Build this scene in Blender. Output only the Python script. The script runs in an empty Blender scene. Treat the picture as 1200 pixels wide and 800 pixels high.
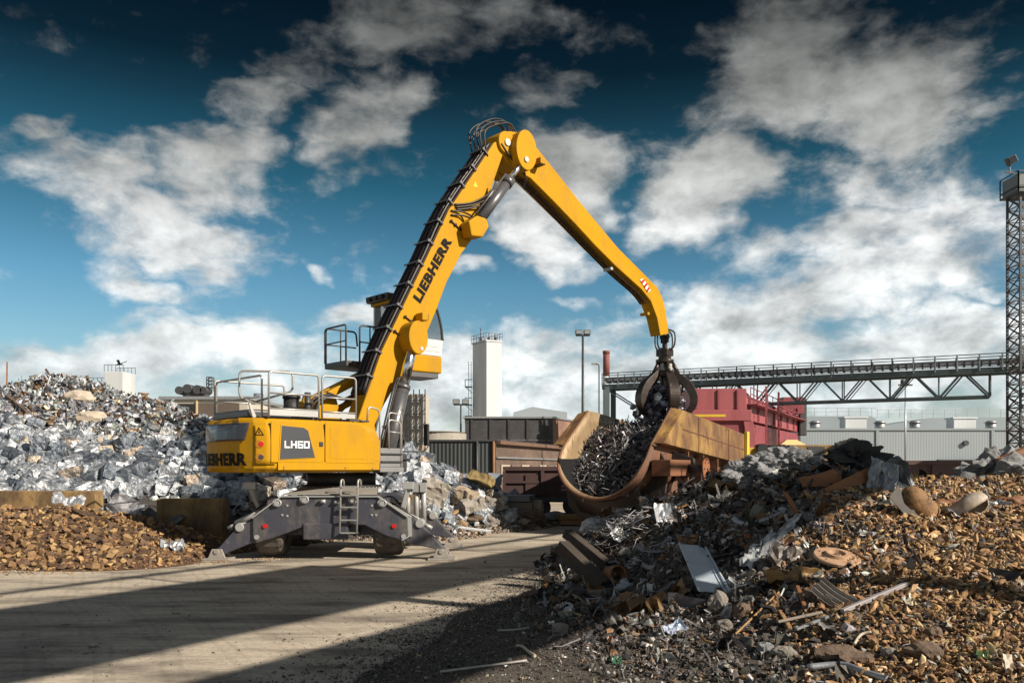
import bpy, bmesh, math, random
import numpy as np
from mathutils import Vector, Matrix, Euler, noise as mnoise

random.seed(7)
RNG = np.random.default_rng(11)
scene = bpy.context.scene
COL = scene.collection
R = math.radians
F = 1000.0            # focal length in pixels of a 1200 px wide frame
HOR = 548.0           # horizon row
CAMH = 2.25


def P(px, py, Y):
    """point of the yard that lies Y metres ahead on the line of sight through (px, py)"""
    return Vector(((px - 600) / F * Y, Y, CAMH - (py - HOR) / F * Y))


def G(px, py):
    """point of the flat ground"""
    Y = CAMH * F / (py - HOR)
    return Vector(((px - 600) / F * Y, Y, 0))


# ------------------------------------------------------------------ materials
MATS = {}


def nodes_of(name):
    m = bpy.data.materials.new(name)
    m.use_nodes = True
    nt = m.node_tree
    b = nt.nodes['Principled BSDF']
    return m, nt, b


def N(nt, t, **kw):
    n = nt.nodes.new(t)
    for k, v in kw.items():
        if k in n.inputs.keys():
            n.inputs[k].default_value = v
        else:
            setattr(n, k, v)
    return n


def ramp(nt, stops, interp='LINEAR'):
    r = nt.nodes.new('ShaderNodeValToRGB')
    r.color_ramp.interpolation = interp
    e = r.color_ramp.elements
    while len(e) < len(stops):
        e.new(0.5)
    for el, (p, c) in zip(e, stops):
        el.position = p
        el.color = (*c, 1) if len(c) == 3 else c
    return r


def mat(name, c1, c2=None, rough=0.5, metal=0.0, scale=3.0, detail=6, bump=0.0, bscale=None,
        spots=None, spot_col=None, spot_scale=8, attr=False, rough2=None, stretch=None, island=False, coat=0.0):
    """two-colour noise paint with optional wear spots (spots = threshold) and bump"""
    if name in MATS:
        return MATS[name]
    m, nt, b = nodes_of(name)
    L = nt.links
    c2 = c2 or tuple(x * 0.8 for x in c1)
    tc = N(nt, 'ShaderNodeTexCoord')
    src = tc.outputs['Object']
    if stretch:
        mp = N(nt, 'ShaderNodeMapping')
        mp.inputs['Scale'].default_value = stretch
        L.new(src, mp.inputs['Vector'])
        src = mp.outputs[0]
    n1 = N(nt, 'ShaderNodeTexNoise', Scale=scale, Detail=detail, Roughness=0.62)
    L.new(src, n1.inputs['Vector'])
    r1 = ramp(nt, [(0.3, c1), (0.7, c2)])
    L.new(n1.outputs['Fac'], r1.inputs['Fac'])
    col = r1.outputs['Color']
    if attr:
        at = N(nt, 'ShaderNodeAttribute', attribute_name='tint')
        mx = N(nt, 'ShaderNodeMix', data_type='RGBA', blend_type='MULTIPLY')
        mx.inputs['Factor'].default_value = 1
        L.new(col, mx.inputs['A'])
        L.new(at.outputs['Color'], mx.inputs['B'])
        col = mx.outputs['Result']
    if island:
        oi = N(nt, 'ShaderNodeObjectInfo')
        hs = N(nt, 'ShaderNodeHueSaturation')
        mr = N(nt, 'ShaderNodeMapRange')
        mr.inputs['To Min'].default_value = 0.6
        mr.inputs['To Max'].default_value = 1.35
        L.new(oi.outputs['Random'], mr.inputs['Value'])
        L.new(mr.outputs[0], hs.inputs['Value'])
        L.new(col, hs.inputs['Color'])
        col = hs.outputs['Color']
    if spots is not None:
        n2 = N(nt, 'ShaderNodeTexNoise', Scale=spot_scale, Detail=9, Roughness=0.7)
        L.new(src, n2.inputs['Vector'])
        r2 = ramp(nt, [(spots, (0, 0, 0)), (min(1, spots + 0.07), (1, 1, 1))])
        L.new(n2.outputs['Fac'], r2.inputs['Fac'])
        mx = N(nt, 'ShaderNodeMix', data_type='RGBA')
        L.new(r2.outputs['Color'], mx.inputs['Factor'])
        L.new(col, mx.inputs['A'])
        mx.inputs['B'].default_value = (*spot_col, 1)
        col = mx.outputs['Result']
        rr = N(nt, 'ShaderNodeMapRange')
        rr.inputs['To Min'].default_value = rough
        rr.inputs['To Max'].default_value = 0.85
        L.new(r2.outputs['Color'], rr.inputs['Value'])
        L.new(rr.outputs[0], b.inputs['Roughness'])
    else:
        rr = N(nt, 'ShaderNodeMapRange')
        rr.inputs['To Min'].default_value = max(0.02, rough - 0.08)
        rr.inputs['To Max'].default_value = rough2 or min(1, rough + 0.12)
        L.new(n1.outputs['Fac'], rr.inputs['Value'])
        L.new(rr.outputs[0], b.inputs['Roughness'])
    L.new(col, b.inputs['Base Color'])
    b.inputs['Metallic'].default_value = metal
    if coat:
        b.inputs['Coat Weight'].default_value = coat
        b.inputs['Coat Roughness'].default_value = 0.12
    if bump:
        n3 = N(nt, 'ShaderNodeTexNoise', Scale=bscale or scale * 5, Detail=8, Roughness=0.65)
        L.new(src, n3.inputs['Vector'])
        bp = N(nt, 'ShaderNodeBump', Strength=min(1.0, bump), Distance=0.05)
        L.new(n3.outputs['Fac'], bp.inputs['Height'])
        L.new(bp.outputs[0], b.inputs['Normal'])
    MATS[name] = m
    return m


# ------------------------------------------------------------------ object helpers
def tag(o, label=None, cat=None, group=None, kind=None):
    if label:
        o['label'] = label
    if cat:
        o['category'] = cat
    if group:
        o['group'] = group
    if kind:
        o['kind'] = kind
    return o


def empty(name, loc, label, cat, group=None, rz=0):
    o = bpy.data.objects.new(name, None)
    COL.objects.link(o)
    o.location = loc
    o.rotation_euler = (0, 0, rz)
    o.empty_display_size = 0.3
    return tag(o, label, cat, group)


class MB:
    """collects shapes into ONE mesh"""

    def __init__(self, T=None):
        self.v, self.f, self.s, self.m = [], [], [], []
        self.T = T

    def add(self, vs, fs, smooth=False, mi=0):
        k = len(self.v)
        T = self.T
        for p in vs:
            self.v.append(tuple(T(*p)) if T else tuple(p))
        for q in fs:
            self.f.append(tuple(i + k for i in q))
            self.s.append(smooth)
            self.m.append(mi)
        return self

    def box(self, a, b, mi=0):
        x0, y0, z0 = a
        x1, y1, z1 = b
        vs = [(x0, y0, z0), (x1, y0, z0), (x1, y1, z0), (x0, y1, z0), (x0, y0, z1), (x1, y0, z1), (x1, y1, z1), (x0, y1, z1)]
        return self.add(vs, [(3, 2, 1, 0), (4, 5, 6, 7), (0, 1, 5, 4), (1, 2, 6, 5), (2, 3, 7, 6), (3, 0, 4, 7)], mi=mi)

    def prism(self, A, B, mi=0):
        """two matching polygons joined"""
        n = len(A)
        fs = [tuple(range(n))[::-1], tuple(range(n, 2 * n))]
        fs += [(i, (i + 1) % n, n + (i + 1) % n, n + i) for i in range(n)]
        return self.add(list(A) + list(B), fs, mi=mi)

    def slab(self, poly, y0, y1, mi=0):
        """polygon in (x, z) extruded along y"""
        return self.prism([(x, y0, z) for x, z in poly], [(x, y1, z) for x, z in poly], mi=mi)

    def plate(self, poly, z0, z1, mi=0):
        return self.prism([(x, y, z0) for x, y in poly], [(x, y, z1) for x, y in poly], mi=mi)

    def bar(self, p, q, w, h=None, mi=0, up=(0, 0, 1)):
        h = h or w
        p, q = Vector(p), Vector(q)
        d = (q - p).normalized()
        u = Vector(up)
        if abs(d.dot(u)) > 0.97:
            u = Vector((0, 1, 0))
        s = d.cross(u).normalized()
        t = s.cross(d)
        A = [p + s * (a * w / 2) + t * (b * h / 2) for a, b in ((-1, -1), (1, -1), (1, 1), (-1, 1))]
        B = [x + (q - p) for x in A]
        return self.prism(A, B, mi=mi)

    def tube(self, pts, r, n=8, closed=False, mi=0, cap=True):
        pts = [Vector(p) for p in pts]
        m = len(pts)
        rs = r if isinstance(r, (list, tuple)) else [r] * m
        vs, fs = [], []
        prev = None
        for i, p in enumerate(pts):
            if closed:
                d = (pts[(i + 1) % m] - pts[i - 1]).normalized()
            else:
                d = (pts[min(i + 1, m - 1)] - pts[max(i - 1, 0)]).normalized()
            if prev is None:
                u = d.orthogonal().normalized()
            else:
                u = prev - d * prev.dot(d)
                u = u.normalized() if u.length > 1e-6 else d.orthogonal().normalized()
            prev = u
            w = d.cross(u)
            for k in range(n):
                a = 2 * math.pi * k / n
                vs.append(p + (u * math.cos(a) + w * math.sin(a)) * rs[i])
        for i in range(m if closed else m - 1):
            j = (i + 1) % m
            for k in range(n):
                fs.append((i * n + k, i * n + (k + 1) % n, j * n + (k + 1) % n, j * n + k))
        self.add(vs, fs, True, mi)
        if cap and not closed:
            k = len(self.v) - len(vs)
            self.f.append(tuple(k + i for i in range(n))[::-1])
            self.f.append(tuple(k + (m - 1) * n + i for i in range(n)))
            self.s += [False, False]
            self.m += [mi, mi]
        return self

    def cyl(self, p, q, r, n=20, r2=None, mi=0):
        return self.tube([p, q], [r, r if r2 is None else r2], n, mi=mi)

    def build(self, name, m, parent=None, bevel=0.0, seg=2, solid=0.0):
        me = bpy.data.meshes.new(name)
        me.from_pydata(self.v, [], self.f)
        me.polygons.foreach_set('use_smooth', self.s)
        ms = m if isinstance(m, (list, tuple)) else [m]
        for x in ms:
            me.materials.append(x)
        me.polygons.foreach_set('material_index', self.m)
        bm = bmesh.new()
        bm.from_mesh(me)
        bmesh.ops.recalc_face_normals(bm, faces=bm.faces)
        bm.to_mesh(me)
        bm.free()
        me.update()
        o = bpy.data.objects.new(name, me)
        COL.objects.link(o)
        if parent:
            o.parent = parent
        if solid:
            s = o.modifiers.new('solid', 'SOLIDIFY')
            s.thickness = solid
            s.offset = 0
        if bevel:
            b = o.modifiers.new('bevel', 'BEVEL')
            b.width = bevel
            b.segments = seg
            b.limit_method = 'ANGLE'
            b.angle_limit = R(38)
            b.harden_normals = False
        return o


def arc(cx, cy, r, a0, a1, n=8):
    return [(cx + r * math.cos(R(a0 + (a1 - a0) * i / n)), cy + r * math.sin(R(a0 + (a1 - a0) * i / n))) for i in range(n + 1)]


def smooth_path(pts, n=6):
    """Catmull-Rom through the points"""
    pts = [Vector(p) for p in pts]
    out = []
    for i in range(len(pts) - 1):
        p0, p1, p2, p3 = pts[max(i - 1, 0)], pts[i], pts[i + 1], pts[min(i + 2, len(pts) - 1)]
        for k in range(n):
            t = k / n
            out.append(0.5 * ((2 * p1) + (p2 - p0) * t + (2 * p0 - 5 * p1 + 4 * p2 - p3) * t * t + (3 * p1 - p0 - 3 * p2 + p3) * t ** 3))
    out.append(pts[-1])
    return out


def round_path(pts, r, n=4):
    """polyline with its corners rounded (bent tube)"""
    pts = [Vector(p) for p in pts]
    out = [pts[0]]
    for i in range(1, len(pts) - 1):
        a, b, c = pts[i - 1], pts[i], pts[i + 1]
        d1, d2 = (a - b), (c - b)
        k = min(r, d1.length * 0.45, d2.length * 0.45)
        p, q = b + d1.normalized() * k, b + d2.normalized() * k
        for j in range(n + 1):
            t = j / n
            out.append((1 - t) ** 2 * p + 2 * t * (1 - t) * b + t * t * q)
    out.append(pts[-1])
    return out


def text_geo(s, fat=0.0, shear=0.0):
    """flat letters scaled to a unit box: returns vertices (x, y) in 0..1 and faces"""
    c = bpy.data.curves.new('letters', 'FONT')
    c.body = s
    c.size = 1
    c.offset = fat
    c.shear = shear
    c.resolution_u = 3
    c.space_character = 1.0 + fat * 2.2
    c.fill_mode = 'FRONT'
    o = bpy.data.objects.new('letters', c)
    COL.objects.link(o)
    dg = bpy.context.evaluated_depsgraph_get()
    me = bpy.data.meshes.new_from_object(o.evaluated_get(dg))
    v = [(p.co.x, p.co.y) for p in me.vertices]
    f = [tuple(p.vertices) for p in me.polygons]
    bpy.data.objects.remove(o)
    bpy.data.curves.remove(c)
    bpy.data.meshes.remove(me)
    x0, x1 = min(a for a, _ in v), max(a for a, _ in v)
    y0, y1 = min(b for _, b in v), max(b for _, b in v)
    return [((a - x0) / (x1 - x0), (b - y0) / (y1 - y0)) for a, b in v], f


# ------------------------------------------------------------------ numpy noise, heaps and scattering
def _hash(ix, iy, seed):
    n = (ix.astype(np.int64) * 374761393 + iy.astype(np.int64) * 668265263 + seed * 974634777) & 0x7fffffff
    n = ((n ^ (n >> 13)) * 1274126177) & 0x7fffffff
    return ((n ^ (n >> 16)) & 0xffff) / 65535.0


def vnoise(x, y, seed=0):
    ix, iy = np.floor(x), np.floor(y)
    fx, fy = x - ix, y - iy
    fx, fy = fx * fx * (3 - 2 * fx), fy * fy * (3 - 2 * fy)
    a, b = _hash(ix, iy, seed), _hash(ix + 1, iy, seed)
    c, d = _hash(ix, iy + 1, seed), _hash(ix + 1, iy + 1, seed)
    return (a * (1 - fx) + b * fx) * (1 - fy) + (c * (1 - fx) + d * fx) * fy


def fbm(x, y, seed=0, o=4):
    s, amp, t = 0, 1, 0
    for k in range(o):
        s = s + vnoise(x * 2 ** k, y * 2 ** k, seed + k * 7) * amp
        t += amp
        amp *= 0.5
    return s / t


class Heap:
    """a surface through control points (multiquadric), with rough noise, clipped at the ground"""

    def __init__(self, pts, rough=0.15, c=1.0, seed=1, freq=1.0):
        A = np.array([tuple(p) for p in pts], float)
        self.A, self.c, self.rough, self.seed, self.freq = A, c, rough, seed, freq
        d = np.sqrt(((A[:, None, :2] - A[None, :, :2]) ** 2).sum(-1) + c * c)
        self.w = np.linalg.solve(d + np.eye(len(A)) * 1e-3, A[:, 2])

    def h(self, x, y):
        x, y = np.asarray(x, float), np.asarray(y, float)
        sh = x.shape
        xf, yf = x.ravel(), y.ravel()
        out = np.empty(len(xf))
        for i in range(0, len(xf), 20000):
            d = np.sqrt((xf[i:i + 20000, None] - self.A[None, :, 0]) ** 2 + (yf[i:i + 20000, None] - self.A[None, :, 1]) ** 2 + self.c ** 2)
            out[i:i + 20000] = d @ self.w
        n = (fbm(xf * self.freq, yf * self.freq, self.seed) - 0.5) * 2 * self.rough
        out = out + n * np.clip(out / 0.5, 0, 1)
        return out.reshape(sh)

    def hit(self, px, py, y0=6.0, y1=45.0):
        """where the line of sight through (px, py) meets the heap or the ground"""
        Y = np.arange(y0, y1, 0.05)
        X = (px - 600) / F * Y
        Z = CAMH - (py - HOR) / F * Y
        H = np.maximum(self.h(X, Y), 0)
        k = np.nonzero(Z <= H)[0]
        k = k[0] if len(k) else len(Y) - 1
        return Vector((X[k], Y[k], H[k]))

    def normal(self, x, y, e=0.15):
        dx = (self.h(x + e, y) - self.h(x - e, y)) / (2 * e)
        dy = (self.h(x, y + e) - self.h(x, y - e)) / (2 * e)
        n = np.stack([-dx, -dy, np.ones_like(dx)], -1)
        return n / np.linalg.norm(n, axis=-1, keepdims=True)

    def grid(self, x0, x1, y0, y1, step):
        xs, ys = np.arange(x0, x1 + step, step), np.arange(y0, y1 + step, step)
        X, Y = np.meshgrid(xs, ys)
        X = X + RNG.uniform(-.3, .3, X.shape) * step
        Y = Y + RNG.uniform(-.3, .3, Y.shape) * step
        H = self.h(X, Y)
        V = np.stack([X, Y, np.maximum(H, -0.15)], -1).reshape(-1, 3)
        ny, nx = X.shape
        i = (np.arange(ny - 1)[:, None] * nx + np.arange(nx - 1)[None]).ravel()
        Fq = np.stack([i, i + 1, i + nx + 1, i, i + nx + 1, i + nx], -1).reshape(-1, 3)
        keep = (H.ravel()[Fq] > -0.12).any(1)
        return V, Fq[keep]


def hull(pts):
    bm = bmesh.new()
    for p in pts:
        bm.verts.new(p)
    r = bmesh.ops.convex_hull(bm, input=bm.verts)
    bmesh.ops.delete(bm, geom=[v for v in bm.verts if not v.link_faces], context='VERTS')
    bmesh.ops.triangulate(bm, faces=bm.faces)
    bm.verts.index_update()
    V = np.array([v.co[:] for v in bm.verts])
    T = np.array([[v.index for v in f.verts] for f in bm.faces])
    bm.free()
    return V, T


def t_rock(k=12, flat=(1, 1, 1)):
    p = RNG.normal(size=(k, 3))
    p /= np.linalg.norm(p, axis=1, keepdims=True)
    p *= RNG.uniform(0.75, 1.05, (k, 1))
    return hull([tuple(q) for q in p * np.array(flat) * 0.5])


def t_pebble(sub=1, flat=(1, .7, .5)):
    bm = bmesh.new()
    bmesh.ops.create_icosphere(bm, subdivisions=sub, radius=0.5)
    o = Vector(RNG.uniform(0, 50, 3))
    for v in bm.verts:
        v.co *= 1 + 0.5 * mnoise.noise(v.co * 2.2 + o)
        v.co = Vector((v.co.x * flat[0], v.co.y * flat[1], v.co.z * flat[2]))
    bmesh.ops.triangulate(bm, faces=bm.faces)
    bm.verts.index_update()
    V = np.array([v.co[:] for v in bm.verts])
    T = np.array([[v.index for v in f.verts] for f in bm.faces])
    bm.free()
    return V, T


def t_lump(sub=2, amp=0.9, fr=2.5):
    """crumpled lump"""
    bm = bmesh.new()
    bmesh.ops.create_icosphere(bm, subdivisions=sub, radius=0.5)
    o = Vector(RNG.uniform(0, 50, 3))
    for v in bm.verts:
        q = v.co.copy()
        v.co *= 1 + amp * (abs(mnoise.noise(q * fr + o)) - 0.25) + 0.35 * amp * mnoise.noise(q * fr * 3 + o)
    bmesh.ops.triangulate(bm, faces=bm.faces)
    bm.verts.index_update()
    V = np.array([v.co[:] for v in bm.verts])
    T = np.array([[v.index for v in f.verts] for f in bm.faces])
    bm.free()
    return V, T


def t_sheet(nx=4, ny=3, ax=1.0, ay=0.6, crumple=0.25):
    """bent, crumpled sheet"""
    X, Y = np.meshgrid(np.linspace(-.5, .5, nx + 1), np.linspace(-.5, .5, ny + 1))
    bend = RNG.uniform(-1.2, 1.2)
    Z = bend * X * X + RNG.uniform(-.5, .5) * Y * Y + RNG.uniform(-1, 1, X.shape) * crumple * 0.5
    X = X + RNG.uniform(-1, 1, X.shape) * 0.25 / nx
    Y = Y + RNG.uniform(-1, 1, X.shape) * 0.25 / ny
    V = np.stack([X * ax, Y * ay, Z * 0.6], -1).reshape(-1, 3)
    w = nx + 1
    i = (np.arange(ny)[:, None] * w + np.arange(nx)[None]).ravel()
    T = np.stack([i, i + 1, i + w + 1, i, i + w + 1, i + w], -1).reshape(-1, 3)
    V2 = V + np.array([0, 0, 0.03])
    n = len(V)
    return np.concatenate([V, V2]), np.concatenate([T[:, ::-1], T + n])


def t_wire(k=7, r=0.012, curl=0.35, n=4):
    p = np.zeros(3)
    d = np.array([1.0, 0, 0])
    pts = []
    for i in range(k):
        pts.append(p.copy())
        d = d + RNG.normal(size=3) * curl
        d /= np.linalg.norm(d)
        p = p + d / k
    pts = np.array(pts) - np.mean(pts, 0)
    b = MB()
    b.tube([tuple(q) for q in pts], r, n)
    V = np.array(b.v)
    T = []
    for f in b.f:
        for j in range(1, len(f) - 1):
            T.append((f[0], f[j], f[j + 1]))
    return V, np.array(T)


def t_bar(w=0.09, h=0.05, bend=0.1):
    V, T = [], []
    k = 4
    o = RNG.uniform(-bend, bend, (k + 1, 2))
    for i in range(k + 1):
        for a, b in ((-1, -1), (1, -1), (1, 1), (-1, 1)):
            V.append((i / k - .5, a * w / 2 + o[i, 0], b * h / 2 + o[i, 1]))
    for i in range(k):
        for j in range(4):
            a, b = i * 4 + j, i * 4 + (j + 1) % 4
            T += [(a, b, b + 4), (a, b + 4, a + 4)]
    T += [(0, 2, 1), (0, 3, 2), (k * 4, k * 4 + 1, k * 4 + 2), (k * 4, k * 4 + 2, k * 4 + 3)]
    return np.array(V), np.array(T)


def rot_frames(nrm, tilt):
    """random rotations whose local z leans around nrm by up to about tilt radians"""
    n = len(nrm)
    z = nrm + RNG.normal(size=(n, 3)) * tilt
    z /= np.linalg.norm(z, axis=1, keepdims=True)
    r = RNG.normal(size=(n, 3))
    x = np.cross(r, z)
    x /= np.linalg.norm(x, axis=1, keepdims=True)
    y = np.cross(z, x)
    return np.stack([x, y, z], -1)


class Mass:
    """many fragments and a mound in one mesh (kind stuff)"""

    def __init__(self):
        self.V, self.T, self.C, self.M = [], [], [], []
        self.n = 0

    def put(self, V, T, col, mi=0):
        self.V.append(V)
        self.T.append(T + self.n)
        self.C.append(np.broadcast_to(np.asarray(col, float), (len(V), 3)))
        self.M.append(np.full(len(T), mi, np.int32))
        self.n += len(V)

    def scatter(self, temps, pos, nrm, size, cols, tilt=0.6, mi=0, aniso=0.25):
        n = len(pos)
        if n == 0:
            return
        size = np.broadcast_to(np.asarray(size, float), (n,))
        Rm = rot_frames(nrm, tilt)
        which = RNG.integers(0, len(temps), n)
        sc = size[:, None] * (1 + RNG.uniform(-aniso, aniso, (n, 3)))
        for k, (V, T) in enumerate(temps):
            idx = np.nonzero(which == k)[0]
            if not len(idx):
                continue
            W = np.einsum('nij,nvj->nvi', Rm[idx], V[None] * sc[idx][:, None, :]) + pos[idx][:, None, :]
            TT = T[None] + (np.arange(len(idx)) * len(V))[:, None, None]
            self.V.append(W.reshape(-1, 3))
            self.T.append(TT.reshape(-1, 3) + self.n)
            self.C.append(np.repeat(cols[idx], len(V), 0))
            self.M.append(np.full(len(idx) * len(T), mi, np.int32))
            self.n += len(idx) * len(V)

    def build(self, name, mats, parent=None, smooth=False):
        V, T, C, M = np.concatenate(self.V), np.concatenate(self.T), np.concatenate(self.C), np.concatenate(self.M)
        me = bpy.data.meshes.new(name)
        me.vertices.add(len(V))
        me.vertices.foreach_set('co', V.astype(np.float32).ravel())
        me.loops.add(len(T) * 3)
        me.loops.foreach_set('vertex_index', T.astype(np.int32).ravel())
        me.polygons.add(len(T))
        me.polygons.foreach_set('loop_start', (np.arange(len(T)) * 3).astype(np.int32))
        me.polygons.foreach_set('material_index', M)
        me.update(calc_edges=True)
        for m in mats:
            me.materials.append(m)
        at = me.attributes.new('tint', 'FLOAT_COLOR', 'POINT')
        at.data.foreach_set('color', np.concatenate([C, np.ones((len(C), 1))], 1).astype(np.float32).ravel())
        if smooth:
            me.shade_smooth()
        else:
            me.shade_flat()
        o = bpy.data.objects.new(name, me)
        COL.objects.link(o)
        if parent:
            o.parent = parent
        return o


def pick_cols(pal, n, jitter=0.15):
    """pal: list of (weight, colour)"""
    w = np.array([p[0] for p in pal], float)
    c = np.array([p[1] for p in pal], float)
    k = RNG.choice(len(pal), n, p=w / w.sum())
    return np.clip(c[k] * (1 + RNG.uniform(-jitter, jitter, (n, 1)) * 2) * (1 + RNG.uniform(-.06, .06, (n, 3))), 0.004, 1)


def view_samples(heap, n, x0, x1, y0, y1, near=6.0, far=30.0):
    """n points of the heap, spread evenly over what can be seen of it: nearer parts get more"""
    out = []
    got = 0
    while got < n:
        Y = near * (far / near) ** RNG.uniform(0, 1, 4 * n)
        U = RNG.uniform(-.75, .75, 4 * n)
        X = U * Y
        k = (X > x0) & (X < x1) & (Y > y0) & (Y < y1)
        X, Y = X[k], Y[k]
        H = heap.h(X, Y)
        k = H > 0.0
        out.append(np.stack([X[k], Y[k], H[k]], -1))
        got += k.sum()
    return np.concatenate(out)[:n]
# ------------------------------------------------------------------ camera, sun, sky
cam_d = bpy.data.cameras.new('camera')
cam = bpy.data.objects.new('camera', cam_d)
COL.objects.link(cam)
cam.location = (0, 0, CAMH)
cam.rotation_euler = (R(90), 0, 0)
cam_d.sensor_width = 36
cam_d.lens = 30.0
cam_d.shift_y = (HOR - 400) / 1200
cam_d.clip_end = 5000
scene.camera = cam

SUN_EL = R(31)
SUN_AZ = R(-31)          # measured from +X towards +Y
sv = Vector((math.cos(SUN_EL) * math.cos(SUN_AZ), math.cos(SUN_EL) * math.sin(SUN_AZ), math.sin(SUN_EL)))
sd = bpy.data.lights.new('sun', 'SUN')
sd.energy = 5.0
sd.angle = R(0.5)
sd.color = (1.0, 0.89, 0.74)
so = bpy.data.objects.new('sun', sd)
COL.objects.link(so)
so.rotation_euler = sv.to_track_quat('Z', 'Y').to_euler()
so.location = sv * 60

vs = scene.view_settings
vs.view_transform = 'Standard'
vs.look = 'None'
vs.exposure = 0.6
vs.gamma = 1
vs.use_curve_mapping = False

world = bpy.data.worlds.new('World')
scene.world = world
world.use_nodes = True
wt = world.node_tree
WL = wt.links
for n_ in list(wt.nodes):
    wt.nodes.remove(n_)
w_out = N(wt, 'ShaderNodeOutputWorld')
w_bg = N(wt, 'ShaderNodeBackground', Strength=0.066)
WL.new(w_bg.outputs[0], w_out.inputs['Surface'])
sky = N(wt, 'ShaderNodeTexSky', sky_type='NISHITA', sun_disc=False)
sky.sun_elevation = SUN_EL
sky.sun_rotation = R(90) - SUN_AZ
sky.altitude = 0
sky.air_density = 1.0
sky.dust_density = 0.6
sky.ozone_density = 2.0


def M_(op, a, b=None, c=None, clamp=False):
    n = wt.nodes.new('ShaderNodeMath')
    n.operation = op
    n.use_clamp = clamp
    for i, x in enumerate((a, b, c)):
        if x is None:
            continue
        if isinstance(x, (int, float)):
            n.inputs[i].default_value = x
        else:
            WL.new(x, n.inputs[i])
    return n.outputs[0]


def smooth_(x, lo, hi, a=0.0, b=1.0):
    n = N(wt, 'ShaderNodeMapRange', interpolation_type='SMOOTHSTEP')
    n.inputs['From Min'].default_value = lo
    n.inputs['From Max'].default_value = hi
    n.inputs['To Min'].default_value = a
    n.inputs['To Max'].default_value = b
    WL.new(x, n.inputs['Value'])
    return n.outputs[0]


w_tc = N(wt, 'ShaderNodeTexCoord')
w_sep = N(wt, 'ShaderNodeSeparateXYZ')
WL.new(w_tc.outputs['Generated'], w_sep.inputs[0])
dx, dy, dz = w_sep.outputs
az = M_('ARCTAN2', dx, dy)
hor = M_('MAXIMUM', M_('SQRT', M_('ADD', M_('MULTIPLY', dx, dx), M_('MULTIPLY', dy, dy))), 0.05)
el = M_('DIVIDE', dz, hor)
w_uv = N(wt, 'ShaderNodeCombineXYZ')
WL.new(az, w_uv.inputs[0])
WL.new(el, w_uv.inputs[1])
uv = w_uv.outputs[0]


def wnoise(vec, scale, detail, rough=0.58, stretch=1.5, off=(0, 0, 0)):
    mp = N(wt, 'ShaderNodeMapping')
    mp.inputs['Scale'].default_value = (1, stretch, 1)
    mp.inputs['Location'].default_value = off
    WL.new(vec, mp.inputs['Vector'])
    n = N(wt, 'ShaderNodeTexNoise', Scale=scale, Detail=detail, Roughness=rough)
    WL.new(mp.outputs[0], n.inputs['Vector'])
    return n


warp = wnoise(uv, 7, 3)
w1 = N(wt, 'ShaderNodeVectorMath', operation='SUBTRACT')
WL.new(warp.outputs['Color'], w1.inputs[0])
w1.inputs[1].default_value = (.5, .5, .5)
w2 = N(wt, 'ShaderNodeVectorMath', operation='SCALE')
WL.new(w1.outputs[0], w2.inputs[0])
w2.inputs['Scale'].default_value = 0.13
w3 = N(wt, 'ShaderNodeVectorMath', operation='ADD')
WL.new(uv, w3.inputs[0])
WL.new(w2.outputs[0], w3.inputs[1])
uvw = w3.outputs[0]

# cloud bodies: centre and half sizes as directions (azimuth, slope), turn, weight, brightness
CLOUDS = [
    # px, py, rx, ry, turn, weight
    (58, 145, 48, 26, 20, .75), (35, 60, 60, 80, 0, .12), (128, 215, 115, 75, -25, .80), (245, 190, 120, 60, 28, .88),
    (205, 268, 150, 55, -8, .95), (165, 325, 85, 35, -25, .80), (425, 128, 85, 62, 10, .95), (352, 62, 80, 45, 30, .62),
    (300, 112, 95, 35, 20, .62), (520, 28, 150, 55, 5, .80), (640, 95, 60, 55, 0, .45), (655, 215, 80, 68, 0, 1.3), (625, 268, 85, 45, -20, 1.05),
    (838, 205, 92, 68, 0, 1.2), (925, 60, 130, 100, 35, .92), (1040, 110, 150, 105, -10, .88), (980, 205, 150, 70, -10, .75),
    (1010, 275, 200, 48, 6, .82), (960, 345, 260, 62, 6, .92), (1120, 300, 120, 75, 10, .85), (850, 375, 130, 55, 0, .9),
    (655, 308, 80, 24, 0, .66), (550, 322, 36, 18, 0, .7), (665, 352, 40, 12, 0, .5), (690, 400, 120, 38, 0, .75), (755, 265, 50, 30, 40, .6),
    (60, 415, 140, 45, 8, .9), (240, 425, 220, 45, 0, .85), (420, 365, 70, 30, 15, .85), (560, 430, 160, 60, 0, .95), (330, 300, 40, 18, 0, .45), (370, 318, 20, 10, 0, .5),
    (800, 440, 260, 60, 0, .95), (1080, 420, 260, 70, 0, 1.0), (1170, 140, 40, 16, 20, .5), (1165, 350, 40, 14, 0, .6), (450, 475, 600, 60, 0, .78), (220, 380, 120, 18, 0, .4),
]
acc = None
for (px, py, rx, ry, tr, wgt) in CLOUDS:
    u0 = math.atan((px - 600) / F)
    cu = math.cos(u0)
    mp = N(wt, 'ShaderNodeMapping', vector_type='TEXTURE')
    mp.inputs['Location'].default_value = (u0, (HOR - py) / F * cu, 0)
    mp.inputs['Rotation'].default_value = (0, 0, R(tr))
    mp.inputs['Scale'].default_value = (rx / F * cu * cu * 1.35, ry / F * cu * 1.35, 1)
    WL.new(uvw, mp.inputs['Vector'])
    ln = N(wt, 'ShaderNodeVectorMath', operation='LENGTH')
    WL.new(mp.outputs[0], ln.inputs[0])
    b_ = smooth_(ln.outputs['Value'], 0.15, 1.0, wgt, 0.0)
    acc = b_ if acc is None else M_('MAXIMUM', acc, b_)
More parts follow.
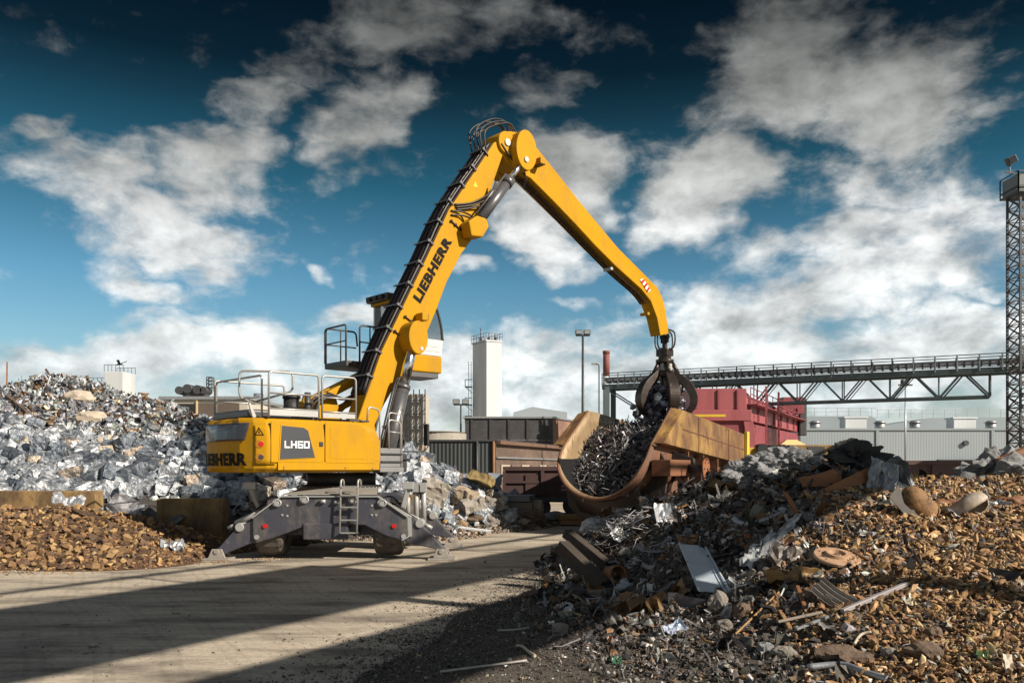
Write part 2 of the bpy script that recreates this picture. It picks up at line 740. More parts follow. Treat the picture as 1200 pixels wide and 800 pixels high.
# the part of the sky the picture does not show is half clouded
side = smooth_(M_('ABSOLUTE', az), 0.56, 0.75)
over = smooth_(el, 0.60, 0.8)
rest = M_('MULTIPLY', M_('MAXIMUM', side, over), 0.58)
body = M_('MAXIMUM', acc, rest)
uvs = N(wt, 'ShaderNodeMix', data_type='VECTOR')
uvs.inputs['Factor'].default_value = 0.25
WL.new(uv, uvs.inputs['A'])
WL.new(uvw, uvs.inputs['B'])
uvs = uvs.outputs[1]
nz = wnoise(uvs, 7.5, 12, 0.58)
nz2 = wnoise(uvs, 7.5, 12, 0.58, off=(-0.022, -0.040, 0))
bil = wnoise(uvs, 16, 8, 0.62, off=(5, 2, 0))
bil2 = wnoise(uvs, 16, 8, 0.62, off=(4.988, 1.976, 0))
fine = wnoise(uvs, 30, 8, 0.62, off=(3, 1, 0))
dens = M_('ADD', M_('ADD', body, M_('MULTIPLY', M_('SUBTRACT', nz.outputs['Fac'], 0.5), 2.3)), M_('MULTIPLY', M_('SUBTRACT', fine.outputs['Fac'], 0.5), 0.85))
alpha = M_('MAXIMUM', smooth_(dens, 0.14, 0.92), smooth_(el, 0.13, -0.02, 0.0, 0.75))
core = smooth_(dens, 0.55, 1.25)
relief = M_('ADD', M_('MULTIPLY', M_('SUBTRACT', nz.outputs['Fac'], nz2.outputs['Fac']), 2.0), M_('MULTIPLY', M_('SUBTRACT', bil.outputs['Fac'], bil2.outputs['Fac']), 1.0))

# sky: deeper and more teal with height, as a polarising filter shows it
tint = ramp(wt, [(0.0, (1.02, .98, .94)), (0.07, (.92, .97, .95)), (0.16, (.72, .96, .95)), (0.233, (.50, .86, .90)), (0.362, (.135, .44, .44)), (0.461, (.058, .175, .175)), (0.51, (.026, .080, .088)), (0.61, (.014, .042, .050)), (1.0, (.12, .20, .27))])
WL.new(M_('DIVIDE', el, 0.9, clamp=True), tint.inputs['Fac'])
skyc = N(wt, 'ShaderNodeMix', data_type='RGBA', blend_type='MULTIPLY')
skyc.inputs['Factor'].default_value = 1
WL.new(sky.outputs[0], skyc.inputs['A'])
WL.new(tint.outputs[0], skyc.inputs['B'])
# clouds: grey and dim overhead, white low down
cl = ramp(wt, [(0.0, (7.2, 7.8, 8.0)), (0.2, (8.6, 8.8, 8.7)), (0.30, (7.0, 7.1, 7.0)), (0.38, (4.7, 4.75, 4.6)), (0.52, (1.7, 1.75, 1.7)), (0.63, (1.1, 1.15, 1.15)), (1.0, (2.0, 2.2, 2.4))])
WL.new(M_('DIVIDE', el, 0.9, clamp=True), cl.inputs['Fac'])
shade_n = wnoise(uvs, 4.2, 5, 0.55, off=(7, 3, 0))
big = M_('MULTIPLY', M_('SUBTRACT', shade_n.outputs['Fac'], 0.48), 1.9)
relief = M_('ADD', relief, M_('MULTIPLY', big, core))
lit = M_('MAXIMUM', M_('SUBTRACT', M_('ADD', 1.0, relief), M_('MULTIPLY', core, 0.02)), 0.42)
clm = N(wt, 'ShaderNodeVectorMath', operation='SCALE')
WL.new(cl.outputs[0], clm.inputs[0])
WL.new(lit, clm.inputs['Scale'])
fin = N(wt, 'ShaderNodeMix', data_type='RGBA')
WL.new(M_('MULTIPLY', alpha, 0.94), fin.inputs['Factor'])
WL.new(skyc.outputs['Result'], fin.inputs['A'])
WL.new(clm.outputs[0], fin.inputs['B'])
dim = N(wt, 'ShaderNodeVectorMath', operation='SCALE')      # sky dimmed outside the view to lower the ambient fill
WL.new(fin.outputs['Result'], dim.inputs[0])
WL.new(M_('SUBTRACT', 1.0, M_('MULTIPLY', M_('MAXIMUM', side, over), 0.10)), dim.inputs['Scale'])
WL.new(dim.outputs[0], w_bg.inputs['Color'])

# ------------------------------------------------------------------ ground
def ground_material():
    m, nt, b = nodes_of('yard_concrete')
    L = nt.links
    tc = N(nt, 'ShaderNodeTexCoord')
    o = tc.outputs['Object']
    n1 = N(nt, 'ShaderNodeTexNoise', Scale=0.35, Detail=10, Roughness=0.65)
    L.new(o, n1.inputs['Vector'])
    mp = N(nt, 'ShaderNodeMapping')
    mp.inputs['Rotation'].default_value = (0, 0, R(-38))
    mp.inputs['Scale'].default_value = (0.25, 3.0, 1)
    L.new(o, mp.inputs['Vector'])
    n2 = N(nt, 'ShaderNodeTexNoise', Scale=1.2, Detail=9, Roughness=0.7)      # tyre tracks and sweep marks along the road
    L.new(mp.outputs[0], n2.inputs['Vector'])
    n3 = N(nt, 'ShaderNodeTexNoise', Scale=14, Detail=10, Roughness=0.75)
    L.new(o, n3.inputs['Vector'])
    r1 = ramp(nt, [(0.25, (.36, .31, .25)), (0.5, (.50, .435, .35)), (0.75, (.59, .515, .415))])
    L.new(n1.outputs['Fac'], r1.inputs['Fac'])
    r2 = ramp(nt, [(0.3, (.66, .66, .66)), (0.7, (1.12, 1.12, 1.12))])
    L.new(n2.outputs['Fac'], r2.inputs['Fac'])
    mx = N(nt, 'ShaderNodeMix', data_type='RGBA', blend_type='MULTIPLY')
    mx.inputs['Factor'].default_value = 1
    L.new(r1.outputs[0], mx.inputs['A'])
    L.new(r2.outputs[0], mx.inputs['B'])
    r3 = ramp(nt, [(0.3, (.52, .52, .52)), (0.55, (1.05, 1.05, 1.05)), (0.8, (1.15, 1.15, 1.15))])
    L.new(n3.outputs['Fac'], r3.inputs['Fac'])
    mx2 = N(nt, 'ShaderNodeMix', data_type='RGBA', blend_type='MULTIPLY')
    mx2.inputs['Factor'].default_value = 0.8
    L.new(mx.outputs['Result'], mx2.inputs['A'])
    L.new(r3.outputs[0], mx2.inputs['B'])
    # oil and dirt patches
    n4 = N(nt, 'ShaderNodeTexNoise', Scale=0.8, Detail=8, Roughness=0.6)
    mp4 = N(nt, 'ShaderNodeMapping')
    mp4.inputs['Location'].default_value = (9, 4, 0)
    mp4.inputs['Scale'].default_value = (0.6, 1.5, 1)
    L.new(o, mp4.inputs['Vector'])
    L.new(mp4.outputs[0], n4.inputs['Vector'])
    r4 = ramp(nt, [(0.47, (0, 0, 0)), (0.64, (.78, .78, .78))])
    L.new(n4.outputs['Fac'], r4.inputs['Fac'])
    mx3 = N(nt, 'ShaderNodeMix', data_type='RGBA')
    L.new(r4.outputs[0], mx3.inputs['Factor'])
    L.new(mx2.outputs['Result'], mx3.inputs['A'])
    mx3.inputs['B'].default_value = (.10, .088, .075, 1)
    L.new(mx3.outputs['Result'], b.inputs['Base Color'])
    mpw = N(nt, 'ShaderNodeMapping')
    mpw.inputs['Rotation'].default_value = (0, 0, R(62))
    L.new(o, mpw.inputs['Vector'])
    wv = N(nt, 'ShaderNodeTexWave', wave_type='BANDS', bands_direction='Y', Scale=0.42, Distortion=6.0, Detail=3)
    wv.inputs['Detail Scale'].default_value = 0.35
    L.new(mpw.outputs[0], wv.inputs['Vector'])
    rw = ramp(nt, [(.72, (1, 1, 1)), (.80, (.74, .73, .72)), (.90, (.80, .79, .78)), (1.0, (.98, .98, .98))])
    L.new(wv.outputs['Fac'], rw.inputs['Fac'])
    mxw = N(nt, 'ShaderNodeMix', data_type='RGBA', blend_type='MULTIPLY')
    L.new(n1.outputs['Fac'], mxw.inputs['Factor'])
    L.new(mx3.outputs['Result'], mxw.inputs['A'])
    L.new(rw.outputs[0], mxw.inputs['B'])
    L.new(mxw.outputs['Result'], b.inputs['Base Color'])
    b.inputs['Roughness'].default_value = 0.85
    ad = N(nt, 'ShaderNodeMath', operation='ADD')
    L.new(n3.outputs['Fac'], ad.inputs[0])
    L.new(n2.outputs['Fac'], ad.inputs[1])
    bp = N(nt, 'ShaderNodeBump', Strength=0.35, Distance=0.04)
    L.new(ad.outputs[0], bp.inputs['Height'])
    L.new(bp.outputs[0], b.inputs['Normal'])
    return m


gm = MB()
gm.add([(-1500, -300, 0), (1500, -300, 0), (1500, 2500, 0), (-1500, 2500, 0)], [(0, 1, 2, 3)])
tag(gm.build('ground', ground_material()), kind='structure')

# ------------------------------------------------------------------ paints shared by the setting
m_steel_green = mat('green_grey_steel', (.06, .09, .098), (.09, .12, .125), rough=.5, scale=2, bump=.1)
m_galv = mat('galvanised_steel', (.42, .43, .44), (.30, .31, .33), rough=.42, metal=.6, scale=6)
m_dark_steel = mat('dark_steel', (.035, .037, .042), (.06, .06, .065), rough=.5, scale=4)
m_white_wall = mat('white_cladding', (.62, .65, .68), (.42, .44, .46), rough=.6, scale=.25, stretch=(1, 1, .2))
m_grey_wall = mat('grey_cladding', (.34, .38, .41), (.29, .33, .36), rough=.55, scale=.15, stretch=(1, 1, .3))
m_grey_roof = mat('grey_roof', (.25, .29, .32), (.21, .25, .28), rough=.6, scale=.2)
m_glass_dark = mat('dark_glass', (.02, .025, .03), (.03, .035, .04), rough=.08, scale=1)
m_rail_red = mat('wagon_red', (.050, .026, .026), (.078, .040, .038), rough=.7, scale=1.2, spots=.62, spot_col=(.10, .045, .02), spot_scale=5, bump=.15, stretch=(1, 1, .35))
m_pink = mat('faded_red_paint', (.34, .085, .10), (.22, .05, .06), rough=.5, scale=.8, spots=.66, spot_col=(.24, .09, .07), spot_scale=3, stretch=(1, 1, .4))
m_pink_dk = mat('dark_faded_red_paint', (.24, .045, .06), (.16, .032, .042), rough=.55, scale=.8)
m_crane_yellow = mat('crane_yellow', (.62, .36, .03), (.50, .27, .03), rough=.5, scale=2, spots=.6, spot_col=(.13, .06, .025), spot_scale=4)
m_black = mat('matt_black', (.012, .012, .013), (.022, .022, .023), rough=.6, scale=6)
m_concrete = mat('pale_concrete', (.33, .305, .27), (.24, .22, .195), rough=.9, scale=2.5, spots=.64, spot_col=(.18, .155, .13), spot_scale=6, bump=.5)


def corrugated(name, c1, c2, period=0.25, rough=.55, axis='X', strength=.8):
    """ribbed cladding: real-world ribs as bump, weathered colour"""
    if name in MATS:
        return MATS[name]
    m = mat(name, c1, c2, rough=rough, scale=.5, stretch=(1, 1, .25), spots=.66, spot_col=tuple(x * .55 for x in c1), spot_scale=1.5)
    nt = m.node_tree
    b = nt.nodes['Principled BSDF']
    tc = N(nt, 'ShaderNodeTexCoord')
    wv = N(nt, 'ShaderNodeTexWave', wave_type='BANDS', bands_direction=axis, Scale=0.314 / period, Distortion=0)
    nt.links.new(tc.outputs['Object'], wv.inputs['Vector'])
    bp = N(nt, 'ShaderNodeBump', Strength=strength, Distance=0.04)
    nt.links.new(wv.outputs['Fac'], bp.inputs['Height'])
    nt.links.new(bp.outputs[0], b.inputs['Normal'])
    return m


def brick_mat(name, c1, c2, mortar, scale=4.0):
    m, nt, b = nodes_of(name)
    tc = N(nt, 'ShaderNodeTexCoord')
    sp = N(nt, 'ShaderNodeSeparateXYZ')
    nt.links.new(tc.outputs['Object'], sp.inputs[0])
    ad = N(nt, 'ShaderNodeMath', operation='ADD')
    nt.links.new(sp.outputs[0], ad.inputs[0])
    nt.links.new(sp.outputs[1], ad.inputs[1])
    cb = N(nt, 'ShaderNodeCombineXYZ')
    nt.links.new(ad.outputs[0], cb.inputs[0])
    nt.links.new(sp.outputs[2], cb.inputs[1])
    br = N(nt, 'ShaderNodeTexBrick', Scale=scale)
    br.inputs['Color1'].default_value = (*c1, 1)
    br.inputs['Color2'].default_value = (*c2, 1)
    br.inputs['Mortar'].default_value = (*mortar, 1)
    br.inputs['Mortar Size'].default_value = .012
    nt.links.new(cb.outputs[0], br.inputs['Vector'])
    n1 = N(nt, 'ShaderNodeTexNoise', Scale=.6, Detail=8)
    nt.links.new(tc.outputs['Object'], n1.inputs['Vector'])
    r1 = ramp(nt, [(.3, (.55, .55, .55)), (.7, (1.15, 1.15, 1.15))])
    nt.links.new(n1.outputs['Fac'], r1.inputs['Fac'])
    mx = N(nt, 'ShaderNodeMix', data_type='RGBA', blend_type='MULTIPLY')
    mx.inputs['Factor'].default_value = 1
    nt.links.new(br.outputs['Color'], mx.inputs['A'])
    nt.links.new(r1.outputs[0], mx.inputs['B'])
    nt.links.new(mx.outputs['Result'], b.inputs['Base Color'])
    b.inputs['Roughness'].default_value = .85
    MATS[name] = m
    return m


# ------------------------------------------------------------------ far hill and trees
hb = MB()
hx = [(-120 + i * 8) for i in range(40)]
top = [4 + 9 * max(0, 1 - abs((x + 30) / 75)) + 1.5 * math.sin(x * .09) + 1.0 * math.sin(x * .23 + 1) for x in hx]
A_ = [(x, 420, -1) for x in hx] + [(x, 470, t + 2.25) for x, t in zip(hx, top)] + [(x, 560, t * 1.05 + 3) for x, t in zip(hx, top)]
n_ = len(hx)
hb.add(A_, [(r * n_ + i, r * n_ + i + 1, (r + 1) * n_ + i + 1, (r + 1) * n_ + i) for r in range(2) for i in range(n_ - 1)], True)
tag(hb.build('hill', mat('dry_hillside', (.22, .15, .08), (.12, .10, .055), rough=.95, scale=.06)), kind='structure')

tm = Mass()
tv = [t_pebble(1, (.55, .55, 1.0)) for _ in range(5)]
k_ = 420
xx = RNG.uniform(-110, 60, k_)
yy = RNG.uniform(472, 540, k_)
zz = np.interp(xx, hx, top) + 3.4 + RNG.uniform(-.6, 1.2, k_)
tm.scatter(tv, np.stack([xx, yy, zz], -1), np.tile([0, 0, 1.0], (k_, 1)), RNG.uniform(2.0, 6.5, k_), pick_cols([(2, (.035, .05, .03)), (1, (.06, .06, .035))], k_), tilt=.1)
tag(tm.build('far_trees', [mat('far_foliage', (1, 1, 1), (.7, .7, .7), rough=.95, scale=1, attr=True)]), kind='stuff')

# ------------------------------------------------------------------ white silo tower
def silo_tower():
    Y = 120
    t = empty('silo_tower', P(570, 548, Y) - Vector((0, 0, CAMH)), 'tall plain white concrete tower rising behind the dark brick building', 'tower')
    Z1 = CAMH + 148 * Y / F
    # plan: corner towards the camera at px 570
    a, b_, c_ = Vector((0, 0, 0)), Vector((2.15, .9, 0)), Vector((-2.1, 3.2, 0))
    d_ = b_ + c_
    m = MB()
    poly = [(a.x, a.y), (b_.x, b_.y), (d_.x, d_.y), (c_.x, c_.y)]
    m.plate(poly, -.2, Z1)
    m.build('tower_shaft', m_white_wall, t, bevel=.06)
    m = MB()
    big = [(x * 1.06 - .05, y * 1.06 - .12) for x, y in poly]
    m.plate(big, Z1 + .003, Z1 + .25)
    m.build('roof_slab', m_galv, t)
    r_ = MB()
    for i in range(4):
        p, q = big[i], big[(i + 1) % 4]
        for z in (.75, 1.2):
            r_.bar((*p, Z1 + z), (*q, Z1 + z), .05)
        for j in range(6):
            s = j / 6
            x, y = p[0] + (q[0] - p[0]) * s, p[1] + (q[1] - p[1]) * s
            r_.bar((x, y, Z1 + .25), (x, y, Z1 + 1.2), .05)
    r_.build('roof_railing', m_dark_steel, t)
    for x, y, h in ((-.9, 2.2, 2.2), (.3, 1.8, 1.5), (1.2, 1.5, 1.3)):
        q = MB()
        q.cyl((x, y, Z1 + .25), (x, y, Z1 + h), .06, 8)
        q.box((x - .18, y - .18, Z1 + .25), (x + .18, y + .18, Z1 + .8))
        q.build('antenna', m_dark_steel, t)
    for z in (4.2, 6.6, 9.2, 11.8):
        q = MB()
        x0, y0 = c_.x - .03, c_.y - .6
        q.box((x0 - 1.0, y0 - .5, z + 2), (x0, y0 + .5, z + 2.12))
        for yy_ in (y0 - .5, y0 + .5):
            q.bar((x0 - 1, yy_, z + 3.1), (x0, yy_, z + 3.1), .05)
            q.bar((x0 - 1, yy_, z + 2.1), (x0 - 1, yy_, z + 3.1), .05)
            q.bar((x0 - 1, yy_, z + 2.1), (x0, yy_, z + 1.2), .06)
        q.bar((x0 - 1, y0 - .5, z + 3.1), (x0 - 1, y0 + .5, z + 3.1), .05)
        q.build('landing', m_dark_steel, t)
    q = MB()
    for dx_ in (-.2, .2):
        q.bar((c_.x - .35 + dx_, c_.y - .62, 3), (c_.x - .35 + dx_, c_.y - .62, 17.5), .06)
    for i in range(36):
        q.bar((c_.x - .55, c_.y - .62, 3 + i * .4), (c_.x - .15, c_.y - .62, 3 + i * .4), .03)
    q.build('ladder', m_dark_steel, t)
    return t


silo_tower()

# second white block far behind the scrap heap, with a bird above it
def far_block():
    Y = 90
    o = P(133, 548, Y)
    t = empty('storage_silo', (o.x, o.y, 0), 'pale square silo block with roof railing just above the silver scrap heap', 'silo')
    z1 = CAMH + 113 * Y / F
    m = MB(); m.box((-1.0, 0, 0), (1.0, 3, z1)); m.build('silo_wall', m_white_wall, t, bevel=.05)
    m = MB(); m.box((-3.0, .6, 0), (-1.003, 3, z1 - 1.3)); m.build('lower_wing', m_grey_wall, t, bevel=.05)
    r_ = MB()
    for y in (0.05, 2.95):
        r_.bar((-1, y, z1 + .7), (1, y, z1 + .7), .05)
        for i in range(6):
            r_.bar((-1 + i * .4, y, z1), (-1 + i * .4, y, z1 + .7), .04)
    for i in range(5):
        r_.bar((-2.9 + i * .45, .65, z1 - 1.3), (-2.9 + i * .45, .65, z1 - .6), .04)
    r_.bar((-2.9, .65, z1 - .6), (-1.05, .65, z1 - .6), .05)
    r_.build('roof_railing', m_dark_steel, t)
    bp = P(140, 427, 60)
    bm_ = MB()
    bm_.tube([(-.22, 0, -.05), (-.1, 0, .02), (.1, .02, .03), (.22, .02, -.02)], [.02, .06, .06, .015], 8)
    bm_.add([(-.05, 0, .03), (.1, 0, .03), (.2, -.5, .28), (.05, -.62, .22)], [(0, 1, 2, 3)])
    bm_.add([(-.05, 0, .03), (.1, 0, .03), (.35, .4, .30), (.2, .6, .26)], [(0, 1, 2, 3)])
    b_ = bm_.build('bird', m_black, None, solid=.02)
    b_.location = bp
    tag(b_, 'small dark bird flying above the pale silo block', 'bird')


far_block()


def low_sheds():
    Y = 62
    p0, p1 = P(190, 548, Y), P(318, 548, Y + 6)
    t = empty('flat_roof_hall', (p0.x, p0.y, 0), 'low beige hall with long dark window band beyond the scrap heap', 'building')
    w = p1.x - p0.x
    h = CAMH + 80 * Y / F
    m = MB(); m.box((0, 0, 0), (w, 12, h)); m.build('wall', mat('beige_render', (.50, .46, .40), (.42, .39, .34), rough=.8, scale=.4), t, bevel=.04)
    m = MB(); m.box((w * .42, -.06, h - 1.25), (w * .90, -.003, h - .25)); m.build('window_band', mat('brown_louvre', (.13, .10, .08), (.09, .07, .06), rough=.6, scale=.6), t)
    m = MB(); m.box((w * .15, -.06, h - 1.3), (w * .38, -.003, h - .3)); m.build('door', m_black, t)
    m = MB(); m.box((w * .40, -.12, h - 1.4), (w * .42, -.003, h + .1)); m.build('downpipe', mat('pale_strip', (.62, .50, .28), (.55, .44, .25), rough=.6), t)
    m = MB(); m.box((-.2, -.2, h + .003), (w + .2, 12.2, h + .22)); m.build('roof', m_galv, t)
    # slim blue grey chimney behind
    c = P(303, 548, 75)
    m = MB(); m.cyl((0, 0, 0), (0, 0, CAMH + 87 * .075), .42, 20); m.cyl((0, 0, CAMH + 80 * .075), (0, 0, CAMH + 81.5 * .075), .5, 20)
    o = m.build('chimney', mat('blue_grey_pipe', (.16, .18, .24), (.13, .15, .2), rough=.5)); o.location = (c.x, c.y, 0)
    tag(o, 'short blue grey flue pipe showing between the deck railings', 'chimney')
    c = P(168, 548, 70)
    m = MB(); m.cyl((0, 0, 0), (0, 0, CAMH + 86 * .07), .32, 16); m.cyl((0, 0, CAMH + 86 * .07), (0, 0, CAMH + 88 * .07), .42, 16)
    o = m.build('vent_pipe', mat('rust_pipe', (.22, .15, .10), (.3, .26, .22), rough=.6)); o.location = (c.x, c.y, 0)
    tag(o, 'small brown capped vent pipe peeping over the scrap heap', 'vent pipe')
    # dark handling plant (bucket machine) beyond
    Y = 95
    c = P(229, 548, Y)
    t = empty('ship_unloader', (c.x, c.y, 0), 'dark bucket machine with lattice mast beyond the beige hall', 'machine')
    m = MB(); m.box((-1.9, -.8, 0), (1.7, .8, CAMH + 82 * .095)); m.box((-1.2, -.6, CAMH + 82 * .095), (1.4, .6, CAMH + 89 * .095)); m.build('hull', m_dark_steel, t, bevel=.1)
    for x, z, r_ in ((-1.5, 90, .45), (-.6, 92, .5), (.5, 91, .5), (1.2, 90, .4)):
        m = MB(); m.cyl((x, -.9, CAMH + z * .095), (x, .9, CAMH + z * .095), r_, 14); m.build('drum', m_dark_steel, t)
    m = MB(); z0, z1 = CAMH + 90 * .095, CAMH + 106 * .095
    for x in (1.35, 1.95):
        for y in (-.3, .3):
            m.bar((x, y, z0), (x, y, z1), .09)
    for i in range(4):
        za, zb = z0 + (z1 - z0) * i / 4, z0 + (z1 - z0) * (i + 1) / 4
        m.bar((1.35, -.3, za), (1.95, -.3, zb), .07); m.bar((1.35, -.3, zb), (1.95, -.3, zb), .08); m.bar((1.35, .3, zb), (1.95, .3, zb), .08)
    m.build('mast', m_dark_steel, t)


low_sheds()


def centre_buildings():
    # big dark brick hall
    Y = 75
    p0, p1 = P(545, 548, Y), P(648, 548, Y)
    w = p1.x - p0.x
    h = CAMH + 58 * Y / F
    t = empty('brick_hall', (p0.x, p0.y, 0), 'large flat roofed hall with blackened brick front and red brick end', 'building')
    m = MB(); m.box((0, 0, 0), (w, .4, h)); m.build('front_wall', brick_mat('black_brick', (.045, .045, .05), (.065, .063, .066), (.09, .09, .09), 2.2), t)
    m = MB(); m.add([(w, 0, 0), (w + 3.6, 9, 0), (w + 3.6, 9, h), (w, 0, h)], [(0, 1, 2, 3)]); m.build('end_wall', brick_mat('red_brick', (.20, .10, .075), (.26, .14, .10), (.26, .22, .19), 2.2), t)
    m = MB(); m.plate([(0, .403), (w - .05, .403), (w + 3.5, 9.2), (0, 9.2)], 0, h - .05); m.build('rear_block', m_dark_steel, t)
    m = MB(); m.plate([(-.15, -.15), (w + .1, -.15), (w + 3.8, 9.2), (-.15, 9.2)], h + .003, h + .16); m.build('roof', m_galv, t)
    for i in range(5):
        x = .6 + i * (w - 1.2) / 4
        m = MB(); m.box((x - .1, -.1, 0), (x + .1, -.003, h - .1)); m.build('pilaster', mat('black_pilaster', (.05, .05, .055), (.035, .035, .04), rough=.8), t)
    m = MB(); m.box((.2, -.07, h - 2.0), (w - .2, -.003, h - 1.85)); m.build('string_course', mat('grey_band', (.12, .12, .125), (.09, .09, .095), rough=.8), t)
    m = MB()
    m.add([(w + 1.0, 2.47, h - 3.4), (w + 3.0, 7.47, h - 3.4), (w + 3.0, 7.47, h - 1.9), (w + 1.0, 2.47, h - 1.9)], [(0, 1, 2, 3)])
    m.build('gate_panel', mat('beige_panel', (.42, .36, .28), (.34, .29, .23), rough=.7), t, solid=.08)
    m = MB(); m.slab([(w * .55, h + .16), (w + 1.5, h + .16), (w + 1.5, h + .8), (w * .78, h + 1.3), (w * .55, h + .8)], 4, 9); m.build('roof_monitor', m_grey_wall, t)
    # dark ribbed shed with brown brick side
    Y = 48
    p0, p1 = P(503, 548, Y), P(581, 548, Y)
    w = p1.x - p0.x
    h = CAMH + 31 * Y / F
    t = empty('ribbed_shed', (p0.x, p0.y, 0), 'low shed with black ribbed end and brown brick side behind the bales', 'shed')
    m = MB(); m.box((0, 0, 0), (w, .2, h)); m.build('ribbed_wall', corrugated('black_ribs', (.022, .028, .03), (.035, .042, .045), .22), t)
    # side wall runs away to the right
    q1 = P(662, 548, 62)
    sx, sy = q1.x - p0.x, q1.y - p0.y
    h2 = h - .15
    m = MB(); m.prism([(w, 0, 0), (sx, sy, 0), (sx, sy + .3, 0), (w, .3, 0)], [(w, 0, h2), (sx, sy, h2), (sx, sy + .3, h2), (w, .3, h2)]); m.build('brick_wall', brick_mat('brown_brick', (.11, .07, .055), (.15, .10, .075), (.16, .14, .12), 2.6), t)
    d_ = Vector((sx - w, sy, 0)).normalized()
    nn = Vector((d_.y, -d_.x, 0))
    m = MB()
    for a in ((w, 0, h2), ):
        m.bar(Vector((w, 0, h2 + .1)) + nn * .12, Vector((sx, sy, h2 + .1)) + nn * .12, .35, .2)
    m.build('eaves', mat('rusty_eaves', (.16, .09, .06), (.10, .06, .045), rough=.8, scale=3), t)
    m = MB(); m.bar(Vector((w, 0, h2 - .75)) + nn * .07, Vector((sx, sy, h2 - .75)) + nn * .07, .12, .1); m.build('pipe_run', m_galv, t)
    L_ = (Vector((sx, sy, 0)) - Vector((w, 0, 0))).length
    for i in range(7):
        s0 = .8 + i * (L_ - 1.5) / 7
        a = Vector((w, 0, 0)) + d_ * s0 + nn * .03
        b_ = a + d_ * 1.5
        m = MB()
        m.prism([a + Vector((0, 0, h2 - 2.0)), b_ + Vector((0, 0, h2 - 2.0)), b_ + Vector((0, 0, h2 - 1.15)), a + Vector((0, 0, h2 - 1.15))],
                [a + nn * .03 + Vector((0, 0, h2 - 2.0)), b_ + nn * .03 + Vector((0, 0, h2 - 2.0)), b_ + nn * .03 + Vector((0, 0, h2 - 1.15)), a + nn * .03 + Vector((0, 0, h2 - 1.15))])
        m.build('window', mat('dusty_panel_%d' % (i % 2), *[((.42, .36, .30), (.34, .29, .24)), ((.17, .13, .11), (.13, .10, .09))][i % 2], rough=.5), t)
    m = MB(); m.plate([(-.1, -.1), (w + .1, -.1), (sx + .2, sy), (sx - 6, sy + 4), (-.1, 8)], h + .003, h + .1); m.build('roof', m_dark_steel, t)
    for x, mm in ((w * .72, m_dark_steel), (w - .12, mat('rusty_pipe', (.28, .13, .05), (.2, .1, .05), rough=.7))):
        m = MB(); m.cyl((x, -.1, 0), (x, -.1, h), .07, 8); m.build('downpipe', mm, t)
    m = MB(); m.box((w * .6, -.05, 0), (w * .98, -.003, 1.1)); m.build('door', m_dark_steel, t)
    # lattice clad tower
    Y = 58
    p0, p1 = P(466, 548, Y), P(499, 548, Y)
    w = p1.x - p0.x
    h = CAMH + 86 * Y / F
    t = empty('scaffold_tower', (p0.x, p0.y, 0), 'square plant tower in weathered white frames beside the boom cylinders', 'tower')
    mw = mat('weathered_white', (.50, .47, .42), (.36, .33, .29), rough=.75, scale=1.6, spots=.6, spot_col=(.22, .16, .11), spot_scale=4)
    for x, dep in ((0, 0), (w * .45, -.35)):
        m = MB(); m.box((x, dep, 0), (x + w * (.45 if x == 0 else .55), 2.5, h)); m.build('wall', mw, t)
    m = MB()
    for i in range(6):
        x = w * i / 5
        m.bar((x, -.5, 0), (x, -.5, h + .3), .07)
    for j in range(8):
        z = h * (j + .5) / 8
        m.bar((0, -.5, z), (w, -.5, z), .07)
        for i in range(5):
            m.bar((w * i / 5, -.5, z - h / 16), (w * (i + 1) / 5, -.5, z + h / 16), .04)
    m.build('scaffold', m_dark_steel, t)
    # pale tank wall between tower and shed
    p0 = P(478, 548, 70)
    m = MB(); m.cyl((0, 0, 0), (0, 0, CAMH + 41 * .07), 2.2, 40); m.cyl((0, 0, CAMH + 41 * .07), (0, 0, CAMH + 43 * .07), 2.3, 40, 1.2)
    o = m.build('storage_tank', m_concrete); o.location = (P(515, 548, 70).x, 70, 0)
    tag(o, 'round pale storage tank between the plant tower and ribbed shed', 'tank')


centre_buildings()


def floodlight_pole(px, ptop, Y, label, heads, r=.09):
    c = P(px, 548, Y)
    h = CAMH + (HOR - ptop) * Y / F
    t = empty('floodlight_pole', (c.x, c.y, 0), label, 'street lamp', 'floodlight poles of the yard')
    m = MB(); m.cyl((0, 0, 0), (0, 0, h), r * 1.3, 12, r * .8); m.build('pole', m_galv if px > 900 else m_dark_steel, t)
    s = Y / 55
    m = MB(); m.bar((-.45 * s, 0, h), (.45 * s, 0, h), .1 * s); m.build('crossbar', m_dark_steel, t)
    for x, tl in heads:
        q = MB()
        ca, sa = math.cos(tl), math.sin(tl)
        q.box((x * s - .22 * s, -.1 * s, h + .05), (x * s + .22 * s, .25 * s, h + .36 * s))
        l = q.build('lamp_head', m_dark_steel, t, bevel=.03)
        g = MB(); g.box((x * s - .18 * s, -.13 * s, h + .09), (x * s + .18 * s, -.103 * s, h + .32 * s)); g.build('lens', m_galv, l)
    return t


floodlight_pole(683, 393, 55, 'tall black floodlight pole behind the tipped charging box', ((-.25, .3), (.28, -.3)))
floodlight_pole(540, 474, 80, 'short double headed floodlight pole left of the white tower', ((-.3, .3), (.3, -.3)))
floodlight_pole(1061, 451, 66, 'slender pale floodlight pole in front of the grey warehouse', ((0, .2),), .06)


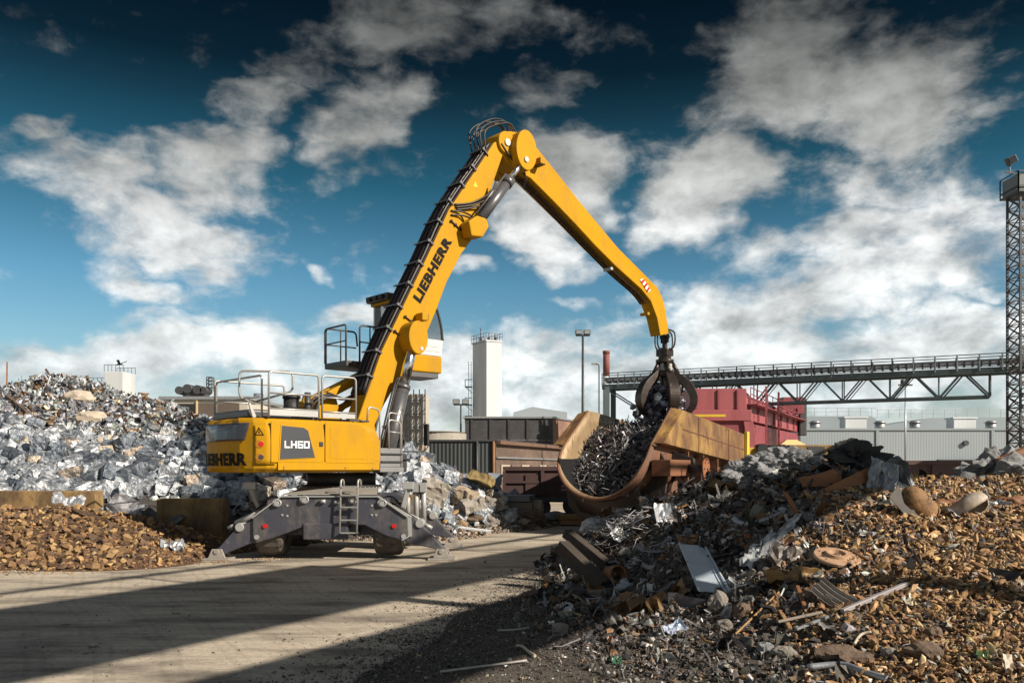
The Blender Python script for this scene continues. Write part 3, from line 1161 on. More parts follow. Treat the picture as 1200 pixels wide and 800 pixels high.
def small_lamps():
    c = P(702, 548, 68)
    h = CAMH + 121 * .068
    t = empty('lamp_post', (c.x, c.y, 0), 'thin lamp post with curved neck beside the striped chimney', 'street lamp')
    m = MB(); m.tube(round_path([(0, 0, 0), (0, 0, h), (-.35, 0, h + .05)], .3), .05, 8); m.build('pole', m_dark_steel, t)
    m = MB(); m.box((-.6, -.12, h - .02), (-.3, .12, h + .12)); m.build('lamp_head', m_galv, t)
    Y = 140
    c = P(710.5, 548, Y)
    t = empty('striped_chimney', (c.x, c.y, 0), 'tall slim chimney with faded red top and white shaft', 'chimney')
    h = CAMH + 137 * Y / F
    zs = CAMH + 107 * Y / F
    m = MB(); m.cyl((0, 0, 0), (0, 0, zs), .62, 24, .55); m.build('shaft', m_white_wall, t)
    m = MB(); m.cyl((0, 0, zs), (0, 0, h), .56, 24, .52); m.cyl((0, 0, h - .5), (0, 0, h), .6, 24); m.build('red_band', mat('chimney_red', (.20, .065, .06), (.15, .05, .045), rough=.7), t)
    c = P(769, 548, 130) if False else P(581, 548, 118)


small_lamps()


# ------------------------------------------------------------------ grey warehouse
def warehouse():
    Y = 92
    p0, p1 = P(938, 548, Y), P(1330, 548, Y)
    w = p1.x - p0.x
    h = CAMH + 44 * Y / F
    t = empty('grey_warehouse', (p0.x, p0.y, 0), 'long pale grey ribbed warehouse with roof vents behind the wagon', 'warehouse')
    m = MB(); m.box((0, 0, 0), (w, .3, h)); m.build('front_wall', corrugated('grey_ribs', (.26, .30, .33), (.235, .275, .305), .30, strength=.22), t)
    m = MB(); m.box((0, .303, 0), (w, 26, h - .06)); m.build('rear_block', m_grey_wall, t)
    m = MB(); m.box((-.2, -.15, h + .003), (w + .2, .5, h + .22)); m.build('roof_edge', m_grey_roof, t)
    for px in (1028, 1163):
        x = P(px, 548, Y).x - p0.x
        m = MB(); m.box((x - .16, -.12, 0), (x + .16, -.003, h)); m.build('downpipe', m_grey_roof, t)
    # upper storeys set back
    Y2 = 104
    for (a, b_, top) in ((925, 1036, 487.5), (1036, 1330, 488)):
        xa, xb = P(a, 548, Y2).x - p0.x, P(b_, 548, Y2).x - p0.x
        z1 = CAMH + (HOR - top) * Y2 / F
        m = MB()
        if a < 1000:
            m.slab([(xa, h), (xb, h), (xb - 1, z1 - .3), (xb - 1.6, z1), (xa, z1)], 12, 22)
        else:
            m.slab([(xa + .01, h), (xb, h), (xb, z1 + .2), (xa + 7, z1), (xa + .01, z1 - 1.1)], 14.5, 24)
        m.build('upper_storey', m_grey_roof, t)
        r_ = MB()
        yy_ = 12.1 if a < 1000 else 14.6
        n = int((xb - xa) / 1.4)
        for i in range(n):
            x = xa + .3 + i * 1.4
            r_.bar((x, yy_, z1 - .05), (x, yy_, z1 + 1.0), .05)
        r_.bar((xa, yy_, z1 + 1.0), (xb - 1, yy_, z1 + 1.0), .05)
        r_.bar((xa, yy_, z1 + .55), (xb - 1, yy_, z1 + .55), .04)
        r_.build('roof_railing', m_galv, t)
    for px, wd, hh in ((1001, 2.4, 1.0), (1128, 2.5, .95)):
        x = P(px, 548, Y + 4).x - p0.x
        q = MB(); q.box((x - wd / 2, 3.5, h), (x + wd / 2, 5.2, h + hh * 1.5)); q.box((x - wd / 2 - .15, 3.4, h + hh * 1.5), (x + wd / 2 + .15, 5.3, h + hh * 1.7)); q.build('roof_unit', m_white_wall, t, bevel=.04)
    for px in (1031, 1161, 955, 1072):
        x = P(px, 548, Y + 2).x - p0.x
        q = MB(); q.cyl((x, 2, h), (x, 2, h + .9), .55, 18); q.cyl((x, 2, h + .9), (x, 2, h + 1.15), .75, 18, .3); q.build('roof_vent', m_galv, t)
    x = P(1131, 548, Y).x - p0.x
    q = MB(); q.cyl((x, -.3, CAMH + 29 * .092), (x, -.003, CAMH + 29 * .092), .28, 16); q.build('wall_fan', m_dark_steel, t)
    for a, b_ in ((960, 1085), (1098, 1157)):
        x0, x1 = P(a, 548, Y).x - p0.x, P(b_, 548, Y).x - p0.x
        q = MB(); q.box((x0, -.5, CAMH + .5), (x1, -.003, CAMH + .9)); q.build('canopy', m_dark_steel if b_ > 1100 else m_galv, t)


warehouse()


# ------------------------------------------------------------------ conveyor bridge and lattice mast
def conveyor():
    Ya, Yb = 72.0, 58.0
    A = P(706, 548, Ya)
    B = P(1230, 548, Yb)
    A.z = B.z = 0
    d = (B - A).normalized()
    L_ = (B - A).length
    n = Vector((d.y, -d.x, 0))          # towards the camera
    t = empty('conveyor_bridge', A, 'long green grey lattice conveyor bridge crossing high above the yard', 'bridge')
    zr, zd, zc = 10.2, 9.05, 7.25

    def q(s, off, z):
        return d * s + n * off + Vector((0, 0, z))
    for off in (0, -1.6):
        m = MB(); m.bar(q(0, off, zd), q(L_, off, zd), .22, .42); m.build('deck_girder', m_steel_green, t)
        m = MB(); m.bar(q(5.5, off, zc), q(L_ - 3.5, off, zc), .16, .16); m.bar(q(0, off, zd), q(2.8, off, zc), .1); m.bar(q(2.8, off, zc), q(5.5, off, zc), .12); m.build('lower_chord', m_steel_green, t)
        for i in range(8):
            s0 = 2.8 + i * (L_ - 6.3) / 8
            s1 = 2.8 + (i + 1) * (L_ - 6.3) / 8
            sm_ = (s0 + s1) / 2
            m = MB()
            m.bar(q(s0, off, zc), q(sm_ - .15, off, zd), .1); m.bar(q(s0 + .25, off, zc), q(sm_ + .1, off, zd), .06)
            m.bar(q(sm_, off, zd), q(s1, off, zc), .12); m.bar(q(s1, off, zc), q(s1, off, zd), .07)
            m.build('web_brace', m_steel_green, t)
    m = MB(); m.bar(q(0, -.8, zd + .12), q(L_, -.8, zd + .12), 1.6, .06); m.build('walkway', m_dark_steel, t)
    for off in (.1, -1.7):
        m = MB()
        for z in (zr, zd + .75, zd + .3):
            m.bar(q(0, off, z), q(L_, off, z), .06)
        for i in range(24):
            s = i * L_ / 23
            m.bar(q(s, off, zd), q(s, off, zr), .08)
        m.build('handrail', m_steel_green, t)
    # belt in its trough with idlers, a touch paler
    m = MB(); m.bar(q(0, -.8, zd + .62), q(L_, -.8, zd + .62), .9, .22); m.build('belt_frame', m_galv, t)
    m = MB(); m.bar(q(0, -.8, zd + .78), q(L_, -.8, zd + .78), .7, .05); m.build('belt', m_black, t)
    for i in range(60):
        m = MB(); s = .3 + i * (L_ - .6) / 59; m.bar(q(s, -1.35, zd + .55), q(s, -.25, zd + .55), .12, .3); m.build('idler', m_dark_steel, t)
    for off in (0, -1.6):
        m = MB(); m.bar(q(.4, off, 0), q(.4, off, zd), .42, .42); m.build('support_leg', m_steel_green, t)

    # lattice light mast
    Y = 57
    c = P(1201, 548, Y)
    W = .74
    zt = CAMH + 318 * Y / F
    t = empty('light_mast', (c.x, c.y, 0), 'tall square lattice mast carrying floodlights beside the conveyor bridge', 'mast')
    for sx in (-1, 1):
        for sy in (-1, 1):
            m = MB(); m.bar((sx * W, sy * W, 0), (sx * W, sy * W, zt), .13); m.build('corner_post', m_dark_steel, t)
    nseg = 26
    for f in range(4):
        m = MB()
        for i in range(nseg):
            za, zb = zt * i / nseg, zt * (i + 1) / nseg
            a, b_ = [((-W, -W), (W, -W)), ((W, -W), (W, W)), ((W, W), (-W, W)), ((-W, W), (-W, -W))][f]
            m.bar((*a, za), (*b_, zb), .065); m.bar((*b_, za), (*a, zb), .065); m.bar((*a, zb), (*b_, zb), .06)
        m.build('lattice_face', m_dark_steel, t)
    m = MB(); m.box((-1.05, -1.05, zt), (1.05, 1.05, zt + .12)); m.build('platform', m_dark_steel, t)
    m = MB(); m.box((-.95, -.95, zt + .12), (.95, .95, zt + 1.25)); m.build('cabinet', mat('mast_cabinet', (.10, .12, .13), (.14, .16, .17), rough=.5), t, bevel=.03)
    for z in (.4, 1.35):
        m = MB()
        for i in range(4):
            a, b_ = [((-1.05, -1.05), (1.05, -1.05)), ((1.05, -1.05), (1.05, 1.05)), ((1.05, 1.05), (-1.05, 1.05)), ((-1.05, 1.05), (-1.05, -1.05))][i]
            m.bar((*a, zt + z), (*b_, zt + z), .06); m.bar((*a, zt), (*a, zt + 1.35), .06)
        m.build('platform_rail', m_dark_steel, t)
    for x, tl in ((-1.55, .45), (-.1, 0), (.9, 0)):
        m = MB(); m.bar((x, -1.0, zt + 1.2), (x, -.9, zt + 1.75), .08); m.build('bracket', m_dark_steel, t)
        q_ = MB(lambda a, b2, c2: (x + a * math.cos(tl) - c2 * math.sin(tl), -1.1 + b2, zt + 2.0 + a * math.sin(tl) + c2 * math.cos(tl)))
        q_.box((-.32, -.18, -.25), (.32, .2, .25)); l = q_.build('lamp_head', m_dark_steel, t, bevel=.04)
        g = MB(q_.T); g.box((-.26, -.205, -.20), (.26, -.183, .20)); g.build('lens', m_glass_dark, l)
    m = MB(); m.bar((-1.9, -1.0, zt + 1.3), (-.9, -1.0, zt + 1.1), .08); m.build('outrigger', m_dark_steel, t)


conveyor()


# ------------------------------------------------------------------ faded red crane
def red_crane():
    Y = 58
    o = P(818, 548, Y)
    t = empty('red_gantry_crane', (o.x, o.y, 0), 'faded red bridge crane with ladders and walkways behind the charging box', 'crane')

    def z_(py, yy=Y):
        return CAMH + (HOR - py) * yy / F
    s = Y / F
    zt, zm, zl = z_(455), z_(482), z_(500)
    x1 = 57 * s * 1.0
    # end housing facing the camera
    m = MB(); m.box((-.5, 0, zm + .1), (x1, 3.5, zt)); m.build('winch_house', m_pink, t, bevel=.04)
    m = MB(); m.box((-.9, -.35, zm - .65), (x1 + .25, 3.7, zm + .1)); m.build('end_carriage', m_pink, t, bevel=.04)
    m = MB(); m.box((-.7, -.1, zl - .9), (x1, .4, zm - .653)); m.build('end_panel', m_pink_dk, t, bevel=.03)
    for x in (-.2, 1.3, 2.6):
        m = MB(); m.box((x, -.12, zm + .15), (x + .12, -.003, zt - .1)); m.build('stiffener', m_pink_dk, t)
    # girder that runs back to the right
    e = P(936, 548, 78) - o
    d = Vector((e.x - x1, e.y, 0)).normalized()
    L_ = Vector((e.x - x1, e.y, 0)).length
    n = Vector((d.y, -d.x, 0))
    b0 = Vector((x1 + .02, .2, 0))

    def q(s_, off, z):
        return b0 + d * s_ + n * off + Vector((0, 0, z))
    m = MB(); m.prism([q(0, 0, zm - .55), q(L_, 0, zm - .55), q(L_, -1, zm - .55), q(0, -1, zm - .55)], [q(0, 0, zm + 1.15), q(L_, 0, zm + .95), q(L_, -1, zm + .95), q(0, -1, zm + 1.15)]); m.build('girder', m_pink, t, bevel=.03)
    for i in range(7):
        s_ = .8 + i * L_ / 7.2
        m = MB(); m.bar(q(s_, .06, zm - .5), q(s_, .06, zm + .95), .12, .1); m.build('stiffener', m_pink_dk, t)
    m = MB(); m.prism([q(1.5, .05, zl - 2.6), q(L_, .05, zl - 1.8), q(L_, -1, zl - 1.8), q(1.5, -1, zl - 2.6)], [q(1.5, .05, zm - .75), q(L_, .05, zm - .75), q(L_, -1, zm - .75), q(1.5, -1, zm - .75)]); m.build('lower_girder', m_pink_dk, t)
    for z in (zm + 1.9, zm + 1.5):
        pass
    m = MB()
    for z in (1.75, 2.2):
        m.bar(q(0, .3, zm + z - .55), q(L_, .3, zm + z - .75), .05)
    for i in range(12):
        s_ = i * L_ / 11
        m.bar(q(s_, .3, zm + .6), q(s_, .3, zm + 1.65), .05)
    m.build('handrail', m_pink_dk, t)
    m = MB(); m.prism([q(0, .02, zm + .45), q(L_, .02, zm + .45), q(L_, .75, zm + .45), q(0, .75, zm + .45)], [q(0, .02, zm + .52), q(L_, .02, zm + .52), q(L_, .75, zm + .52), q(0, .75, zm + .52)]); m.build('walkway', m_pink_dk, t)
    for s_ in (2.6, 7.5):
        m = MB()
        for off in (-.22, .22):
            m.bar(q(s_ + off, .85, zl - 2.0), q(s_ + off, .85, zm + 1.9), .06)
        for i in range(14):
            m.bar(q(s_ - .22, .85, zl - 1.8 + i * .35), q(s_ + .22, .85, zl - 1.8 + i * .35), .04)
        m.build('ladder', m_pink_dk, t)
    # sloping leg below the end housing
    m = MB(); m.prism([(x1 - .3, -.3, zm - .65), (x1 + .35, -.3, zm - .65), (x1 + 1.2, -.3, .2), (x1 + .5, -.3, .2)], [(x1 - .3, .5, zm - .65), (x1 + .35, .5, zm - .65), (x1 + 1.2, .5, .2), (x1 + .5, .5, .2)]); m.build('leg', m_pink, t, bevel=.03)
    m = MB(); m.box((-.6, -.2, .2), (0, .5, zl - .9)); m.build('leg', m_pink, t, bevel=.03)
    # hazard striped beam
    st = mat('yellow_paint_plain', (.62, .42, .02), (.5, .34, .02), rough=.5)
    m = MB(); m.box((-1.3, -.75, zl - .60), (x1 * .62, -.45, zl - .42)); hz = m.build('warning_beam', st, t)
    k = 7
    for i in range(k):
        x = -1.2 + i * (x1 * .62 + 1.2) / k
        m = MB(); m.prism([(x, -.754, zl - .59), (x + .2, -.754, zl - .59), (x + .32, -.754, zl - .43), (x + .12, -.754, zl - .43)], [(x, -.751, zl - .59), (x + .2, -.751, zl - .59), (x + .32, -.751, zl - .43), (x + .12, -.751, zl - .43)]); m.build('black_stripe', m_black, hz)
    m = MB(); m.box((-1.6, -1.1, zl + .62), (1.6, -.7, zl + .78)); m.build('guard_beam', st, t)
    # trolley machinery at the far end
    m = MB(); c = q(L_ - 1.6, -.3, zm + 1.0); m.box((c.x - 1, c.y - .6, c.z), (c.x + .9, c.y + .6, c.z + 1.5)); m.build('motor_house', m_pink_dk, t, bevel=.04)
    m = MB(); c = q(L_ - .4, .3, zm + .6); m.box((c.x - .2, c.y - .2, c.z - 1.5), (c.x + .5, c.y + .4, c.z + 1.9)); m.build('cable_reel', m_dark_steel, t, bevel=.1)
    m = MB(); c = q(L_ * .55, 1.2, zl - 1.1); m.prism([(c.x - 1.3, c.y, c.z), (c.x + 1.3, c.y, c.z), (c.x + 1.3, c.y + 1.6, c.z), (c.x - 1.3, c.y + 1.6, c.z)], [(c.x - .4, c.y + .5, c.z + .6), (c.x + .4, c.y + .5, c.z + .6), (c.x + .4, c.y + 1.1, c.z + .6), (c.x - .4, c.y + 1.1, c.z + .6)]); m.build('lamp_hood', mat('pale_yellow', (.62, .52, .25), (.55, .45, .2), rough=.5), t)


red_crane()


def yellow_carrier():
    Y = 44
    o = P(866, 548, Y)
    t = empty('transfer_car', (o.x, o.y, 0), 'rusty yellow beam carrier with black drive parts behind the charging box', 'carrier')
    s = Y / F

    def z_(py):
        return CAMH + (HOR - py) * s
    x = lambda px: (px - 866) * s
    m = MB(); m.box((x(868), 0, 0), (x(892), 1.2, z_(524))); m.build('end_post', m_crane_yellow, t, bevel=.04)
    m = MB(); m.box((x(892) + .003, .1, z_(541)), (x(925), 1.2, z_(531))); m.build('cross_beam', m_crane_yellow, t, bevel=.03)
    m = MB(); m.box((x(925) + .003, -.05, z_(543)), (x(977), 1.1, z_(521))); m.build('side_beam', mat('brown_yellow', (.30, .19, .05), (.18, .10, .045), rough=.7, scale=1.5, spots=.55, spot_col=(.06, .045, .04), spot_scale=3), t, bevel=.03)
    for px, r_ in ((893, .28), (905, .22), (917, .24)):
        m = MB(); m.cyl((x(px), -.2, z_(526)), (x(px), .6, z_(526)), r_, 16); m.box((x(px) - .15, -.1, z_(533)), (x(px) + .15, .5, z_(524))); m.build('drive_unit', m_black, t)
    m = MB(); m.box((x(903), -.1, z_(534)), (x(906), -.02, z_(522))); m.build('grab_rail', m_galv, t)
    m = MB(); m.box((x(946), -.07, z_(540)), (x(966), -.053, z_(523))); m.build('dark_plate', m_dark_steel, t)


yellow_carrier()


# ------------------------------------------------------------------ railway wagons
def wagon(name, x0, x1, Y, top, label, marks=True, bot=.95):
    t = empty(name, ((x0 + x1) / 2, Y, 0), label, 'wagon', 'open goods wagons')
    w = (x1 - x0) / 2
    m = MB()
    for y in (0, 2.7):
        m.box((-w, y, bot), (w, y + .08, top))
    for x in (-w, w - .08):
        m.box((x, .083, bot), (x + .08, 2.697, top))
    m.box((-w + .083, .083, bot), (w - .083, 2.697, bot + .1))
    m.build('side_panel', m_rail_red, t)
    m = MB()
    for y in (-.1, 2.7):
        m.box((-w - .06, y, top - .16), (w + .06, y + .18, top + .02))
    m.box((-w - .06, .083, top - .16), (-w + .1, 2.697, top + .02)); m.box((w - .1, .083, top - .16), (w + .06, 2.697, top + .02))
    m.build('top_rail', m_rail_red, t)
    m = MB(); m.box((-w, -.09, (bot + top) / 2 - .05), (w, -.003, (bot + top) / 2 + .05)); m.build('waist_rail', m_rail_red, t)
    m = MB(); m.box((-w - .05, -.11, bot - .22), (w + .05, 2.8, bot)); m.build('sole_bar', m_dark_steel, t)
    n = max(3, int((x1 - x0) / 1.45))
    for i in range(n + 1):
        x = -w + i * (2 * w) / n
        m = MB(); m.box((x - .07, -.14, bot), (x + .07, -.092, top - .17)); m.build('side_post', m_rail_red, t)
    for x in (-w + 1.6, -w + 3.2, w - 3.2, w - 1.6):
        q = MB(); q.cyl((x, .45, .47), (x, .58, .47), .46, 24); q.cyl((x, .38, .47), (x, .45, .47), .50, 24); q.cyl((x, 2.2, .47), (x, 2.33, .47), .46, 24)
        q.cyl((x, .3, .47), (x, 2.4, .47), .08, 10)
        q.build('wheelset', m_dark_steel, t)
    for sg in (-1, 1):
        for y in (.6, 2.1):
            q = MB(); q.cyl((sg * w, y, bot - .1), (sg * (w + .5), y, bot - .1), .09, 10); q.cyl((sg * (w + .5), y, bot - .1), (sg * (w + .58), y, bot - .1), .2, 16); q.build('buffer', m_dark_steel, t)
    q = MB(); q.box((-w + .95, -.06, bot + .1), (-w + 2.0, -.003, bot + 1.0)); q.build('door', m_rail_red, t)
    if marks:
        rnd = random.Random(4)
        for (x, z, rows, wd) in ((-w + 2.7, bot + 1.15, 3, .75), (-w + 2.55, bot + .28, 2, 1.25), (-w + 4.35, bot + .25, 3, .9)):
            q = MB()
            for r_ in range(rows):
                xx_ = x
                while xx_ < x + wd * (1 - .2 * (r_ % 2)):
                    l = rnd.uniform(.05, .14)
                    q.box((xx_, -.012, z + r_ * .16), (xx_ + l, -.004, z + r_ * .16 + .10))
                    xx_ += l + rnd.uniform(.02, .06)
            q.build('stencil_marks', mat('old_white_stencil', (.42, .40, .38), (.22, .19, .18), rough=.8, scale=9), t)
    return t


wagon('goods_wagon', -.35, 8.2, 38, 2.29, 'dark red goods wagon with white stencil marks behind the box mouth', True)
wagon('goods_wagon', 9.9, 24.6, 38, 2.56, 'long dark red goods wagon behind the rusty heap, warehouse behind it', False)
m = MB()
for y in (38.55, 40.1):
    m.box((-60, y, .004), (80, y + .07, .15))
tag(m.build('railway_track', mat('rail_steel', (.14, .09, .06), (.22, .19, .17), rough=.5)), kind='structure')

# ------------------------------------------------------------------ unseen bridge past the right edge, added to cast shadow bands over road and heap
def shade_bridge():
    t = empty('conveyor_bridge', (15.2, 13.7, 0), 'unseen conveyor bridge with a duct below, added to shade the yard road', 'bridge')
    t.location = (15.2, 13.7, 0)
    d = Vector((.5, .866, 0))
    n = Vector((.866, -.5, 0))

    def q(s, off, z):
        return d * s + n * off + Vector((0, 0, z))
    A_, B_ = -70, 50
    C_ = -5
    for (a_, b_, zt_) in ((A_, C_, 12.17), (C_ + .003, B_, 10.75)):
        m = MB(); m.prism([q(a_, 0, 10), q(b_, 0, 10), q(b_, 1.4, 10), q(a_, 1.4, 10)], [q(a_, 0, zt_), q(b_, 0, zt_), q(b_, 1.4, zt_), q(a_, 1.4, zt_)]); m.build('shade_gallery', m_grey_wall, t)
    m = MB(); m.prism([q(A_, 0, 7.6), q(B_, 0, 7.6), q(B_, 1.4, 7.6), q(A_, 1.4, 7.6)], [q(A_, 0, 8.27), q(B_, 0, 8.27), q(B_, 1.4, 8.27), q(A_, 1.4, 8.27)]); m.build('shade_duct', m_grey_wall, t)  # lower box added to shade the near slope of the heap
    m = MB()
    for z in (13.2,):
        m.bar(q(A_, .1, z), q(C_, .1, z), .14); m.bar(q(C_, .1, z - 1.42), q(B_, .1, z - 1.42), .14)
    for i in range(30):
        dz_ = 0 if A_ + i * 4.1 < C_ else -1.42
        m.bar(q(A_ + i * 4.1, .1, 12.17 + dz_), q(A_ + i * 4.1, .1, 13.2 + dz_), .08)
    m.build('handrail', m_steel_green, t)
    for s in (-40, 0, 40):
        m = MB(); m.bar(q(s - 8, .7, 0), q(s - 8, .7, 7.6), .4); m.bar(q(s - 8, .7, 8.27), q(s - 8, .7, 10), .3); m.build('support_leg', m_steel_green, t)


shade_bridge()
# ------------------------------------------------------------------ material handler
m_yel = mat('machine_yellow', (.48, .250, .005), (.44, .228, .005), rough=.5, scale=.7, bump=0.0, spots=.70, spot_col=(.34, .17, .025), spot_scale=5)
m_yel.node_tree.nodes['Principled BSDF'].inputs['Specular IOR Level'].default_value = .12
def weather(m, col, amount, scale, stretch, lo, hi):
    """road dust and grease streaks over a paint"""
    nt = m.node_tree
    b = nt.nodes['Principled BSDF']
    src = b.inputs['Base Color'].links[0].from_socket
    tc = N(nt, 'ShaderNodeTexCoord')
    mp = N(nt, 'ShaderNodeMapping')
    mp.inputs['Scale'].default_value = stretch
    nt.links.new(tc.outputs['Object'], mp.inputs['Vector'])
    n = N(nt, 'ShaderNodeTexNoise', Scale=scale, Detail=10, Roughness=.72)
    nt.links.new(mp.outputs[0], n.inputs['Vector'])
    r = ramp(nt, [(lo, (0, 0, 0)), (hi, (amount, amount, amount))])
    nt.links.new(n.outputs['Fac'], r.inputs['Fac'])
    mx = N(nt, 'ShaderNodeMix', data_type='RGBA')
    nt.links.new(r.outputs[0], mx.inputs['Factor'])
    nt.links.new(src, mx.inputs['A'])
    mx.inputs['B'].default_value = (*col, 1)
    nt.links.new(mx.outputs['Result'], b.inputs['Base Color'])


weather(m_yel, (.28, .16, .035), .65, 1.6, (1, 1, .35), .47, .76)
weather(m_yel, (.10, .07, .04), .8, 9, (1, 1, .8), .66, .74)
m_grey = mat('machine_dark_grey', (.055, .057, .078), (.040, .042, .056), rough=.5, scale=1.5, spots=.62, spot_col=(.15, .135, .12), spot_scale=4)
m_lgrey = mat('machine_light_grey', (.42, .42, .42), (.34, .34, .34), rough=.5, scale=2, metal=.3)
m_panel = mat('anthracite_panel', (.050, .055, .066), (.038, .042, .05), rough=.35, scale=1)
m_hose = mat('black_hose', (.012, .012, .013), (.025, .022, .022), rough=.45, scale=9)
m_pipe = mat('dark_pipe', (.060, .040, .040), (.035, .028, .03), rough=.28, scale=4, metal=.5)
m_chrome = mat('chrome_rod', (.72, .73, .75), (.62, .63, .66), rough=.16, metal=1.0, scale=2)
m_cylg = mat('cylinder_grey', (.16, .16, .17), (.11, .11, .12), rough=.35, metal=.5, scale=2)
m_rubber = mat('tyre_rubber', (.022, .02, .019), (.13, .11, .09), rough=.85, scale=4, bump=.3)
m_red = mat('red_reflector', (.55, .015, .012), (.45, .01, .01), rough=.25)
m_white = mat('white_paint', (.78, .78, .77), (.70, .70, .69), rough=.4, scale=2)
m_lett = mat('black_lettering', (.012, .011, .010), (.018, .016, .015), rough=.5)
m_lett.node_tree.nodes['Principled BSDF'].inputs['Specular IOR Level'].default_value = .05
m_rail = mat('rail_tube', (.44, .43, .41), (.34, .33, .32), rough=.4, metal=.5, scale=5)

MC = Vector((-4.55, 22.8, 0))
TH = R(42)
ct, st_ = math.cos(TH), math.sin(TH)
mach = empty('material_handler', MC, 'yellow material handler with raised cab, standing on four stabilizer legs', 'material handler')


def U(x, y, z):
    """slewing frame: x forward along the boom, y to the machine's left, z up"""
    return (ct * x - st_ * y, st_ * x + ct * y, z)


def bp(px, py, yo):
    """boom-plane coordinates (x, z) of the sight line through a pixel, lateral offset yo"""
    X0, Y0 = MC.x - st_ * yo, MC.y + ct * yo
    k = (px - 600) / F
    x = (k * Y0 - X0) / (ct - k * st_)
    Y = Y0 + st_ * x
    return (x, CAMH - (py - HOR) / F * Y)


def wp(px, py, Y):
    """undercarriage coordinates (world axes) on the plane Y"""
    p = P(px, py, Y) - MC
    return (p.x, p.z)


# ---- undercarriage
uc = MB()
uc.box((-.75, -1.7, .62), (.75, 1.7, 1.42))
uc.box((-1.5, -1.75, 1.0), (1.5, -1.15, 1.5)); uc.box((-1.5, 1.15, 1.0), (1.5, 1.75, 1.5))
uc.box((-.55, -2.0, .5), (.55, -1.703, .9))
und = uc.build('undercarriage', m_grey, mach, bevel=.03)
YN = 20.85
front = [(330, 582), (443, 582), (478, 606), (479, 629), (471, 633), (451, 627), (427, 615), (363, 614), (345, 621), (318, 631), (300, 636), (296, 630), (296, 607)]


def bridge(Yc, thick, name='stabilizer_beam'):
    o = [wp(px, py, YN) for px, py in front]
    m = MB()
    m.slab(o, Yc - thick / 2, Yc + thick / 2)
    b = m.build(name, m_grey, und, bevel=.025)
    return b


bf = bridge(YN - MC.y + .2, .42)
bb = bridge(-(YN - MC.y) - .2, .42)
# pale worn top plate
tp0, tp1 = wp(331, 581, YN), wp(442, 581, YN)
m = MB(); m.prism([(tp0[0], YN - MC.y + .01, tp0[1] + .025), (tp1[0], YN - MC.y + .01, tp1[1] + .025), (tp1[0] - .15, YN - MC.y + .9, tp0[1] + .16), (tp0[0] + .3, YN - MC.y + .9, tp0[1] + .16)],
                  [(tp0[0], YN - MC.y + .01, tp0[1] + .05), (tp1[0], YN - MC.y + .01, tp1[1] + .05), (tp1[0] - .15, YN - MC.y + .9, tp0[1] + .19), (tp0[0] + .3, YN - MC.y + .9, tp0[1] + .19)])
m.build('cover_plate', mat('worn_grey_plate', (.30, .285, .26), (.20, .19, .18), rough=.6, scale=4, spots=.6, spot_col=(.10, .09, .085), spot_scale=9), und, bevel=.01)
# edge flange that runs along the plate's outline
for pts in ([(296, 607), (330, 582), (443, 582), (478, 606), (479, 629), (471, 633)],):
    m = MB(); pp = [wp(*p, YN) for p in pts]
    for i in range(len(pp) - 1):
        m.bar((pp[i][0], YN - MC.y + .02, pp[i][1] + .012), (pp[i + 1][0], YN - MC.y + .02, pp[i + 1][1] + .012), .16, .03)
    m.build('edge_flange', m_lgrey, und)
for px in (311, 462):
    x, z = wp(px, 616, YN)
    m = MB(); m.cyl((x, YN - MC.y - .045, z), (x, YN - MC.y - .012, z), .055, 20); m.build('reflector', m_red, und)
for px, py in ((325, 589), (357, 585), (379, 587), (395, 588), (414, 585), (448, 589)):
    x, z = wp(px, py, YN)
    m = MB()
    if px in (379, 395):
        m.cyl((x - .06, YN - MC.y - .06, z), (x + .06, YN - MC.y - .06, z), .045, 12); m.cyl((x, YN - MC.y - .06, z), (x, YN - MC.y - .011, z), .03, 10)
    else:
        m.tube([(x + .10 * math.cos(a), YN - MC.y - .05, z + .08 * math.sin(a)) for a in np.linspace(0, 2 * math.pi, 15)[:-1]], .022, 8, closed=True)
        m.cyl((x, YN - MC.y - .10, z - .01), (x, YN - MC.y - .011, z - .01), .06, 14)
    m.build('tie_down_lug', m_lgrey, und)
for px, py in ((337, 592), (337, 604), (331, 603), (436, 592), (436, 603), (441, 603), (301, 629), (473, 628)):
    x, z = wp(px, py, YN)
    m = MB(); m.cyl((x, YN - MC.y - .028, z), (x, YN - MC.y - .011, z), .028 if px not in (301, 473) else .06, 12); m.build('bolt', m_lgrey, und)
# ladder hooked on the front
lad = MB()
ya = YN - MC.y - .12
xl, zt_ = wp(399.5, 562, YN - .12); xr, _ = wp(419.5, 562, YN - .12); _, zb_ = wp(400, 624, YN - .12)
for x in (xl, xr):
    lad.tube(round_path([(x + .03, ya + .22, zt_ - .15), (x + .03, ya + .18, zt_), (x, ya, zt_), (x - .02, ya - .05, zb_)], .08), .024, 8)
for py in (570, 580, 594, 609, 624):
    _, z = wp(400, py, YN - .12)
    lad.box((xl, ya - .06, z - .015), (xr, ya + .03, z + .015))
lad.build('access_ladder', m_rail, und)
# lamp brackets and hydraulic boxes on the corners
for x, y, w in ((-1.75, -1.3, .13), (1.75, -1.3, .13)):
    m = MB(); m.bar((x, y, 1.05), (x * 1.12, y - .25, 1.72), .16, .05); m.box((x * 1.12 - .14, y - .32, 1.72), (x * 1.12 + .14, y - .18, 1.9)); m.build('lamp_bracket', m_lgrey, und, bevel=.01)
for x in (1.72, 1.95, 2.15):
    m = MB(); m.cyl((x, .4, .75), (x, .35, 1.72), .07, 12); m.box((x - .08, .2, 1.6), (x + .08, .5, 1.85)); m.build('leg_cylinder', m_lgrey, und)

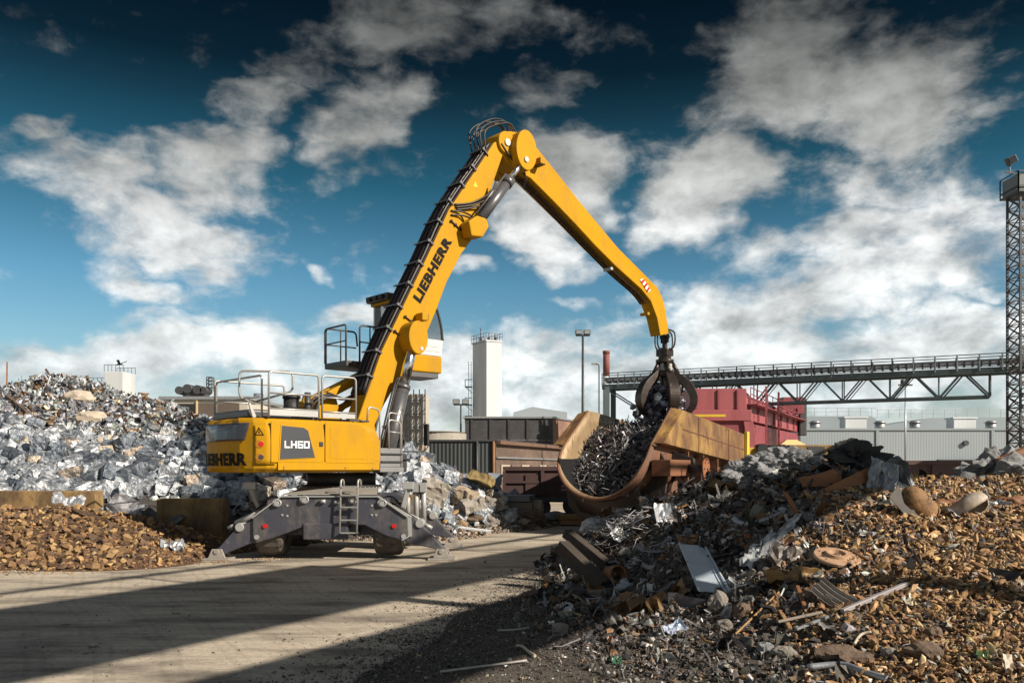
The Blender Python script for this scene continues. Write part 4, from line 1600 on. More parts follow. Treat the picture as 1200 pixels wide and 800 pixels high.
# ---- stabilizer legs
legR = [(474, 604), (486, 607), (493, 614), (519, 641), (526, 650), (515, 650), (510, 643), (478, 636), (470, 631), (470, 612)]
legL = [(300, 607), (292, 611), (278, 617), (253, 645), (245, 652), (256, 654), (267, 647), (297, 635), (304, 631), (304, 612)]
footR = [(511, 646), (524, 646), (533, 656), (502, 656)]
footL = [(252, 645), (263, 648), (271, 656), (239, 658)]


def leg(poly, pin, foot, yc, flip):
    def c(px, py):
        return wp(px, py, YN + .05)
    m = MB(); m.slab([c(*p) for p in poly], yc - .17, yc + .17)
    l = m.build('stabilizer_leg', m_grey, mach, bevel=.02)
    x, z = c(*pin)
    m = MB(); m.cyl((x, yc - .22, z), (x, yc + .22, z), .105, 20); m.build('pivot_pin', m_lgrey, l, bevel=.01)
    fx = [c(*p) for p in foot]
    xa, xb = min(p[0] for p in fx), max(p[0] for p in fx)
    xc = (xa + xb) / 2
    m = MB(); m.box((xa, yc - .36, .004), (xb, yc + .36, .05))
    for sg in (-1, 1):
        m.slab([(xa + .12, .05), (xb - .12, .05), (xc + .12, .27), (xc - .12, .27)], yc + sg * .22 - .03, yc + sg * .22 + .03)
    m.cyl((xc, yc - .28, .21), (xc, yc + .28, .21), .06, 14)
    m.build('foot_pad', mat('worn_foot_steel', (.40, .37, .33), (.25, .23, .21), rough=.55, metal=.3, scale=6), l, bevel=.008)
    return l


for yc in (YN - MC.y + .22, -(YN - MC.y) - .22):
    leg(legR, (492, 613), footR, yc, 1)
    leg(legL, (281, 617.5), footL, yc, -1)

weather(m_grey, (.22, .19, .15), .6, 2.2, (1, 1, .6), .48, .75)
for sx in (-1, 1):
    for k in range(3):
        m = MB(); y0 = YN - MC.y + .45 + .05 * k
        m.tube(smooth_path([(sx * (1.0 + .05 * k), y0, 1.35), (sx * 1.5, y0 + .05, 1.42 + .06 * k), (sx * 1.95, y0, 1.12), (sx * 2.35, y0, .86), (sx * 2.5, y0 + .02, .62)], 6), .022, 6)
        m.build('hydraulic_hose', m_hose, und)
    m = MB(); m.cyl((sx * 1.55, YN - MC.y + .5, 1.25), (sx * 2.35, YN - MC.y + .5, .85), .085, 16); m.cyl((sx * 2.35, YN - MC.y + .5, .85), (sx * 2.55, YN - MC.y + .5, .74), .05, 12); m.build('leg_ram', m_lgrey, und)

# ---- wheels
tread = []
for i, (yy) in enumerate((-1.25, 1.15)):
    for sx, xs in ((-1, (-1.46,)), (1, (1.46,))):
        for xc in xs:
            wt_ = MB()
            prof = [(.30, -.29), (.50, -.35), (.59, -.32), (.63, -.24), (.64, 0), (.63, .24), (.59, .32), (.50, .35), (.30, .29)]
            nseg = 40
            vv, ff = [], []
            for k in range(nseg):
                a = 2 * math.pi * k / nseg
                for (r_, o_) in prof:
                    rr_ = r_ - (.022 if (k % 2 and r_ > .58) else 0)
                    vv.append((xc + o_, yy + rr_ * math.cos(a), .63 + rr_ * math.sin(a)))
            q = len(prof)
            for k in range(nseg):
                for j in range(q - 1):
                    ff.append((k * q + j, k * q + j + 1, ((k + 1) % nseg) * q + j + 1, ((k + 1) % nseg) * q + j))
            w_ = empty('wheel', (0, 0, .06), None, None)
            w_.parent = mach
            wt_.add(vv, ff, False)
            wt_.build('tyre', m_rubber, w_)
            rm_ = MB(); rm_.cyl((xc - .27, yy, .63), (xc + .27, yy, .63), .31, 24); rm_.cyl((xc + sx * .27, yy, .63), (xc + sx * .33, yy, .63), .16, 16); rm_.build('rim', m_grey, w_, bevel=.01)
    m = MB(); m.bar((-1.5, yy, .69), (1.5, yy, .69), .25, .25); m.build('axle', m_grey, und)

# ---- slew ring
m = MB(); m.cyl((0, 0, 1.42), (0, 0, 1.72), .95, 48); m.cyl((0, 0, 1.72), (0, 0, 1.80), 1.05, 48); m.cyl((0, 0, 1.80), (0, 0, 2.12), .9, 48)
ring = m.build('slew_ring', m_black, mach)
for k in range(48):
    a = 2 * math.pi * k / 48
    m = MB(); m.cyl((1.055 * math.cos(a), 1.055 * math.sin(a), 1.735), (1.085 * math.cos(a), 1.085 * math.sin(a), 1.735), .022, 6); m.build('ring_bolt', m_lgrey, ring)

# ---- slewing platform body
ZB, ZT = 2.14, 3.42


def half_outline(d=0.0):
    """right half of the plan (y < 0), from the front round to the middle of the tail"""
    pts = [(.25 - d, -1.5 + d), (-2.62, -1.5 + d), (-2.85, -1.47 + d), (-3.08, -1.30 + d * .8), (-3.28, -.95 + d * .5), (-3.38 + d, -.5), (-3.42 + d, 0)]
    return pts


def outline(d=0.0):
    h = half_outline(d)
    return h + [(x, -y) for x, y in reversed(h[:-1])]


def side_lean(levels):
    """loft of the plan through heights: (z, inset, front extra)"""
    b = MB(U)
    n = len(outline())
    vs = []
    for z, d, fx in levels:
        o = outline(d)
        for i, (x, y) in enumerate(o):
            if x > .0:
                x += fx
            vs.append((x, y, z))
    fs = [tuple(range(n))[::-1], tuple((len(levels) - 1) * n + i for i in range(n))]
    for l in range(len(levels) - 1):
        for i in range(n):
            fs.append((l * n + i, l * n + (i + 1) % n, (l + 1) * n + (i + 1) % n, (l + 1) * n + i))
    b.add(vs, fs)
    return b


body = side_lean([(ZB, .16, 0), (ZB + .10, .03, .0), (ZB + .30, 0, .0), (ZB + .78, 0, -.01), (ZB + 1.02, .02, -.08), (ZB + 1.16, .06, -.22), (ZT - .03, .13, -.36), (ZT, .20, -.44)]).build('uppercarriage', m_yel, mach, bevel=.035, seg=3)
YR = -1.5
# sill, doors and recesses on the right flank (proud panels)
m = MB(U); m.box((-2.60, YR - .022, ZB + .06), (.20, YR - .002, ZB + .255)); m.build('sill_panel', m_yel, body, bevel=.008)


def side_poly(px_poly, y0, y1, name, mt, par, bev=.006):
    m = MB(U)
    pp = [bp(px, py, YR) for px, py in px_poly]
    m.prism([(x, y0, z) for x, z in pp], [(x, y1, z) for x, z in pp])
    return m.build(name, mt, par, bevel=bev)


d1 = side_poly([(317, 492.5), (378.5, 494), (378.5, 542), (317, 541.5)], YR - .030, YR - .004, 'engine_door', m_yel, body, .014)
d2 = side_poly([(380.5, 494), (418, 496.5), (428, 502), (436, 520), (439, 543), (380.5, 542.3)], YR - .030, YR - .004, 'side_door', m_yel, body, .014)
side_poly([(328, 497.5), (356, 500), (362.5, 504), (369.5, 536.5), (325.5, 539)], YR - .040, YR - .031, 'vent_frame', m_yel, d1, .008)
vent = side_poly([(329.5, 498.5), (355, 501), (360, 504.5), (368, 535.8), (327, 538)], YR - .047, YR - .041, 'vent_panel', m_panel, d1, .004)
side_poly([(386, 500), (417, 503.5), (421.5, 508), (428.5, 528), (429, 538), (386, 537)], YR - .036, YR - .031, 'pressed_panel', m_yel, d2, .004)
m = MB(U); x, z = bp(375.5, 520.5, YR); m.box((x - .05, YR - .05, z - .05), (x + .05, YR - .031, z + .06)); m.build('door_lock', m_black, d1, bevel=.008)
for px, py in ((332, 547), (332, 549.5), (404, 548), (404, 550.5), (318, 548), (436, 549)):
    m = MB(U); x, z = bp(px, py, YR); m.cyl((x, YR - .034, z), (x, YR - .022, z), .016, 8); m.build('bolt', m_dark_steel, body)

# model letters on the vent panel, built from bars: L H 6 0
LT = MB(U)


def put_glyph(rects, u0, w):
    A = bp(332.3, 524.7, YR); B = bp(361.5, 525.2, YR); Tp = bp(332.3, 516.2, YR)
    ax = B[0] - A[0]; hz = Tp[1] - A[1]
    for (a, b_, c, d) in rects:
        LT.box((A[0] + (u0 + a * w) * ax, YR - .054, A[1] + b * hz if False else A[1] + b_ * hz), (A[0] + (u0 + c * w) * ax, YR - .0475, A[1] + d * hz))


t_ = .24
put_glyph([(0, 0, t_, 1), (t_, 0, 1, .22)], 0, .22)
put_glyph([(0, 0, t_, 1), (1 - t_, 0, 1, 1), (t_, .39, 1 - t_, .61)], .25, .23)
put_glyph([(0, 0, t_, 1), (t_, 0, 1, .2), (t_, .8, 1, 1), (t_, .42, 1, .6), (1 - t_, .2, 1, .42)], .52, .22)
put_glyph([(0, 0, t_, 1), (1 - t_, 0, 1, 1), (t_, 0, 1 - t_, .2), (t_, .8, 1 - t_, 1)], .77, .23)
LT.build('model_lettering', m_white, vent)

# tail: dark window wrapped round the upper corner, lamps, warning triangle, lettering
ZLV = [ZB, ZB + .10, ZB + .30, ZB + .78, ZB + 1.02, ZB + 1.16, ZT - .03, ZT]
DLV = [.16, .03, 0, 0, .02, .06, .13, .20]


def tail_pt(s, z, out=0.0):
    """point on the tail skin; s runs from the right flank corner (0) round to the middle of the tail"""
    def run(d):
        h = half_outline(d)[1:]
        return [Vector((x, y)) for x, y in h] + [Vector((x, -y)) for x, y in reversed(h[:-1])]
    h0, h1 = run(0), run(float(np.interp(z, ZLV, DLV)))
    L_ = [0]
    for i in range(1, len(h0)):
        L_.append(L_[-1] + (h0[i] - h0[i - 1]).length)
    s = max(0, min(s, L_[-1] - 1e-4))
    i = max(k for k in range(len(L_) - 1) if L_[k] <= s)
    t = (s - L_[i]) / (L_[i + 1] - L_[i])
    p = h1[i].lerp(h1[i + 1], t)
    # smoothed outward direction
    def nrm(k):
        k = max(0, min(k, len(h0) - 2))
        d = (h0[k + 1] - h0[k]).normalized()
        n = Vector((d.y, -d.x))
        return n if n.dot(h0[k] - Vector((-1.5, 0))) > 0 else -n
    n = nrm(i)
    n = (n + (nrm(i + 1) if t > .5 else nrm(i - 1)) * abs(t - .5)).normalized()
    return (p.x + n.x * out, p.y + n.y * out, z)


def tail_px(s):
    p = Vector(tail_pt(s, 3)); w = Vector(U(*p)) + MC
    return 600 + w.x / w.y * F


def wrap_patch(uvs, faces, out, name, mt, par, thick=.004):
    b = MB(U)
    b.add([tail_pt(s, z, out + thick) for s, z in uvs], faces)
    return b.build(name, mt, par)


# window: grid patch, between s0..s1, upper tail (skin leans in with height)
def lean(z):
    return 0.0


def wrap_grid(s0, s1, z0, z1, out, name, mt, par, slant=0.0, ns=24, nzz=8):
    b = MB(U)
    vs, fs = [], []
    for j in range(nzz + 1):
        z = z0 + (z1 - z0) * j / nzz
        for i in range(ns + 1):
            s = s0 + slant * (1 - j / nzz) + (s1 - s0 - slant * (1 - j / nzz)) * i / ns
            vs.append(tail_pt(s, z, out + lean(z)))
    for j in range(nzz):
        for i in range(ns):
            a = j * (ns + 1) + i
            fs.append((a, a + 1, a + ns + 2, a + ns + 1))
    b.add(vs, fs, True)
    return b.build(name, mt, par, solid=.012)


wrap_grid(.62, 2.95, ZB + .74, ZT - .12, .022, 'tail_window', mat('tinted_window', (.030, .032, .045), (.05, .05, .07), rough=.12, scale=1.5), body, slant=.16)
wrap_grid(.05, .50, ZB + .18, ZT - .18, .020, 'tail_corner_panel', m_yel, body, slant=0.0, ns=10)
for z in (ZB + .66, ZB + .36):
    b = MB(U)
    c = Vector(tail_pt(.40, z, .035))
    c2 = Vector(tail_pt(.40, z, -.04))
    b.cyl(c2, c, .105, 24)
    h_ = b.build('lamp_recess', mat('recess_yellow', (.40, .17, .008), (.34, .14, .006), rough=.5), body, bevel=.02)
    b = MB(U); cc = Vector(tail_pt(.36, z, .04)); c3 = Vector(tail_pt(.36, z, .02)); b.cyl(c3, cc, .06, 20); b.build('tail_light', m_red if z > ZB + .5 else m_dark_steel, h_)
v_, f_ = text_geo('LIEBHERR', .045)
b = MB(U); b.add([tail_pt(2.85 - x * 2.15, ZB + .16 + y * .30, .018) for x, y in v_], [tuple(reversed(q)) for q in f_]); b.build('tail_lettering', m_lett, body, solid=.006)
# warning triangle on the corner
def on_tail(pts, o):
    return [tail_pt(s, z, o + lean(z)) for s, z in pts]


b = MB(U); zc_ = ZB + .86
tri = [(.40 - .11, zc_), (.40 + .11, zc_), (.40, zc_ + .20)]
tri2 = [(.40 - .07, zc_ + .025), (.40 + .07, zc_ + .025), (.40, zc_ + .15)]
for i in range(3):
    j = (i + 1) % 3
    b.add(on_tail([tri[i], tri[j], tri2[j], tri2[i]], .028), [(0, 1, 2, 3)])
b.add(on_tail([(.385, zc_ + .045), (.415, zc_ + .045), (.41, zc_ + .11), (.39, zc_ + .11)], .028), [(0, 1, 2, 3)])
b.build('warning_triangle', m_lett, body, solid=.004)

# deck
m = MB(U); m.box((-2.9, -1.2, ZT + .003), (.1, 1.3, ZT + .05)); m.build('deck', m_panel, mach, bevel=.01)
m = MB(U); m.box((-3.05, -.9, ZT + .004), (-1.9, 1.1, ZT + .22)); m.build('engine_hood', m_panel, mach, bevel=.06, seg=3)
m = MB(U); m.cyl((-1.75, -.55, ZT + .05), (-1.75, -.55, ZT + .55), .19, 24); m.cyl((-1.75, -.55, ZT + .55), (-1.75, -.55, ZT + .62), .22, 24); m.cyl((-1.75, -.55, ZT + .3), (-1.75, -.55, ZT + .34), .21, 24)
m.build('air_cleaner', m_black, mach)
m = MB(U); m.cyl((-1.2, -.35, ZT + .05), (-1.2, -.35, ZT + .75), .08, 16); m.build('exhaust_pipe', m_dark_steel, mach)
m = MB(U); m.prism([(-3.0, -1.05, ZT + .02), (-2.9, -1.05, ZT + .02), (-2.9, -1.0, ZT + .02), (-3.0, -1.0, ZT + .02)], [(-3.1, -1.05, ZT + .35), (-3.06, -1.05, ZT + .35), (-3.06, -1.0, ZT + .35), (-3.1, -1.0, ZT + .35)]); m.build('mirror_arm', m_lgrey, mach)


def rail_loop(x0, x1, y, z0, z1, mids, kick=None, r=.026):
    m = MB(U)
    m.tube(round_path([(x0, y, z0), (x0, y, z1), (x1, y, z1), (x1, y, z0)], .10), r, 8)
    for z in mids:
        m.tube([(x0, y, z), (x1, y, z)], r * .8, 8)
    o = m.build('deck_railing', m_rail, mach)
    if kick:
        q = MB(U); q.box((x0, y - .012, kick[0]), (x1, y + .012, kick[1])); q.build('toe_board', m_lgrey, o)
    return o


xa, _ = bp(315, 480, -1.42); xb, _ = bp(373.5, 480, -1.42); xc, _ = bp(377.5, 480, -1.42); xd, _ = bp(417, 480, -1.42)
rail_loop(xa, xb, -1.42, ZT + .02, ZT + 1.08, (ZT + .58, ZT + .22), (ZT + .06, ZT + .21))
rail_loop(xc, xd, -1.42, ZT + .02, ZT + 1.08, (ZT + .55, ZT + .20), (ZT + .06, ZT + .17))
# tail railings (across the back and along the far side)
m = MB(U)
m.tube(round_path([(-2.85, -1.2, ZT), (-2.85, -1.2, ZT + 1.0), (-2.95, 1.15, ZT + 1.0), (-2.95, 1.15, ZT)], .1), .026, 8)
m.tube([(-2.87, -1.2, ZT + .5), (-2.95, 1.15, ZT + .5)], .02, 8)
m.build('deck_railing', m_rail, mach)
m = MB(U)
m.tube(round_path([(-2.95, 1.25, ZT), (-2.95, 1.25, ZT + 1.05), (-1.0, 1.3, ZT + 1.05), (-1.0, 1.3, ZT)], .1), .026, 8)
m.tube([(-2.95, 1.25, ZT + .52), (-1.0, 1.3, ZT + .52)], .02, 8)
m.build('deck_railing', m_rail, mach)
m = MB(U)
m.tube(round_path([(-2.55, -.2, ZT + .4), (-2.95, -.2, ZT + .55), (-2.95, -.2, ZT + 1.18), (-1.9, -.9, ZT + 1.18), (-1.9, -.9, ZT + .7), (-2.6, -.4, ZT + .45)], .12), .026, 8)
m.build('deck_railing', m_rail, mach)

# front right step platform
m = MB(U); m.box((.26, -1.45, ZB + .0), (1.0, -.75, ZB + .12)); m.box((.27, -1.43, ZB + .123), (.98, -.8, ZB + .62)); sp = m.build('step_platform', mat('step_grey', (.20, .20, .21), (.15, .15, .16), rough=.5, scale=3), mach, bevel=.015)
for z in (ZB + .25, ZB + .45):
    m = MB(U); m.box((.3, -1.47, z), (.95, -1.432, z + .04)); m.build('step_slot', m_black, sp)
for x in (.27, .92):
    m = MB(U)
    m.tube(round_path([(x, -1.42, ZB + .1), (x, -1.42, ZB + 1.35 - (.05 if x > .5 else -.25)), (x - .35 if x < .5 else x - .38, -1.42, ZB + 1.42 - (.05 if x > .5 else -.25)), (x - .38, -1.42, ZB + (1.3 if x < .5 else .7))], .12), .024, 8)
    m.build('grab_handle', m_rail, sp)
m = MB(U); m.tube(round_path([(.55, -1.42, ZB + .6), (.55, -1.42, ZB + 1.55), (.95, -1.42, ZB + 1.5), (.95, -1.42, ZB + .6)], .1), .02, 8); m.tube([(.55, -1.42, ZB + 1.05), (.95, -1.42, ZB + 1.02)], .018, 8); m.build('grab_handle', m_rail, sp)
m = MB(U); m.tube(round_path([(1.0, -.9, ZB + .55), (2.0, -1.0, ZB + .55), (2.15, -1.0, ZB + .75)], .1), .018, 8); m.build('mirror_bracket', m_black, sp)
m = MB(U); m.box((2.05, -1.06, ZB + .72), (2.13, -.86, ZB + 1.32)); m.build('mirror', m_black, sp, bevel=.03)
# valve block and pedestal between the boom feet
m = MB(U); m.box((.5, -.6, ZB), (1.7, .6, ZB + .5)); m.box((.7, -.35, ZB + .5), (1.2, .35, ZB + .9)); m.build('boom_pedestal', m_black, mach, bevel=.03)
m = MB(U)
for i in range(9):
    y = -.62 + i * .05
    m.tube(smooth_path([(1.25 + .04 * (i % 3), y, ZB + .4), (1.5 + .1 * math.sin(i), y - .08, ZB + .9 + .1 * math.cos(i * 2)), (1.15, y, ZB + 1.25)], 5), .03, 6)
m.build('hose_bundle', m_hose, mach)

# ---- boom
BY = .33
bo = [(419, 493), (447, 412), (483, 337), (501, 300), (526, 246), (564, 190), (579, 167), (587, 164), (591, 168), (590, 180), (577, 218), (567, 250), (557, 276), (541, 297), (524, 330), (512, 362), (497, 398), (480, 425), (466, 447), (450, 475), (436, 505), (424, 503)]
BPTS = [bp(px, py, -BY) for px, py in bo]
m = MB(U); m.slab(BPTS, -BY, BY)
boom = m.build('boom', m_yel, mach, bevel=.03)
foot = bp(427, 500, -BY)
m = MB(U); m.cyl((foot[0], -BY - .12, foot[1]), (foot[0], BY + .12, foot[1]), .24, 24)
for y in (-BY - .10, BY + .03):
    m.slab([(foot[0] - .35, ZB + .5), (foot[0] + .45, ZB + .5), (foot[0] + .22, foot[1] + .2), (foot[0] - .2, foot[1] + .2)], y, y + .07)
m.build('boom_foot_bearing', m_yel, mach, bevel=.015)
# lettering along the boom
A = Vector(bp(492.5, 356, -BY)); B = Vector(bp(530, 283, -BY)); Tp = Vector(bp(483.2, 348.8, -BY))
ax = B - A; up = Vector((-ax.y, ax.x)).normalized() * abs((Tp - A).dot(Vector((-ax.y, ax.x)).normalized()))
v_, f_ = text_geo('LIEBHERR', .06)
b = MB(U); b.add([(A.x + ax.x * x + up.x * y, -BY - .006, A.y + ax.y * x + up.y * y) for x, y in v_], f_); b.build('lettering', m_lett, boom, solid=.006)
# pipes on the back of the boom, with clamps
back = [Vector(bp(px, py, -BY)) for px, py in ((430, 462), (447, 412), (483, 337), (501, 300), (526, 246), (564, 190), (577, 170))]


def off_path(pts, o):
    out = []
    for i, p in enumerate(pts):
        d = (pts[min(i + 1, len(pts) - 1)] - pts[max(i - 1, 0)]).normalized()
        out.append(p + Vector((-d.y, d.x)) * o)
    return out


for k, y in enumerate((-.28, -.19, -.10, 0, .10, .19, .28)):
    pp = off_path(back, .10 + .03 * (k % 2))
    m = MB(U); m.tube(smooth_path([(p.x, y, p.y) for p in pp], 4), .036 if k % 2 else .045, 8); m.build('hydraulic_pipe', m_pipe if k % 3 else m_hose, boom)
m = MB(U); pp = off_path(back, .012); m.prism([(p.x, -.30, p.y) for p in pp] + [(p.x, -.30, p.y) for p in reversed(off_path(back, .045))], [(p.x, .30, p.y) for p in pp] + [(p.x, .30, p.y) for p in reversed(off_path(back, .045))]); m.build('pipe_bed', m_pipe, boom)
tot = []
for i in range(len(back) - 1):
    tot.append((back[i + 1] - back[i]).length)
for s in np.linspace(.5, sum(tot) - .4, 12):
    i = 0; a = s
    while a > tot[i]:
        a -= tot[i]; i += 1
    p = back[i].lerp(back[i + 1], a / tot[i]); d = (back[i + 1] - back[i]).normalized(); n = Vector((-d.y, d.x))
    c = p + n * .19
    m = MB(U); m.bar((c.x, -.35, c.y), (c.x, .33, c.y), .07, .03); e_ = p - n * .02
    m.bar((c.x, -.36, c.y), (e_.x, -.36, e_.y), .035); m.cyl((c.x, -.39, c.y), (c.x, -.33, c.y), .045, 8)
    m.build('pipe_clamp', m_cylg, boom)
# small loose pipes on the flank
for a_, b_ in (((474, 371), (494, 386)), ((462, 388), (482, 405)), ((528, 259), (542, 272))):
    p, q = bp(*a_, -BY), bp(*b_, -BY)
    m = MB(U); m.tube([(p[0], -BY - .03, p[1]), (q[0], -BY - .03, q[1])], .02, 6)
    for t in (0, .35, .7, 1):
        c = (p[0] + (q[0] - p[0]) * t, p[1] + (q[1] - p[1]) * t); m.cyl((c[0], -BY - .07, c[1]), (c[0], -BY - .004, c[1]), .035, 8)
    m.build('grease_line', m_pipe, boom)
# warning sign on the boom
b = MB(U); c = bp(557, 216, -BY)
b.add([(c[0] - .09, -BY - .006, c[1] - .08), (c[0] + .09, -BY - .006, c[1] - .08), (c[0], -BY - .006, c[1] + .09)], [(0, 1, 2)]); b.build('warning_triangle', mat('sticker_yellow', (.75, .55, .02), (.6, .42, .02), rough=.5), boom, solid=.004)

# cylinder lugs: raised round bosses on both flanks
L1 = bp(489, 398, -BY - .45)       # lower lug (boom cylinders)
def boss(name, c, r, y0, y1, par, rod_r=.07, tail=None):
    m = MB(U)
    m.slab([(c[0] + r * .80 * math.cos(a), c[1] + r * 1.15 * math.sin(a)) for a in np.linspace(0, 2 * math.pi, 41)[:-1]], y0, y1)
    if tail:
        m.slab(tail, y0, y1)
    o = m.build(name, m_yel, par, bevel=.02)
    return o


for sg in (-1, 1):
    ys = (sg * (BY + .001), sg * (BY + .52))
    boss('cylinder_lug', (L1[0], L1[1] + .06), .40, min(ys), max(ys), boom)
    m = MB(U); m.cyl((L1[0] + .10, sg * (BY + .5), L1[1] - .24), (L1[0] + .10, sg * (BY + .535), L1[1] - .24), .055, 16); m.build('pin_cap', m_lgrey, boom)
# work light pod
c = bp(489, 374, -BY)
m = MB(U); m.box((c[0] - .10, -BY - .38, c[1] - .08), (c[0] + .12, -BY - .03, c[1] + .14)); lp = m.build('work_light', m_yel, boom, bevel=.03)
m = MB(U); m.box((c[0] + .123, -BY - .36, c[1] - .05), (c[0] + .135, -BY - .06, c[1] + .11)); m.build('lens', m_black, lp)
# boom cylinders
for sg in (-1, 1):
    y = sg * (BY + .27)
    base = Vector(bp(451, 548, -BY - .27)); top_ = Vector((L1[0], L1[1]))
    d = (top_ - base).normalized()
    mid = base + d * 2.35
    m = MB(U)
    m.cyl((base.x, y, base.y), (mid.x, y, mid.y), .19, 24); m.cyl((mid.x - d.x * .12, y, mid.y - d.y * .12), (mid.x, y, mid.y), .205, 24)
    m.cyl((base.x, y - .13, base.y), (base.x, y + .13, base.y), .22, 20)
    cyl = m.build('boom_cylinder', m_cylg, mach)
    m = MB(U); m.cyl((mid.x, y, mid.y), (top_.x, y, top_.y), .15, 24); m.build('rod', m_chrome, cyl)
    m = MB(U); n = Vector((-d.y, d.x))
    for k, o in enumerate((.23, .27)):
        a, e_ = base + d * .5 + n * o, mid + n * o * .9
        m.tube(smooth_path([(base.x, y + .1, base.y + .2), (a.x, y + .05 * k, a.y), (e_.x, y + .05 * k, e_.y), (mid.x + d.x * .1, y, mid.y + d.y * .1)], 5), .03, 6)
    for t in (.4, 1.0, 1.6, 2.1):
        c = base + d * t
        m.cyl((c.x, y, c.y), (c.x + d.x * .06, y, c.y + d.y * .06), .19, 20)
    m.build('cylinder_hose', m_hose, cyl)
    bx = bp(451, 548, -BY - .27)
# stick cylinders
S0 = Vector(bp(559, 263, -BY - .30)); S1 = Vector(bp(614, 188, -BY - .30))
for sg in (-1, 1):
    y = sg * (BY + .27)
    m = MB(U)
    pl = [(S0.x - .32, S0.y - .42), (S0.x + .12, S0.y - .38), (S0.x + .36, S0.y - .02), (S0.x + .25, S0.y + .2), (S0.x - .1, S0.y + .22), (S0.x - .42, S0.y - .02)]
    ys = sorted((sg * (BY + .001), sg * (BY + .44)))
    m.slab(pl, ys[0], ys[1]); m.build('stick_cylinder_lug', m_yel, boom, bevel=.04)
    d = (S1 - S0).normalized(); mid = S0 + d * 2.1
    a = S0 + d * .25
    m = MB(U); m.cyl((a.x, y, a.y), (mid.x, y, mid.y), .155, 24); m.cyl((mid.x - d.x * .25, y, mid.y - d.y * .25), (mid.x, y, mid.y), .19, 24); m.cyl((S0.x, y - .14, S0.y), (S0.x, y + .14, S0.y), .18, 20)
    n = Vector((-d.y, d.x)); p, q = a + n * .21, mid + n * .2
    m.tube([(p.x, y, p.y), (q.x, y, q.y)], .03, 8)
    cyl = m.build('stick_cylinder', m_cylg, mach)
    m = MB(U); m.cyl((mid.x, y, mid.y), (S1.x, y, S1.y), .085, 20); m.build('rod', m_chrome, cyl)
# hoses that cross the boom to the stick cylinder
m = MB(U)
for k in range(3):
    a = bp(532 + k, 240 + k * 3, -BY); b_ = bp(552, 238 + k * 3, -BY); c = bp(568, 226 + k * 5, -BY); e_ = bp(574, 215 + k * 3, -BY)
    m.tube(smooth_path([(a[0], -BY - .03, a[1]), (b_[0], -BY - .10, b_[1]), (c[0], -BY - .25, c[1] - .05), (e_[0], -BY - .3, e_[1])], 6), .028, 6)
for k in range(2):
    a = bp(528, 247 + k * 5, -BY); b_ = bp(541, 250 + k * 4, -BY); c = bp(552, 262 + k * 2, -BY)
    m.tube(smooth_path([(a[0], -BY - .03, a[1]), (b_[0], -BY - .12, b_[1]), (c[0], -BY - .4, c[1])], 6), .026, 6)
m.build('hydraulic_hose', m_hose, boom)

# ---- stick
SY = .33
so_ = [(588, 158), (597, 153.5), (607, 155), (618, 161), (630, 174), (655, 205), (680, 237), (725, 291), (759, 325), (771, 337), (777, 350), (780, 362), (784, 391), (774, 393), (770, 372), (763, 353), (752, 339), (722, 312), (698, 288), (674, 262), (648, 235), (622, 209), (606, 200), (594, 190), (587, 175)]
SP = [bp(px, py, -SY) for px, py in so_]
m = MB(U)
SW = [float(np.interp(px, [590, 640, 770, 784], [.34, .33, .25, .20])) for px, py in so_]
SQ = [bp(px, py, -w) for (px, py), w in zip(so_, SW)]
m.prism([(x, -w, z) for (x, z), w in zip(SQ, SW)], [(x, w, z) for (x, z), w in zip(SQ, SW)])
stick = m.build('stick', m_yel, mach, bevel=.03)
hd = bp(592, 168, -BY)
m = MB(U); m.cyl((hd[0], -BY - .10, hd[1]), (hd[0], BY + .10, hd[1]), .34, 32); m.build('stick_pivot', m_yel, stick, bevel=.02)
m = MB(U); m.cyl((hd[0], -BY - .14, hd[1]), (hd[0], -BY - .103, hd[1]), .11, 20); m.build('pin_cap', m_lgrey, stick)
e1 = bp(617, 176, -SY - .38)
for sg in (-1, 1):
    ys = sorted((sg * (SY + .001), sg * (SY + .40)))
    m = MB(U); m.slab([(e1[0] + .48 * math.cos(a) * .9, e1[1] + .62 * math.sin(a)) for a in np.linspace(0, 2 * math.pi, 33)[:-1]], ys[0], ys[1]); m.build('stick_lug', m_yel, stick, bevel=.025)
    m = MB(U); m.cyl((S1.x, sg * (SY + .40), S1.y), (S1.x, sg * (SY + .44), S1.y), .085, 16); m.build('pin_cap', m_lgrey, stick)
c = bp(627, 192, -SY)
m = MB(U); m.box((c[0] - .12, -SY - .38, c[1] - .1), (c[0] + .12, -SY - .004, c[1] + .1)); lp = m.build('work_light', m_yel, stick, bevel=.03)
m = MB(U); m.box((c[0] - .1, -SY - .36, c[1] - .112), (c[0] + .1, -SY - .03, c[1] - .102)); m.build('lens', m_black, lp)
# pipes under the stick
und_ = [Vector(bp(px, py, -SY)) for px, py in ((612, 203), (622, 209), (674, 262), (722, 312), (752, 339), (763, 353))]
for y in (-.10, .02, .14):
    pp = off_path(und_, -.05)
    m = MB(U); m.tube(smooth_path([(p.x, y, p.y) for p in pp], 4), .03, 8); m.build('hydraulic_pipe', m_pipe, stick)
for px, py in ((721, 313), (764, 366)):
    c = bp(px, py, -SY); m = MB(U); m.box((c[0] - .06, -.18, c[1] - .07), (c[0] + .06, .18, c[1] + .03)); m.build('pipe_clamp', m_lgrey if px < 740 else m_yel, stick, bevel=.01)
